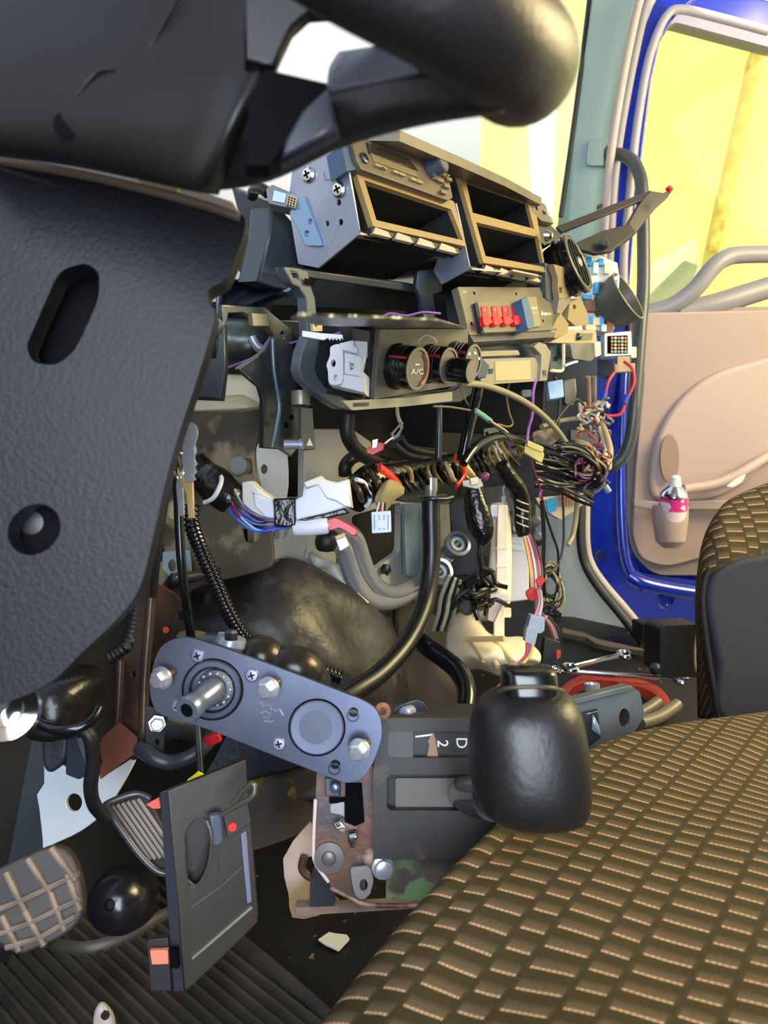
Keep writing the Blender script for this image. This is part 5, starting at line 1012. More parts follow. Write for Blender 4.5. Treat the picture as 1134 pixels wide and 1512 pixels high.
patch('chrome_tongue', [[(514, 1226, .606), (526, 1224, .604)], [(514, 1240, .600), (526, 1238, .598)], [(517, 1252, .606), (524, 1252, .606)]], CHROME, rbk, n=4, thick=.002)
patch('chrome_tongue', [[(490, 1216, .610), (502, 1212, .608)], [(496, 1224, .606), (512, 1222, .606)]], CHROME, rbk, n=4, thick=.002)
wp = T('white_floor_plate', 'dirty cream steel floor plate with rusty round hole', 'plate')
plate('plate', sm([(450, 1222), (462, 1222), (468, 1300), (500, 1330), (470, 1352), (432, 1355), (426, 1320), (418, 1268)], 2), (450, 1290, .70), tilt(NC, 0, .2), .005, mat('dirty_cream', '#c0a894', .5, col2='#8a6a3c', ns=12, thr=(.42, .6)), wp, holes=[ell(462, 1278, 13, 14)], bevel=.001)
tube('hole_ring', [(450, 1264, .695), (446, 1282, .695), (456, 1294, .695), (470, 1296, .695)], .004, mat('ring_rust', '#4a3226', .5), wp)
plate('dark_block', rr([(458, 1297), (494, 1297), (494, 1338), (457, 1340)], 2), (475, 1318, .68), NC, .02, mat('block_dark_slate', '#2e3238', .45), wp, bevel=.001)
plate('sill_bar', [(436, 1340), (640, 1332), (640, 1340), (440, 1352)], (520, 1340, .68), NC, .01, mat('sill_rust', '#6a5a50', .5, col2='#a08474', ns=20), wp)
wsh = T('rusty_eyelet', 'small orange-rusty eyelet at the console corner near bolted plate', 'eyelet')
lathe('ring', P(565, 1049, .60), NG, [(.0065, 0), (.0065, .003), (.003, .003), (.003, 0), (.0065, 0)], mat('eyelet_rust', '#9a5c34', .6, col2='#6e4028', ns=80), wsh)
tb = T('pin_bracket', 'grey steel tab with protruding pin behind the gear console', 'bracket')
plate('tab', sm([(582, 1048), (600, 1038), (618, 1034), (628, 1042), (630, 1058), (582, 1060)], 3), (605, 1048, .66), NC, .003, STEELD, tb, bevel=.0006)
lathe('pin', P(606, 1050, .655), tilt(NC, -.5, .1), [(.0055, 0), (.0055, .012), (.004, .013)], STEEL, tb)
tag(plate('cardboard_scrap', sm([(470, 1387), (486, 1376), (494, 1378), (512, 1380), (516, 1386), (500, 1403), (480, 1394)], 1), (490, 1388, dz(490, 1388, .006)), NU, .002, mat('scrap_white', '#c8c6b8', .6)), 'small pale torn card scrap lying on the black floor', 'scrap')
cl2 = T('bulb_clip', 'crumpled clear plastic clip on ribbed mat at the bottom edge', 'clip')
blob('clip_body', [(1480, 146, 152, .003), (1490, 140, 162, .006), (1505, 138, 170, .008), (1530, 140, 172, .008)], .70, mat('clear_clip', '#b8aca4', .2, bump=1, bs=90), cl2)
lathe('clip_ring', P(156, 1498, .69), NC, [(.004, 0), (.004, .002), (.002, .002)], CHROME, cl2)
# ================================================================ MIDDLE: COLUMN METALWORK, KEYS, HARNESS, PIPES
def Y(x, y, v): return (x, y, dy(x, y, v))
def YP(pts, v): return [(x, y, dy(x, y, v)) for x, y in pts]
BKS = mat('bracket_steel', '#50565a', .32, metal=.6, col2='#3c4042', ns=10, col3='#8a8a7c', n3=20, thr3=(.6, .68))
cm = T('column_mount', 'large pressed steel steering column mount with dark window and drilled arm', 'mount')
plate('upper_plate', [(328, 450), (392, 454), (416, 474), (432, 486), (434, 540), (440, 600), (462, 600), (466, 664), (448, 666), (446, 660), (438, 664), (430, 674), (416, 664), (388, 662), (389, 590), (384, 572), (352, 545), (358, 540), (388, 520), (398, 505), (404, 496), (396, 484), (378, 480), (372, 470), (360, 462), (338, 463), (334, 480), (328, 480)], Y(400, 520, .50), NB, .006, BKS, cm, bevel=.0012, holes=[ell(417, 494, 3.4, 4.4)])
plate('square_tab', rr([(372, 462), (396, 464), (398, 482), (374, 482)], 2), Y(384, 470, .495), NB, .006, mat('tab_bronze', '#8a8672', .35, metal=.5), cm, bevel=.001)
tube('rolled_edge', YP([(402, 500), (404, 540), (408, 570), (412, 600), (408, 630), (402, 660)], .49), .0022, mat('edge_blue_steel', '#5c7482', .3, metal=.6), cm)
plate('side_arm', [(412, 500), (434, 492), (446, 560), (444, 600), (420, 604), (412, 560)], Y(425, 540, .51), tilt(NB, -.4), .004, mat('arm_dark_steel', '#33383a', .35, metal=.5), cm)
plate('lower_arm', [(444, 600), (462, 602), (466, 664), (444, 664)], Y(455, 640, .485), NB, .004, mat('lower_arm_steel', '#555a5e', .35, metal=.5), cm, bevel=.001)
plate('arrow_mark', [(457, 647), (462, 658), (453, 658)], Y(455, 640, .485), NB, .0004, WHITE, cm, lift=.0006)
lathe('stud', P(*Y(432, 656, .475)) - RT * .008, RT, [(.0045, 0), (.0045, .014), (.006, .0145), (.006, .018)], STEEL, cm, seg=16)
lathe('collar', P(*Y(444, 590, .49)), UP, [(.010, -.006), (.010, .008)], mat('collar_bronze', '#9a9684', .3, metal=.6), cm)
for (x, y) in ((422, 628), (430, 616), (452, 610)): lathe('rivet_hole', P(*Y(x, y, .488)), NB, [(.003, 0), (.003, .001), (0, .0006)], VOID, cm, seg=14)
hz = T('column_tube', 'dull greenish steel column tube inside the pressed mount', 'tube')
sweep_px('tube', [(318, 505, .80, .026), (345, 508, .80, .027), (372, 510, .80, .026), (392, 512, .81, .022)], mat('tube_green_steel', '#5c6a64', .3, metal=.6, col2='#3a403c', ns=12), hz)
tube('sensor_arm', [(372, 498, .77), (380, 512, .77), (392, 520, .77), (384, 528, .77)], .005, STEEL, hz)
sidep = T('column_side_panel', 'dark slate dash lower panel with narrow slot beside the column cover', 'panel')
plate('panel', [(322, 470), (332, 478), (333, 545), (328, 590), (280, 588), (296, 540), (310, 490)], (310, 540, .62), NC, .012, mat('slate_panel', '#252d38', .35), sidep, holes=[rr([(315, 498), (321, 498), (318, 528), (312, 528)], 1)], bevel=.002)
plate('panel_lip', [(312, 462), (322, 470), (332, 478), (316, 494), (309, 480)], (315, 475, .615), NC, .006, mat('lip_grey_slate', '#5a626c', .35), sidep, bevel=.001)
tag(patch('beige_knee_bolster', [[(282, 590, .80), (330, 585, .80), (360, 583, .80), (384, 586, .81)], [(282, 606, .79), (330, 604, .79), (362, 602, .79), (388, 600, .80)], [(290, 611, .81), (330, 610, .81), (360, 606, .81), (386, 601, .82)]], mat('bolster_cream', '#b0a688', .35), n=5, thick=.004) , 'short cream curved bolster under the steel column tube', 'bolster')
plate_b = tag(plate('cream_support_cover', sm([(300, 556), (350, 552), (372, 556), (384, 570), (388, 590), (384, 602), (340, 608), (286, 608), (284, 592)], 3), (335, 580, .80), NC, .01, mat('bolster_cream', '#b0a688'), bevel=.003), 'cream curved cover peeking out behind the slate slotted panel', 'cover')
# keys
ky = T('bunch_of_keys', 'bunch of worn steel keys hanging beside the column cover', 'keys')
KS = mat('key_nickel', '#a4a8b0', .28, metal=.5); KBr = mat('key_brass', '#d0ae74', .3, metal=.5)
plate('key_head', sm([(272, 634), (280, 624), (289, 628), (292, 642), (288, 656), (290, 668), (284, 672), (276, 664), (270, 648)], 3), (281, 645, .50), NC, .002, KS, ky, bevel=.0004)
plate('key_blade', [(270, 655), (286, 660), (288, 680), (291, 684), (287, 690), (290, 696), (286, 702), (289, 708), (283, 712), (274, 712), (268, 680)], (280, 685, .498), NC, .002, KS, ky, bevel=.0004)
plate('brass_key', [(262, 690), (268, 700), (275, 706), (285, 712), (286, 745), (287, 765), (278, 766), (275, 730), (268, 716), (262, 706)], (275, 740, .502), NC, .002, KBr, ky, bevel=.0004)
plate('back_key', [(262, 700), (270, 712), (272, 760), (264, 764), (260, 720)], (265, 740, .506), NC, .002, KS, ky, bevel=.0004)
tube('key_ring', [(262, 668, .50), (256, 682, .498), (258, 700, .497), (266, 706, .498), (272, 690, .503), (270, 672, .504)], .0009, CHROME, ky, closed=True)
tube('wire_loop', [(274, 600, .505), (278, 612, .502), (277, 626, .50), (273, 618, .502), (272, 604, .505)], .0009, CHROME, ky)
tube('key_strap', [(272, 604, .505), (262, 596, .45), (250, 590, .39)], .002, RUBBER, ky)
wire('black_cable', 'slim black cable hanging straight down past the keys to the steel plate', [(258, 660, .58), (262, 700, .58), (264, 760, .585), (268, 830, .59), (275, 890, .60), (283, 944, .62)], .0038, BLACKG, cat='cable')
wire('black_cable', 'black cable against the edge of the column cover beside the keys', [(262, 640, .60), (252, 690, .60), (240, 760, .61), (232, 820, .62), (226, 880, .64)], .0035, RUBBER, cat='cable')
tag(ridged('corrugated_conduit', [(284, 745, .66), (284, 775, .66), (296, 810, .67), (318, 860, .68), (338, 905, .69), (362, 942, .70), (395, 966, .71), (440, 980, .72), (480, 992, .73), (502, 1000, .735)], .0066, BLACKG, pitch=.0042), 'long glossy black ridged conduit curving from the keys to behind the bolted plate', 'conduit')
tag(lathe('wax_cap', P(263, 760, .70), NC, [(.014, 0), (.013, .006), (.008, .012), (.004, .016)], mat('cap_yellowish', '#a8a070', .35)), 'yellowish translucent cap behind the hanging keys', 'cap')
# taped sleeve left
sl = T('taped_harness', 'glossy black taped wiring sleeve with pale tie behind the keys', 'harness')
sweep_px('sleeve', [(285, 680, .72, .012), (300, 700, .72, .015), (318, 716, .715, .018), (338, 734, .71, .017), (346, 742, .71, .014)], TAPE, sl)
tube('cable_tie', [(302, 742, .70), (314, 736, .692), (322, 724, .69), (327, 710, .695), (326, 702, .705)], .0022, WHITE, sl)
WCOL = ['#2a58c8', '#3c8ad0', '#1c2c88', '#b8c4d8', '#18181c', '#8a2430', '#3a7ab0', '#2a2e9a', '#161618', '#5a62c8', '#701c28', '#20242c', '#3860b0', '#8c9098']
ww = T('wire_bundle', 'loose bundle of blue, red and black wires sagging into the white connector', 'wires')
random.seed(3)
for i in range(14):
    a = i / 13
    tube('wire_strand', [(338 + 8 * a, 752 - 30 * a, .70 - .003 * (i % 3)), (352 + 8 * a, 770 - 24 * a + random.uniform(-3, 3), .70), (376 + 6 * a, 784 - 22 * a + random.uniform(-2, 2), .70), (400, 782 - 17 * a, .70 + .002 * (i % 2)), (430, 778 - 15 * a, .705)], .0013, wc(WCOL[i]), ww, seg=6, n=5)
# white connectors
wcn = T('multi_plug', 'pale milky wiring plug with black tape band at the middle of the harness', 'connector')
AWC = (470, 745, .695)
plate('left_shell', [(357, 712), (370, 710), (384, 724), (404, 736), (404, 764), (390, 764), (372, 756), (357, 744)], (380, 740, .70), tilt(NC, -.1), .02, mat('plug_cream', '#d4d2cc', .35), wcn, bevel=.002)
plate('left_body', [(372, 726), (384, 732), (404, 737), (406, 766), (392, 764), (376, 748)], (380, 740, .695), NC, .022, MILK, wcn, bevel=.002)
plate('right_body', [(434, 738), (446, 732), (448, 712), (474, 702), (480, 708), (498, 712), (515, 708), (520, 748), (506, 752), (480, 760), (440, 768), (434, 768)], AWC, NC, .025, MILK, wcn, bevel=.003)
plate('right_top', [(448, 712), (474, 702), (480, 708), (498, 712), (515, 707), (521, 750), (508, 748), (496, 740), (482, 736), (470, 716), (452, 722)], AWC, NC, .014, mat('plug_cream', '#d4d2cc'), wcn, lift=.006, bevel=.002)
plate('tape_band', [(404, 736), (436, 735), (437, 776), (420, 779), (405, 777)], AWC, tilt(NC, 0), .020, TAPE, wcn, lift=.004, bevel=.002)
plate('black_underside', [(437, 768), (480, 758), (508, 750), (516, 758), (480, 766), (452, 770)], AWC, NC, .015, TAPE, wcn, lift=.003, bevel=.002)
tag(tube('white_sleeve', [(436, 778, .70), (455, 778, .698), (475, 776, .697), (482, 775, .698)], .0085, MILK, seg=12), 'pale blue tube sleeve below the milky wiring plug', 'sleeve')
tag(plate('red_tape', sm([(482, 770), (494, 764), (504, 768), (515, 774), (528, 784), (522, 792), (512, 786), (500, 780), (486, 784)], 2), (505, 778, .69), NC, .007, RED, bevel=.001), 'crumpled red tape flag by the grommet of the aluminium pipes', 'tape')
tag(plate('small_connector', rr([(494, 792), (508, 788), (515, 806), (502, 814)], 2), (505, 800, .72), NC, .010, WHITE, bevel=.001), 'small white plug hanging from the red tape flag', 'connector')
tag(plate('amber_plug_tip', [(494, 792), (508, 787), (510, 793), (497, 797)], (505, 792, .715), NC, .008, mat('plug_amber', '#c8944a', .4), bevel=.0006), 'amber tip of the small white plug on the red tape flag', 'connector')
# main harness
hs = T('main_harness', 'thick black taped wiring harness lying across the cabin in lumpy twists', 'harness')
H0 = [(520, 735, .0200), (535, 722, .0210), (552, 710, .022), (575, 703, .0190), (600, 700, .0185), (625, 697, .0165), (650, 694, .0190), (675, 692, .0210), (700, 690, .0170), (725, 682, .0165), (745, 675, .0130), (765, 668, .012)]
q = [(a, b, dy(a, b, .50 - .0006 * (a - 520) * .2), r) for a, b, r in H0]
sweep_px('trunk', q, TAPE, hs, seg=20, flat=.9)
random.seed(11)
for i in range(26):
    x = 528 + i * 9; y = 735 - (x - 520) * .27 if x > 560 else 728 - (x - 520) * .45
    d = dy(x, y, .47); r = random.uniform(.010, .015)
    col = random.choice([TAPE, TAN, TAPE, mat('wrap_bronze', '#4a3a26', .25), mat('wrap_gold', '#c0aa78', .3)]) if x > 620 else random.choice([TAPE, TAPE, mat('wrap_bronze', '#4a3a26', .25)])
    a = random.uniform(-10, 10); kk = 1.35 if x > 630 else 1.0
    tube('wrap_turn', [(x - 7 + a * .4, y - 15, d + .012), (x - 5, y - 10, d - .004), (x + random.uniform(-3, 3), y, d - .012), (x + 5, y + 10, d - .004), (x + 8 - a * .3, y + 14, d + .012)], random.uniform(.0030, .0052) * kk, col, hs, seg=8, n=5, flat=.7)
tube('white_tie', YP([(526, 708), (536, 712), (545, 724), (546, 740), (540, 748)], .465), .0026, WHITE, hs)
tube('tan_tie', YP([(601, 690), (606, 696), (608, 706), (608, 712)], .462), .0028, mat('tie_tan', '#8c7448', .4), hs)
for nm, pts, w in (('red tape band around the harness above the foam piece', [(560, 690), (574, 700), (584, 710), (590, 718)], .0055), ('red tape band around the harness at its tan twist', [(672, 674), (683, 686), (686, 700), (680, 712), (674, 718)], .0045)):
    tag(tube('red_band', YP(pts, .455), w, mat('red_band_m', '#c0281e', .35), None, 8, 6, flat=.5), nm, 'tape')
tag(patch('foam_piece', [[Y(566, 712, .45), Y(576, 708, .445), Y(588, 712, .45), Y(597, 720, .455)], [Y(556, 728, .45), Y(572, 724, .44), Y(588, 726, .445), Y(596, 730, .455)], [Y(554, 742, .45), Y(566, 744, .445), Y(578, 742, .45), Y(584, 738, .455)], [Y(562, 752, .455), Y(566, 754, .452), Y(570, 755, .455), Y(573, 752, .46)]], mat('foam_khaki', '#8c8058', .85, bump=.3, bs=700), n=5, thick=.012), 'khaki foam pad wrapped on the harness over the white hanging plug', 'foam pad')
hp = T('hanging_plug', 'white four-way plug hanging on short wires beneath the khaki foam pad', 'connector')
AH = (563, 772, dy(563, 772, .44)); 
plate('body', rr([(548, 756), (577, 754), (578, 786), (549, 788)], 2), AH, NC, .014, mat('plug_blue_white', '#bccbdc', .35), hp, bevel=.001)
for x in (553, 560, 567, 573): plate('groove', [(x - 1, 760), (x + 1, 760), (x + 1, 782), (x - 1, 782)], AH, NC, .0005, mat('groove_grey', '#8090a4', .4), hp, lift=.0008)
plate('latch', rr([(557, 768), (568, 768), (568, 780), (557, 780)], 2), AH, NC, .003, mat('plug_blue_white', '#bccbdc'), hp, lift=.003, bevel=.0005)
for i, c in enumerate(('#e0e0e0', '#b03038', '#d8d8dc', '#222226')): tube('lead', [(560 + i * 3, 742, AH[2] + .002), (558 + i * 3.4, 750, AH[2] + .003), (556 + i * 4.4, 757, AH[2] + .004)], .0011, wc(c), hp, seg=6, n=4)
# corrugated stub at harness + black post
tag(ridged('ridged_stub', YP([(596, 718), (612, 719), (634, 720)], .48), .0085, mat('stub_grey', '#55544e', .4), pitch=.005), 'grey ridged hose stub under the harness', 'hose')
post = T('coolant_pipe', 'straight black vertical pipe with grey nozzle top below the harness', 'pipe')
sweep_px('nozzle', [(636, 706, .93, .0085), (636, 722, .93, .0085), (636, 732, .93, .0070), (636, 740, .93, .0070)], mat('nozzle_grey', '#8a8c88', .3, metal=.6), post, n=3)
sweep_px('pipe', [(636, 734, .93, .0125), (636, 760, .93, .0115), (637, 820, .93, .0115), (632, 870, .92, .0115), (620, 912, .90, .0115), (596, 956, .87, .0115), (560, 995, .83, .0115), (520, 1022, .79, .0110), (495, 1036, .76, .0110)], mat('pipe_black', '#101113', .33), post)
tube('clamp', [(622, 738, .93), (636, 736, .915), (655, 737, .92), (668, 734, .93)], .003, STEELD, post)
dup_ = T('duct_under_harness', 'flat dark plastic duct edge beneath the harness', 'duct')
plate('duct', [(590, 730), (660, 728), (666, 740), (664, 744), (600, 742), (588, 738)], Y(630, 735, .54), NB, .02, mat('duct_dark', '#4a4844', .4), dup_, bevel=.002)
plate('mottled_block', [(644, 744), (664, 744), (668, 830), (648, 842)], Y(655, 790, .58), NB, .02, mat('mottled_grey', '#7c7a70', .5, col2='#9c988c', ns=12), dup_, bevel=.002)
# aluminium pipes
gr = tag(blob('rubber_grommet', [(782, 474, 498, .02), (790, 466, 502, .025), (804, 464, 500, .026), (816, 470, 496, .02)], dy(480, 800, .58), RUBBER, None), 'black rubber grommet where aluminium pipes leave the bulkhead', 'grommet')
for lab, pts, r, e in (('upper aluminium heater pipe bending from grommet to ringed end', [(496, 780), (512, 784), (526, 798), (534, 822), (546, 852), (566, 872), (590, 874), (622, 858), (652, 832), (668, 812)], .0118, (673, 806)),
                    ('lower aluminium heater pipe bending from grommet to ringed end', [(494, 800), (506, 808), (514, 832), (526, 862), (548, 886), (580, 888), (612, 872), (632, 858), (644, 848)], .0122, (646, 846))):
    ap = T('heater_pipe', lab, 'pipe', 'aluminium heater pipes')
    tube('pipe', YP(pts, .565), r, ALU, ap, seg=16)
    dd = dy(e[0], e[1], .535); ax_ = (P(*Y(pts[-1][0], pts[-1][1], .565)) - P(*Y(pts[-2][0], pts[-2][1], .565))).normalized(); ax_ = (ax_ * .7 + NC * 1.3 - RT * .1).normalized()
    lathe('end_ring', P(e[0], e[1], dd), ax_, [(.015, -.02), (.016, .002), (.0205, .003), (.0205, .012), (.0155, .013), (.0145, .002), (.011, .002), (.011, .009), (.0065, .009), (.006, 0), (0, 0)], mat('pipe_end_m', '#8c94a0', .3, metal=.7), ap, seg=30)
    lathe('blue_seal', P(e[0], e[1], dd) + ax_ * .003, ax_, [(.0144, 0), (.0144, .004), (.0115, .004), (.0115, 0)], mat('seal_blue', '#3a6a90', .4), ap, seg=24, ring=True)
tag(plate('heater_mount_plate', sm([(664, 742), (700, 735), (720, 760), (712, 800), (704, 850), (688, 850), (664, 850), (656, 820), (666, 790)], 3), Y(685, 800, .59), tilt(NC, -.2), .01, mat('mount_slate', '#33383f', .45), bevel=.003), 'dark slate plastic plate behind the ringed pipe ends', 'plate')
# black upper rods / hoses
wire('black_rod', 'straight black blade rod dropping from cradle to harness', YP([(708, 562), (700, 600), (690, 640), (682, 680)], .44), .0072, BLACKG, seg=10, cat='rod')
tag(sweep_px('black_rod', [(648, 598, .98, .0045), (648, 640, .98, .0045), (647, 690, .98, .0045)], STEELD, None), 'slim grey vertical rod behind the blade rod', 'rod')
wire('black_hose', 'black hose curving out of the dark under the climate panel into the harness', YP([(514, 612), (513, 640), (526, 664), (552, 680), (580, 686), (612, 684), (640, 690)], .53), .0092, RUBBER, cat='hose', seg=12)
wire('black_hose', 'second black hose looping behind the white multi-plug', YP([(510, 702), (510, 688), (522, 675), (540, 672)], .56), .0085, RUBBER, cat='hose', seg=12)
wire('black_cable', 'black cable arching from red tape clip down to the harness', YP([(590, 646), (600, 660), (625, 668), (655, 672)], .52), .006, RUBBER, cat='cable')
wire('black_cable', 'lower black cable arching beside the red tape clip', YP([(580, 656), (600, 672), (625, 678), (650, 680)], .51), .006, RUBBER, cat='cable')
wire('black_cable', 'thick black cable arching over the harness toward the yellow connector', YP([(684, 684), (700, 662), (722, 648), (744, 644), (765, 650), (776, 656)], .43), .0058, BLACKG, cat='cable', seg=10)
rc = T('red_taped_clip', 'red taped clip under the climate panel with dangling grey plug', 'clip')
plate('red_wrap', [(540, 664), (556, 652), (568, 654), (566, 664), (550, 672), (542, 670)], Y(555, 662, .48), NC, .008, RED, rc, bevel=.001)
plate('grey_plug', [(576, 640), (592, 622), (596, 630), (590, 644), (580, 652)], Y(586, 637, .46), NC, .008, mat('plug_grey_dk', '#4c4a46', .35), rc, bevel=.001)
plate('plug_slot', [(581, 641), (590, 630), (591, 634), (583, 644)], Y(586, 637, .46), NC, .001, VOID, rc, lift=.001)
plate('glint', [(550, 650), (558, 648), (556, 660), (550, 662)], Y(555, 655, .475), NC, .003, mat('glint_steel', '#a8b8c4', .3, metal=.6), rc)
tube('lead', YP([(568, 655), (574, 650), (580, 646)], .46), .0012, wc('#c8b8b8'), rc)
tube('lead', YP([(586, 600), (587, 612), (590, 622), (593, 626)], .46), .0022, mat('lead_tan', '#a89c78', .4), rc)
# wires in the open middle
wire('beige_cable', 'long pale cable arching from cradle down past the wire coil', YP([(686, 566), (720, 570), (765, 588), (800, 612), (830, 645), (848, 680), (852, 720), (851, 760), (846, 790), (838, 805)], .40), .0042, mat('cable_beige', '#8c8468', .35), cat='cable')
wire('thin_wire', 'thin pale wire from climate panel to green splice', YP([(640, 600), (665, 601), (695, 606)], .44), .0014, wc('#7a7660'))
wire('green_splice', 'pale green splice sleeve on the thin diagonal wire', YP([(701, 606), (712, 613), (724, 622)], .435), .0038, mat('splice_green', '#7fb49c', .35), cat='sleeve')
wire('thin_wire', 'pale twin wire from green splice to yellow connector', YP([(724, 622), (745, 635), (762, 652), (772, 660)], .43), .0016, wc('#b8ac84'))
wire('thin_wire', 'dark thin wire beside the pale twin wire', YP([(722, 622), (742, 638), (758, 654), (770, 664)], .425), .0013, wc('#2c2a28'))
wire('thin_wire', 'tan wire looping behind the pale cable above the green splice', YP([(752, 566), (748, 585), (752, 610), (757, 625), (750, 630), (735, 626)], .47), .0015, wc('#7c6c48'))
wire('thin_wire', 'thin wire dropping diagonally from the grey cradle corner', YP([(678, 568), (684, 584), (694, 602)], .45), .0012, wc('#8a8470'))
wire('purple_wire', 'purple wire running down from cradle to yellow connector', YP([(791, 560), (787, 580), (786, 610), (780, 635), (778, 655)], .42), .0022, mat('purple_wire_m', '#8a58a8'))
wire('magenta_wire', 'magenta wire sweeping from the coil to the hanging leads', YP([(862, 668), (845, 675), (830, 690), (815, 712), (800, 722), (796, 735)], .42), .0022, wc('#8c3a78'))
wire('brown_wire', 'maroon wire hanging below the yellow connector', YP([(783, 676), (790, 698), (797, 720), (800, 738)], .42), .0018, wc('#6e2838'))
wire('tan_wire', 'tan wire leaving the harness end downwards', YP([(744, 686), (755, 702), (768, 716), (776, 728)], .44), .002, wc('#b09c70'))
for i, (pts, c, lb) in enumerate(((YPx, c, l) for YPx, c, l in (
        ([(800, 735), (806, 760), (816, 790), (824, 815), (824, 850)], '#1a1a1c', 'black lead hanging from maroon wire past the kick panel'),
        ([(800, 740), (803, 790), (802, 840), (804, 880)], '#141416', 'flat black lead hanging straight before the kick panel'),
        ([(830, 720), (832, 760), (832, 800), (826, 830), (812, 846)], '#3a3832', 'thin lead curving down in front of the kick panel'),
        ([(815, 700), (806, 690), (808, 670), (822, 640), (826, 600), (826, 570), (818, 556)], '#2c2a26', 'long black lead looping up to the dash end frame'),
        ([(812, 640), (828, 612), (850, 590), (862, 598)], '#1c1c1c', 'short black lead crossing toward the tangled wires')))):
    wire('hanging_lead', lb, YP(pts, .43), .0022 if i != 1 else .0035, wc(c))
yc = T('yellow_connector', 'pale yellow two-part wire connector beside the black wire coil', 'connector')
plate('half', rr([(776, 654), (800, 662), (804, 672), (800, 684), (774, 668)], 2), Y(790, 668, .41), NC, .010, mat('conn_yellow', '#c8b85c', .35), yc, bevel=.0012)
plate('half', rr([(780, 650), (803, 660), (802, 668), (778, 658)], 2), Y(790, 668, .405), NC, .008, mat('conn_yellow', '#c8b85c'), yc, bevel=.001)
lc = T('harness_connector', 'pale green connector cluster under the twisted harness', 'connector')
plate('body', rr([(682, 710), (710, 706), (714, 718), (704, 722), (684, 718)], 2), Y(698, 714, .44), NC, .012, mat('conn_pale_green', '#a8ac8c', .35), lc, bevel=.001)
plate('cap', rr([(694, 706), (706, 704), (706, 714), (696, 716)], 1), Y(698, 714, .435), NC, .008, CR, lc, bevel=.001)
lathe('purple_plug', P(*Y(716, 703, .43)), NC, [(.0055, 0), (.005, .006), (.002, .008)], mat('plug_purple', '#74305c', .35), lc)
for i, (c, x) in enumerate((('#d8dce0', 732), ('#c8a83c', 741), ('#5c4a98', 748), ('#b0763c', 738))): tag(tube('colour_wire', YP([(x, 652 + i), (x + 3, 660), (x + 8, 668)], .45), .0022, wc(c)), ('white', 'yellow', 'violet', 'orange')[i] + ' wire stub poking out of the harness top', 'wire', 'wire stubs')
tp3 = T('taped_tail', 'long glossy black taped tail hanging below the harness connector', 'harness')
sweep_px('tail', [(698, 722, 1.02, .012), (702, 745, 1.02, .016), (708, 770, 1.02, .018), (712, 790, 1.02, .015), (710, 805, 1.02, .006)], TAPE, tp3, flat=.7)
tube('side_lead', YP([(710, 722), (718, 755), (722, 785)], .46), .0025, wc('#a89c80'), tp3)
tube('lower_lead', YP([(710, 800), (708, 820), (712, 845), (708, 860)], .47), .004, RUBBER, tp3)
tp4 = T('taped_tail', 'black taped branch with coloured leads descending beside the ivory duct', 'harness')
sweep_px('tail', [(740, 686, 1.02, .010), (752, 705, 1.03, .012), (766, 724, 1.04, .012), (771, 750, 1.05, .012), (772, 775, 1.05, .012), (774, 792, 1.05, .009)], TAPE, tp4)
for i, c in enumerate(('#c8b832', '#d878a0', '#b02838', '#d8d8dc', '#4c7a3c', '#6c3a88', '#c84858', '#202024')):
    tube('colour_lead', [(773 + i * 1.3, 788, 1.045), (778 + i * 2.2, 812, 1.03), (783 + i * 2.4, 840, 1.01), (785 + i * 2.1, 862, 1.0), (786 + i * 1.6, 880, 1.0)], .0019, wc(c), tp4, seg=6, n=5)
for i in range(4): tube('tie_turn', [(763, 738 + i * 11, 1.035), (771, 742 + i * 11, 1.03), (780, 745 + i * 11, 1.04)], .001, wc('#b8b0a0'), tp4, seg=5, n=3)
tag(plate('red_tape', [(792, 856), (800, 850), (806, 856), (800, 866), (794, 866)], (798, 858, .99), NC, .006, RED, bevel=.001), 'small red tape flag on the coloured leads', 'tape')
tag(plate('red_tape', sm([(778, 874), (788, 868), (800, 872), (800, 880), (788, 888), (780, 884)], 2), (790, 878, .985), NC, .010, RED, bevel=.001), 'wad of red tape binding coloured leads above the grey plug', 'tape')
gp = T('grey_plug', 'pale grey-blue plug joining coloured leads over the gear knob', 'connector')
AGP = (792, 930, .90)
plate('upper_half', rr([(784, 908), (805, 912), (804, 932), (798, 936), (778, 932)], 2), AGP, NC, .018, mat('plug_slate_white', '#9ca8b8', .35), gp, bevel=.0015)
plate('lower_half', rr([(778, 926), (795, 930), (790, 952), (775, 948)], 2), AGP, NC, .015, mat('plug_slate_white', '#9ca8b8'), gp, lift=.003, bevel=.0015)
for i, c in enumerate(('#d878a0', '#5c7a90', '#b0a0c0')): tube('upper_lead', [(794 + i * 2, 872, .97), (796 + i * 2, 890, .93), (790 + i * 3, 910, .905)], .0019, wc(c), gp, seg=6)
for i, c in enumerate(('#c0485c', '#b03c70', '#5c68a0', '#c8b040')): tube('lower_lead', [(778 + i * 3, 950, .90), (776 + i * 2, 968, .88), (756 + i * 2, 990, .84), (738 + i, 1012, .80), (720, 1028 + i, .76), (702 - i * 2, 1042 + i * 3, .73)], .0019, wc(c), gp, seg=6)
bp2 = T('black_plug', 'black plug with orange seal lying on the floor behind the gear knob', 'connector')
plate('body', rr([(805, 942), (828, 948), (826, 962), (816, 985), (800, 980)], 3), (815, 960, 1.15), NC, .022, mat('plug_black_grey', '#2a2c30', .4), bp2, bevel=.002)
plate('seal', rr([(822, 962), (828, 960), (828, 970), (822, 974)], 1), (815, 960, 1.14), NC, .008, mat('seal_orange', '#c84a2a', .4), bp2)
for i, c in enumerate(('#c84858', '#d8d0cc', '#c898a0', '#303034')): tube('lead', [(803 + i * 2, 910, 1.10), (812 + i * 3, 925, 1.12), (818 + i * 3, 942, 1.14)], .002, wc(c), bp2, seg=6)
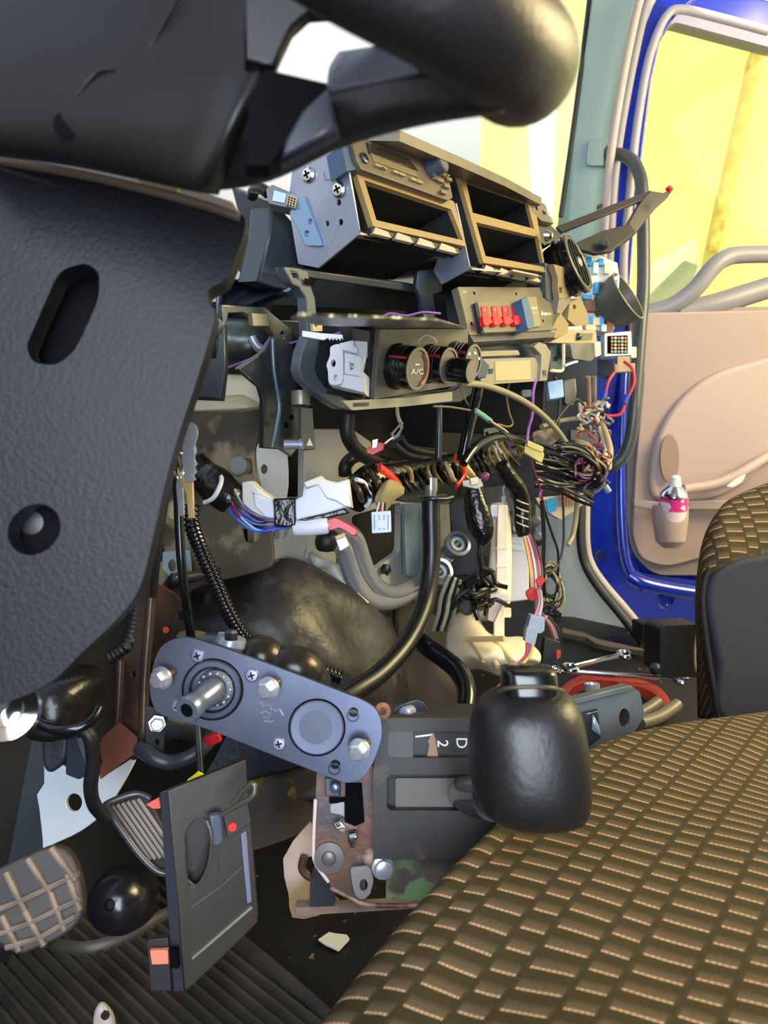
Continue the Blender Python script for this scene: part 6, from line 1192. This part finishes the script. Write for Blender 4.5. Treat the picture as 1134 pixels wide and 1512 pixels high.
# ---- coil of black wires
cw = T('black_wire_coil', 'large tangled coil of black wires hanging under the dash end', 'wire coil')
random.seed(21)
BW = mat('wire_black_gloss', '#15161a', .28); BW2 = mat('wire_grey_gloss', '#3a3a3c', .3); BW3 = mat('wire_tan_gloss', '#7c7254', .35)
for i in range(34):
    t = i / 33; cx, cy = 848 + random.uniform(-6, 8), 685 + random.uniform(-8, 8); a, b = random.uniform(30, 48), random.uniform(16, 34)
    d = 1.16 + random.uniform(-.03, .03); rot = random.uniform(10, 40); pts = []
    for k in range(9):
        an = math.radians(-150 + k * 37 + random.uniform(-5, 5)); x, y = a * math.cos(an), b * math.sin(an); c, s = math.cos(math.radians(rot)), math.sin(math.radians(rot))
        pts.append((cx + x * c - y * s, cy + x * s + y * c, d + .01 * math.sin(an)))
    tube('wire_loop', pts, .0026, random.choice([BW, BW, BW, BW2, BW3]), cw, seg=6, n=4)
for i in range(14):
    y0 = 660 + i * 5; tube('wire_run', [(790, y0 - 6 + random.uniform(-4, 4), 1.12), (820, y0 + random.uniform(-4, 4), 1.13), (850, y0 + 8 + random.uniform(-6, 6), 1.14), (875, y0 + 22, 1.17)], .0026, random.choice([BW, BW, BW2]), cw, seg=6, n=4)
tw = T('tangled_wires', 'tangle of thin red and brown wires over the black wire coil', 'wires')
for i in range(26):
    x, y = random.uniform(856, 890), random.uniform(655, 700); pts = [(x, y, 1.14)]
    for k in range(4): x += random.uniform(-14, 14); y += random.uniform(-10, 14); pts.append((max(850, min(902, x)), y, 1.14 + random.uniform(-.02, .02)))
    tube('wire_strand', pts, .0016, wc(random.choice(['#a8504a', '#8c4038', '#b87868', '#7a5a8c', '#c8a890', '#6c3838'])), tw, seg=5, n=4)
tw2 = T('tangled_wires', 'knot of red, white and tan wires and terminals above the coil', 'wires')
for i in range(30):
    x, y = random.uniform(858, 892), random.uniform(598, 640); pts = [(x, y, 1.24)]
    for k in range(3): x += random.uniform(-14, 14); y += random.uniform(-10, 10); pts.append((max(852, min(905, x)), y, 1.24 + random.uniform(-.02, .02)))
    tube('wire_strand', pts, .0022, wc(random.choice(['#c03a3a', '#c8c0b0', '#8c8470', '#a89870', '#2c2c2c', '#d8d4cc', '#6c6458'])), tw2, seg=5, n=4)
tail = T('tan_cable', 'tan striped cable looping around the outer side of the coil', 'cable')
tube('loop', [(888, 625, 1.24), (897, 650, 1.2), (900, 672, 1.18), (892, 690, 1.17), (880, 698, 1.17)], .006, mat('tan_loop', '#a08c68', .4), tail)
tube('loop', [(886, 632, 1.23), (893, 655, 1.2), (894, 672, 1.18), (884, 684, 1.17)], .005, mat('cream_loop', '#c8bc98', .4), tail)
wire('grey_lead', 'grey lead with bare metal tip pointing down at the blue pillar', [(862, 690, 1.16), (880, 700, 1.17), (892, 715, 1.18), (898, 724, 1.19)], .0026, wc('#6c6878'))
tag(tube('bare_terminal', [(893, 717, 1.178), (899, 726, 1.18)], .005, STEEL), 'bare metal terminal at the end of the grey lead', 'terminal')
# blue box, brackets near dash end
dce = T('blue_relay', 'pale blue relay block among black wires under the dash end frame', 'relay')
plate('body', rr([(808, 564), (831, 560), (833, 586), (812, 590)], 2), Y(820, 575, .42), NC, .02, mat('relay_blue', '#8cb4d4', .35, col2='#a8c8de', ns=30), dce, bevel=.0015)
tag(plate('grey_relay', rr([(770, 576), (784, 575), (786, 585), (772, 586)], 2), Y(778, 580, .47), NC, .014, mat('relay_grey', '#8c96a0', .4), bevel=.001), 'small grey block beside the pale blue relay', 'relay')
frm = T('dash_crossmember', 'cream-grey metal crossmember pieces with rods behind the black wire coil', 'crossmember')
CG = mat('cream_metal', '#8c8676', .35, metal=.35, col2='#6a665c', ns=14)
plate('upper_box', rr([(832, 562), (850, 558), (852, 580), (846, 600), (834, 596)], 3), Y(842, 578, .46), NC, .02, CG, frm, bevel=.002)
tube('rod', YP([(868, 556), (869, 580), (869, 615)], .44), .0045, mat('rod_brown', '#8a6c60', .35), frm)
tube('rod', YP([(876, 556), (876, 580), (876, 615)], .44), .006, CG, frm)
tube('lip', YP([(800, 630), (825, 622), (850, 618), (870, 616)], .44), .004, CG, frm)
plate('tan_shell', sm([(786, 640), (800, 634), (822, 632), (830, 640), (822, 652), (806, 660), (790, 656)], 3), Y(808, 646, .43), NC, .012, TAN, frm, bevel=.002)
plate('lower_box', [(842, 634), (884, 636), (884, 656), (842, 650)], Y(862, 644, .47), NC, .02, mat('box_slate_light', '#5c646c', .35), frm, bevel=.002)
plate('white_clip', rr([(854, 594), (866, 594), (866, 612), (856, 612)], 2), Y(860, 603, .45), NC, .01, CR, frm, bevel=.001)
ft = T('dash_underbox', 'grey plastic box with bright edge clip hung below the dash end shelf', 'box')
plate('body', rr([(842, 508), (880, 506), (882, 526), (872, 534), (846, 530)], 3), Y(862, 520, .41), NB, .02, mat('underbox_grey', '#6c6c68', .35, col2='#4a4c4e', ns=20), ft, bevel=.002)
plate('edge_clip', rr([(879, 505), (887, 504), (888, 524), (880, 528)], 2), Y(862, 520, .41), NB, .01, CR, ft, lift=.003, bevel=.001)
tube('wire_bail', YP([(832, 508), (832, 530), (831, 545), (826, 548), (814, 547)], .405), .0024, CR, ft)
plate('hole_plate', [(812, 512), (832, 510), (832, 546), (812, 546)], Y(822, 528, .43), NB, .004, mat('hole_plate_m', '#2c3c4c', .4), ft, holes=[ell(820, 530, 4, 4)])
wire('pale_blue_terminal', 'pale blue terminal lead under the grey dash end box', YP([(834, 540), (844, 536), (852, 534)], .40), .0022, mat('relay_blue', '#8cb4d4'), cat='terminal')
tag(plate('navy_connector', rr([(878, 530), (908, 532), (908, 558), (880, 552)], 3), (895, 545, 1.5), NC, .03, mat('conn_navy', '#1a2034', .4), bevel=.002), 'dark navy connector between grey underbox and red wires', 'connector')
# lower fuse relay carrier
fc = T('lower_fuse_carrier', 'cream fuse carrier with one blue fuse and orange pins over the kick panel', 'fuse carrier')
AFc = (830, 750, 1.35)
plate('base', rr([(790, 735), (868, 728), (862, 745), (828, 768), (800, 752)], 3), AFc, NC, .02, mat('carrier_cream', '#c8bc9c', .4), fc, bevel=.002)
plate('blue_fuse', rr([(806, 738), (822, 734), (822, 754), (810, 758)], 1), AFc, NC, .012, FB, fc, lift=.008, bevel=.001)
plate('blue_fuse', rr([(856, 728), (866, 728), (864, 742), (856, 744)], 1), AFc, NC, .012, FL, fc, lift=.008, bevel=.001)
for i in range(5):
    for j in range(4): x, y = 829 + i * 4.6, 728 + j * 5; plate('pin', [(x - 1.4, y - 1.6), (x + 1.4, y - 1.6), (x + 1.4, y + 1.6), (x - 1.4, y + 1.6)], AFc, NC, .004, wc('#b8705c'), fc, lift=.006)
# mid dark bracket panel details
hol = T('heater_bracket', 'dark slate drilled metal bracket behind the pale arching cable', 'bracket')
plate('web', [(700, 590), (800, 575), (796, 640), (770, 660), (700, 670), (690, 640)], Y(740, 620, .56), NC, .006, mat('web_slate', '#3c4046', .5), hol, holes=[ell(706, 626, 2, 3), ell(768, 620, 3, 3)], bevel=.001)
plate('small_plate', rr([(714, 633), (736, 630), (738, 646), (716, 650)], 2), Y(725, 640, .53), NC, .006, mat('small_plate_m', '#6c6a60', .4), hol, holes=[ell(719, 641, 2.5, 4)], bevel=.001)
for (x, y) in ((768, 612), (767, 625)): lathe('rivet', P(*Y(x, y, .555)), NC, [(.006, 0), (.004, .003)], STEELD, hol, seg=16)
tube('upright', YP([(796, 607), (797, 630)], .5), .003, CR, hol)
cbk = T('cowl_side_bracket', 'dark bracket with square holes beside the ivory duct', 'bracket')
plate('web', [(708, 720), (775, 716), (776, 800), (744, 830), (712, 820)], Y(742, 765, .545), NC, .006, mat('web_slate', '#3c4046'), cbk, holes=[[(753, 728), (757, 728), (757, 735), (753, 735)], [(753, 755), (757, 755), (757, 761), (753, 761)]], bevel=.001)
lathe('bolt', P(*Y(762, 780, .52)), NC, [(.006, 0), (.006, .004), (.003, .005)], CR, cbk, seg=16)
for (x, y, r) in ((790, 770, .011), (792, 792, .010)): lathe('plug', P(x, y, 1.42), NC, [(r, 0), (r, .006), (r * .6, .009)], mat('plug_grey2', '#5c6470', .4), cbk)
# ivory duct assembly
iv = T('ivory_washer_bottle', 'translucent ivory plastic bottle and tall filler neck standing on the floor', 'bottle')
IV2 = mat('ivory_shade', '#d8c8a4', .45)
sweep_px('filler_neck', [(737, 742, 1.16, .012), (738, 760, 1.16, .015), (740, 790, 1.16, .016), (739, 830, 1.15, .0175), (737, 870, 1.14, .0185), (735, 888, 1.14, .019)], IVORY, iv)
plate('neck_strip', [(736, 745), (750, 746), (750, 778), (747, 890), (732, 890), (734, 780)], (740, 820, 1.125), NC, .010, IVORY, iv, bevel=.002)
for y in (809, 836, 862): plate('neck_step', [(731, y), (749, y + 1), (749, y + 2), (731, y + 1)], (740, 820, 1.125), NC, .002, IV2, iv, lift=.001)
plate('neck_cap', rr([(724, 745), (746, 744), (747, 764), (724, 764)], 4), (735, 755, 1.13), NC, .03, mat('cap_white', '#d8d4d8', .4), iv, bevel=.003)
plate('collar', rr([(722, 878), (752, 876), (754, 888), (722, 890)], 4), (738, 882, 1.12), NC, .04, mat('cap_white', '#d8d4d8'), iv, bevel=.003)
plate('lower_sleeve', rr([(722, 886), (744, 886), (742, 922), (720, 916)], 4), (732, 900, 1.11), NC, .03, mat('sleeve_pink', '#d4c4c0', .4), iv, bevel=.004)
plate('lower_rib', [(730, 918), (745, 888), (745, 942), (730, 940)], (738, 915, 1.10), NC, .012, IVORY, iv, bevel=.001)
plate('side_tab', rr([(744, 898), (755, 898), (755, 912), (744, 912)], 2), (750, 905, 1.11), NC, .008, IVORY, iv, bevel=.001)
patch('reservoir', [[(664, 912, 1.16), (690, 900, 1.14), (706, 912, 1.13), (722, 934, 1.13), (745, 940, 1.13), (770, 940, 1.14), (785, 950, 1.16)],
                    [(658, 940, 1.12), (684, 932, 1.09), (708, 934, 1.07), (728, 942, 1.07), (750, 946, 1.08), (778, 950, 1.09), (796, 962, 1.12)],
                    [(660, 965, 1.08), (684, 958, 1.045), (708, 955, 1.025), (730, 954, 1.02), (752, 958, 1.03), (780, 962, 1.045), (799, 970, 1.08)],
                    [(676, 982, 1.06), (694, 972, 1.03), (712, 976, 1.01), (730, 974, 1.005), (752, 980, 1.01), (776, 974, 1.03), (797, 978, 1.07)],
                    [(694, 990, 1.10), (704, 988, 1.07), (718, 992, 1.06), (740, 1000, 1.05), (752, 994, 1.06), (772, 988, 1.08), (790, 985, 1.12)]], IVORY, iv, n=5, thick=.01)
for a, b in (((697, 950), (715, 975)), ((712, 945), (735, 985)), ((728, 945), (757, 978)), ((690, 944), (745, 943))):
    tube('molded_rib', [(a[0], a[1], 1.045), ((a[0] + b[0]) / 2, (a[1] + b[1]) / 2, 1.02), (b[0], b[1], 1.0)], .004, mat('rib_ivory', '#c8b080', .45), iv, seg=8)
wf = T('crumpled_white_sheet', 'bright white crumpled plastic behind the ivory bottle', 'plastic sheet')
patch('sheet', [[(684, 910, 1.20), (700, 900, 1.2), (720, 885, 1.2), (740, 870, 1.2)], [(690, 920, 1.20), (704, 910, 1.18), (722, 900, 1.18), (742, 890, 1.2)], [(690, 925, 1.21), (706, 920, 1.2), (724, 916, 1.2), (744, 910, 1.2)]], mat('white_sheet', '#e4e0d8', .5), wf, n=5, thick=.003)
mb = T('milky_tank', 'milky translucent square tank beside the ivory filler neck', 'tank')
AMB = (766, 840, 1.20)
plate('body', rr([(746, 794), (776, 790), (782, 830), (782, 886), (752, 890), (748, 884)], 4), AMB, tilt(NC, .1), .05, MILK, mb, bevel=.004)
plate('moulded_bracket', [(753, 799), (772, 800), (772, 814), (756, 812)], AMB, tilt(NC, .1), .003, WHITE, mb, lift=.002, holes=[[(756, 802), (770, 803), (770, 806), (757, 805)]], bevel=.0006)
wtb = T('white_wall_clip', 'small white stepped clip with thin stalk beside the bottle cap', 'clip')
plate('body', [(741, 732), (747, 732), (747, 748), (752, 750), (752, 764), (741, 764)], (746, 750, 1.15), NC, .01, mat('clip_lilac', '#c4c8dc', .4), wtb, bevel=.001)
tube('stalk', [(744, 733, 1.15), (743, 722, 1.16), (746, 715, 1.17)], .0014, mat('clip_lilac', '#c4c8dc'), wtb)
# black connector mess lower
bm_ = T('black_cable_knot', 'knot of black taped cables and round plug beneath the ringed pipe ends', 'cable knot')
sweep_px('body', [(692, 852, 1.08, .014), (699, 864, 1.08, .020), (702, 880, 1.08, .022), (698, 898, 1.08, .016)], TAPE, bm_)
random.seed(5)
for i in range(14):
    x, y = random.uniform(684, 712), random.uniform(850, 885); pts = [(x, y, 1.05)]
    for k in range(3): x += random.uniform(-16, 20); y += random.uniform(-8, 18); pts.append((x, y, 1.05 + random.uniform(-.02, .02)))
    tube('loose_cable', pts, .0035, random.choice([RUBBER, TAPE, BLACKG]), bm_, seg=6, n=4)
tube('spoke_cable', [(712, 838, 1.06), (722, 842, 1.06), (730, 846, 1.06)], .0035, RUBBER, bm_)
tube('spoke_cable', [(712, 848, 1.06), (722, 856, 1.06), (730, 866, 1.06)], .0035, RUBBER, bm_)
lathe('open_plug', P(690, 898, 1.05), tilt(NC, 0, -.2), [(.011, -.02), (.011, 0), (.0095, .001), (.0080, -.006), (0, -.006)], mat('plug_rim', '#4c4a46', .3), bm_)
gcab = T('pale_cables', 'loose pale grey-green cables draped beside the tunnel flank', 'cables')
for i, (a, c) in enumerate(((0, '#a8a48c'), (6, '#18181a'), (12, '#c0bca4'), (17, '#2a2a28'), (22, '#8c887c'))):
    tube('cable', [(664 + a * .7, 850 + a * .3, 1.06), (652 + a, 880, 1.07), (648 + a, 905, 1.08), (640 + a, 930, 1.1)], .0032, wc(c), gcab, seg=6)
blk = T('black_pipe', 'bent glossy black pipe curving down behind the gear console', 'pipe')
sweep_px('pipe', [(612, 940, .92, .0115), (630, 955, .90, .0115), (655, 972, .88, .0115), (676, 990, .86, .0115), (688, 1015, .84, .0110), (688, 1045, .82, .0110), (682, 1070, .80, .0110)], BLACKG, blk)
hw = T('thin_wire_coil', 'coil of thin black and tan wires lying against the kick panel', 'wire coil')
random.seed(31)
for i in range(22):
    cx, cy = 814 + random.uniform(-4, 4), 868 + random.uniform(-8, 8); a, b = random.uniform(12, 20), random.uniform(22, 42); pts = []
    for k in range(7):
        an = math.radians(k * 51 + i * 20); pts.append((cx + a * math.cos(an) * .8, cy + b * math.sin(an) * .8 + a * .3 * math.cos(an), 1.28 + random.uniform(-.01, .01)))
    tube('wire_loop', pts, .0017, random.choice([wc('#8c8468'), wc('#242422'), wc('#b8a884'), wc('#3c3830')]), hw, seg=5, n=4, closed=True)
plate('black_band', [(796, 896), (806, 888), (830, 906), (826, 920), (816, 918)], (812, 903, 1.25), NC, .02, TAPE, hw, bevel=.002)
# ================================================================ FLOOR TOOLS, SEAT RAIL
def F_(x, y, h=.01): return (x, y, dz(x, y, h))
clamp = T('red_sickle_guard', 'red-orange curved plastic guard lying on the passenger floor', 'guard')
RO = mat('red_orange', '#b8402c', .4)
plate('arc', sm([(822, 1024), (838, 1006), (862, 996), (890, 994), (918, 999), (945, 1003), (970, 1012), (985, 1026), (991, 1040), (986, 1045), (978, 1042), (970, 1028), (950, 1016), (930, 1012), (914, 1022), (905, 1022), (912, 1008), (890, 1003), (866, 1005), (846, 1014), (832, 1028)], 3), F_(905, 1015, .03), NU, .02, RO, clamp, bevel=.002)
for k, (lab, a, b) in enumerate((('long combination spanner resting on the red guard', (824, 990), (1000, 1003)), ('spanner angled over the other spanner with its ring end raised', (848, 984), (918, 967)))):
    s = T('spanner', lab, 'spanner', 'spanners')
    h = .045 + .012 * k; q0, q1 = P(*F_(*a, h)), P(*F_(*b, h)); ax_ = (q1 - q0).normalized()
    vs, fs = sweep([q0.lerp(q1, t / 6) for t in range(7)], .0055, 10, .6, up=NU); mesh('shaft', vs, fs, CHROME, s, smooth=True)
    for e, q in (('ring_end', q0), ('open_end', q1)):
        sd = NU.cross(ax_); c = q - ax_ * .010 if e == 'ring_end' else q + ax_ * .008
        pts = [c + (ax_ * math.cos(t * .3927) + sd * math.sin(t * .3927)) * .0135 for t in range(16 if e == 'ring_end' else 13)]
        vs, fs = sweep(pts, .0045, 8, closed=(e == 'ring_end')); mesh(e, vs, fs, CHROME, s, smooth=True)
rail = T('seat_rail', 'zinc seat rail bracket with slot hole behind the gear knob', 'rail')
RZ = mat('rail_zinc', '#7c8486', .35, metal=.5, col2='#686f70', ns=8)
AR3 = (900, 1060, .80)
plate('face', rr([(846, 1040), (936, 1018), (944, 1020), (951, 1050), (950, 1060), (936, 1082), (900, 1120), (850, 1120)], 3), AR3, tilt(NC, .1, .1), .005, RZ, rail, holes=[ell(922, 1060, 8, 14)], bevel=.001)
plate('top_flange', [(840, 1034), (930, 1012), (940, 1018), (846, 1042)], AR3, tilt(NC, .1, .1), .02, RZ, rail, lift=.012, bevel=.001)
plate('dark_block', [(856, 1056), (884, 1048), (888, 1090), (860, 1110)], AR3, tilt(NC, .1, .1), .01, mat('rail_block', '#22282e', .35), rail, lift=.012, bevel=.002)
patch('bright_wedge', [[(876, 1056, .775), (884, 1070, .775)], [(874, 1078, .775), (888, 1088, .775)]], mat('wedge_pale', '#9ab0b8', .3, metal=.4), rail, n=2, thick=.003)
tag(lathe('socket_bolt', P(874, 1022, .86), tilt(UP, 0), [(.0045, -.02), (.0045, 0), (.009, .002), (.009, .010), (.006, .010), (.005, .005), (0, .005)], ZINC, seg=24), 'single bright hex socket bolt upright behind the seat rail', 'bolt')
wire('grey_rod', 'dull grey rod end poking out behind the seat rail', [(945, 1068, .90), (970, 1060, .92), (990, 1048, .94), (1000, 1040, .95)], .008, mat('rod_olive', '#605a4c', .4), cat='rod', seg=12)
wire('grey_rod', 'second dull rod under the red guard tail', [(940, 1056, .98), (958, 1046, .99), (972, 1036, 1.0)], .008, mat('rod_olive', '#605a4c'), cat='rod', seg=12)
sbx = T('seat_base_box', 'black plastic seat base corner box beside the passenger seat', 'seat base')
plate('box', rr([(975, 930), (982, 924), (1034, 922), (1040, 1000), (980, 1000), (974, 996)], 3), (1000, 960, 1.30), NC, .08, mat('box_black', '#151517', .45), sbx, bevel=.004)
plate('rear_box', rr([(948, 920), (985, 920), (985, 954), (948, 948)], 3), (965, 935, 1.42), NC, .06, mat('box_black', '#151517'), sbx, bevel=.004)
tube('pale_cable', [(1030, 925, 1.28), (1026, 960, 1.27), (1028, 990, 1.27), (1040, 1003, 1.27)], .0022, mat('pale_cable_m', '#a8a08c', .4), sbx)
lathe('screw', P(968, 988, 1.30), NC, [(.011, 0), (.008, .004), (.004, .008)], STEELD, sbx)
tag(plate('floor_trim_plate', sm([(830, 927), (862, 934), (885, 944), (950, 958), (958, 962), (900, 955), (880, 950), (866, 941), (830, 934)], 1), (890, 945, 1.66), NU, .01, mat('trim_sill_tan', '#5c5448', .5)), 'thin dark sill trim strip at the foot of the kick panel', 'trim strip')
finalize()
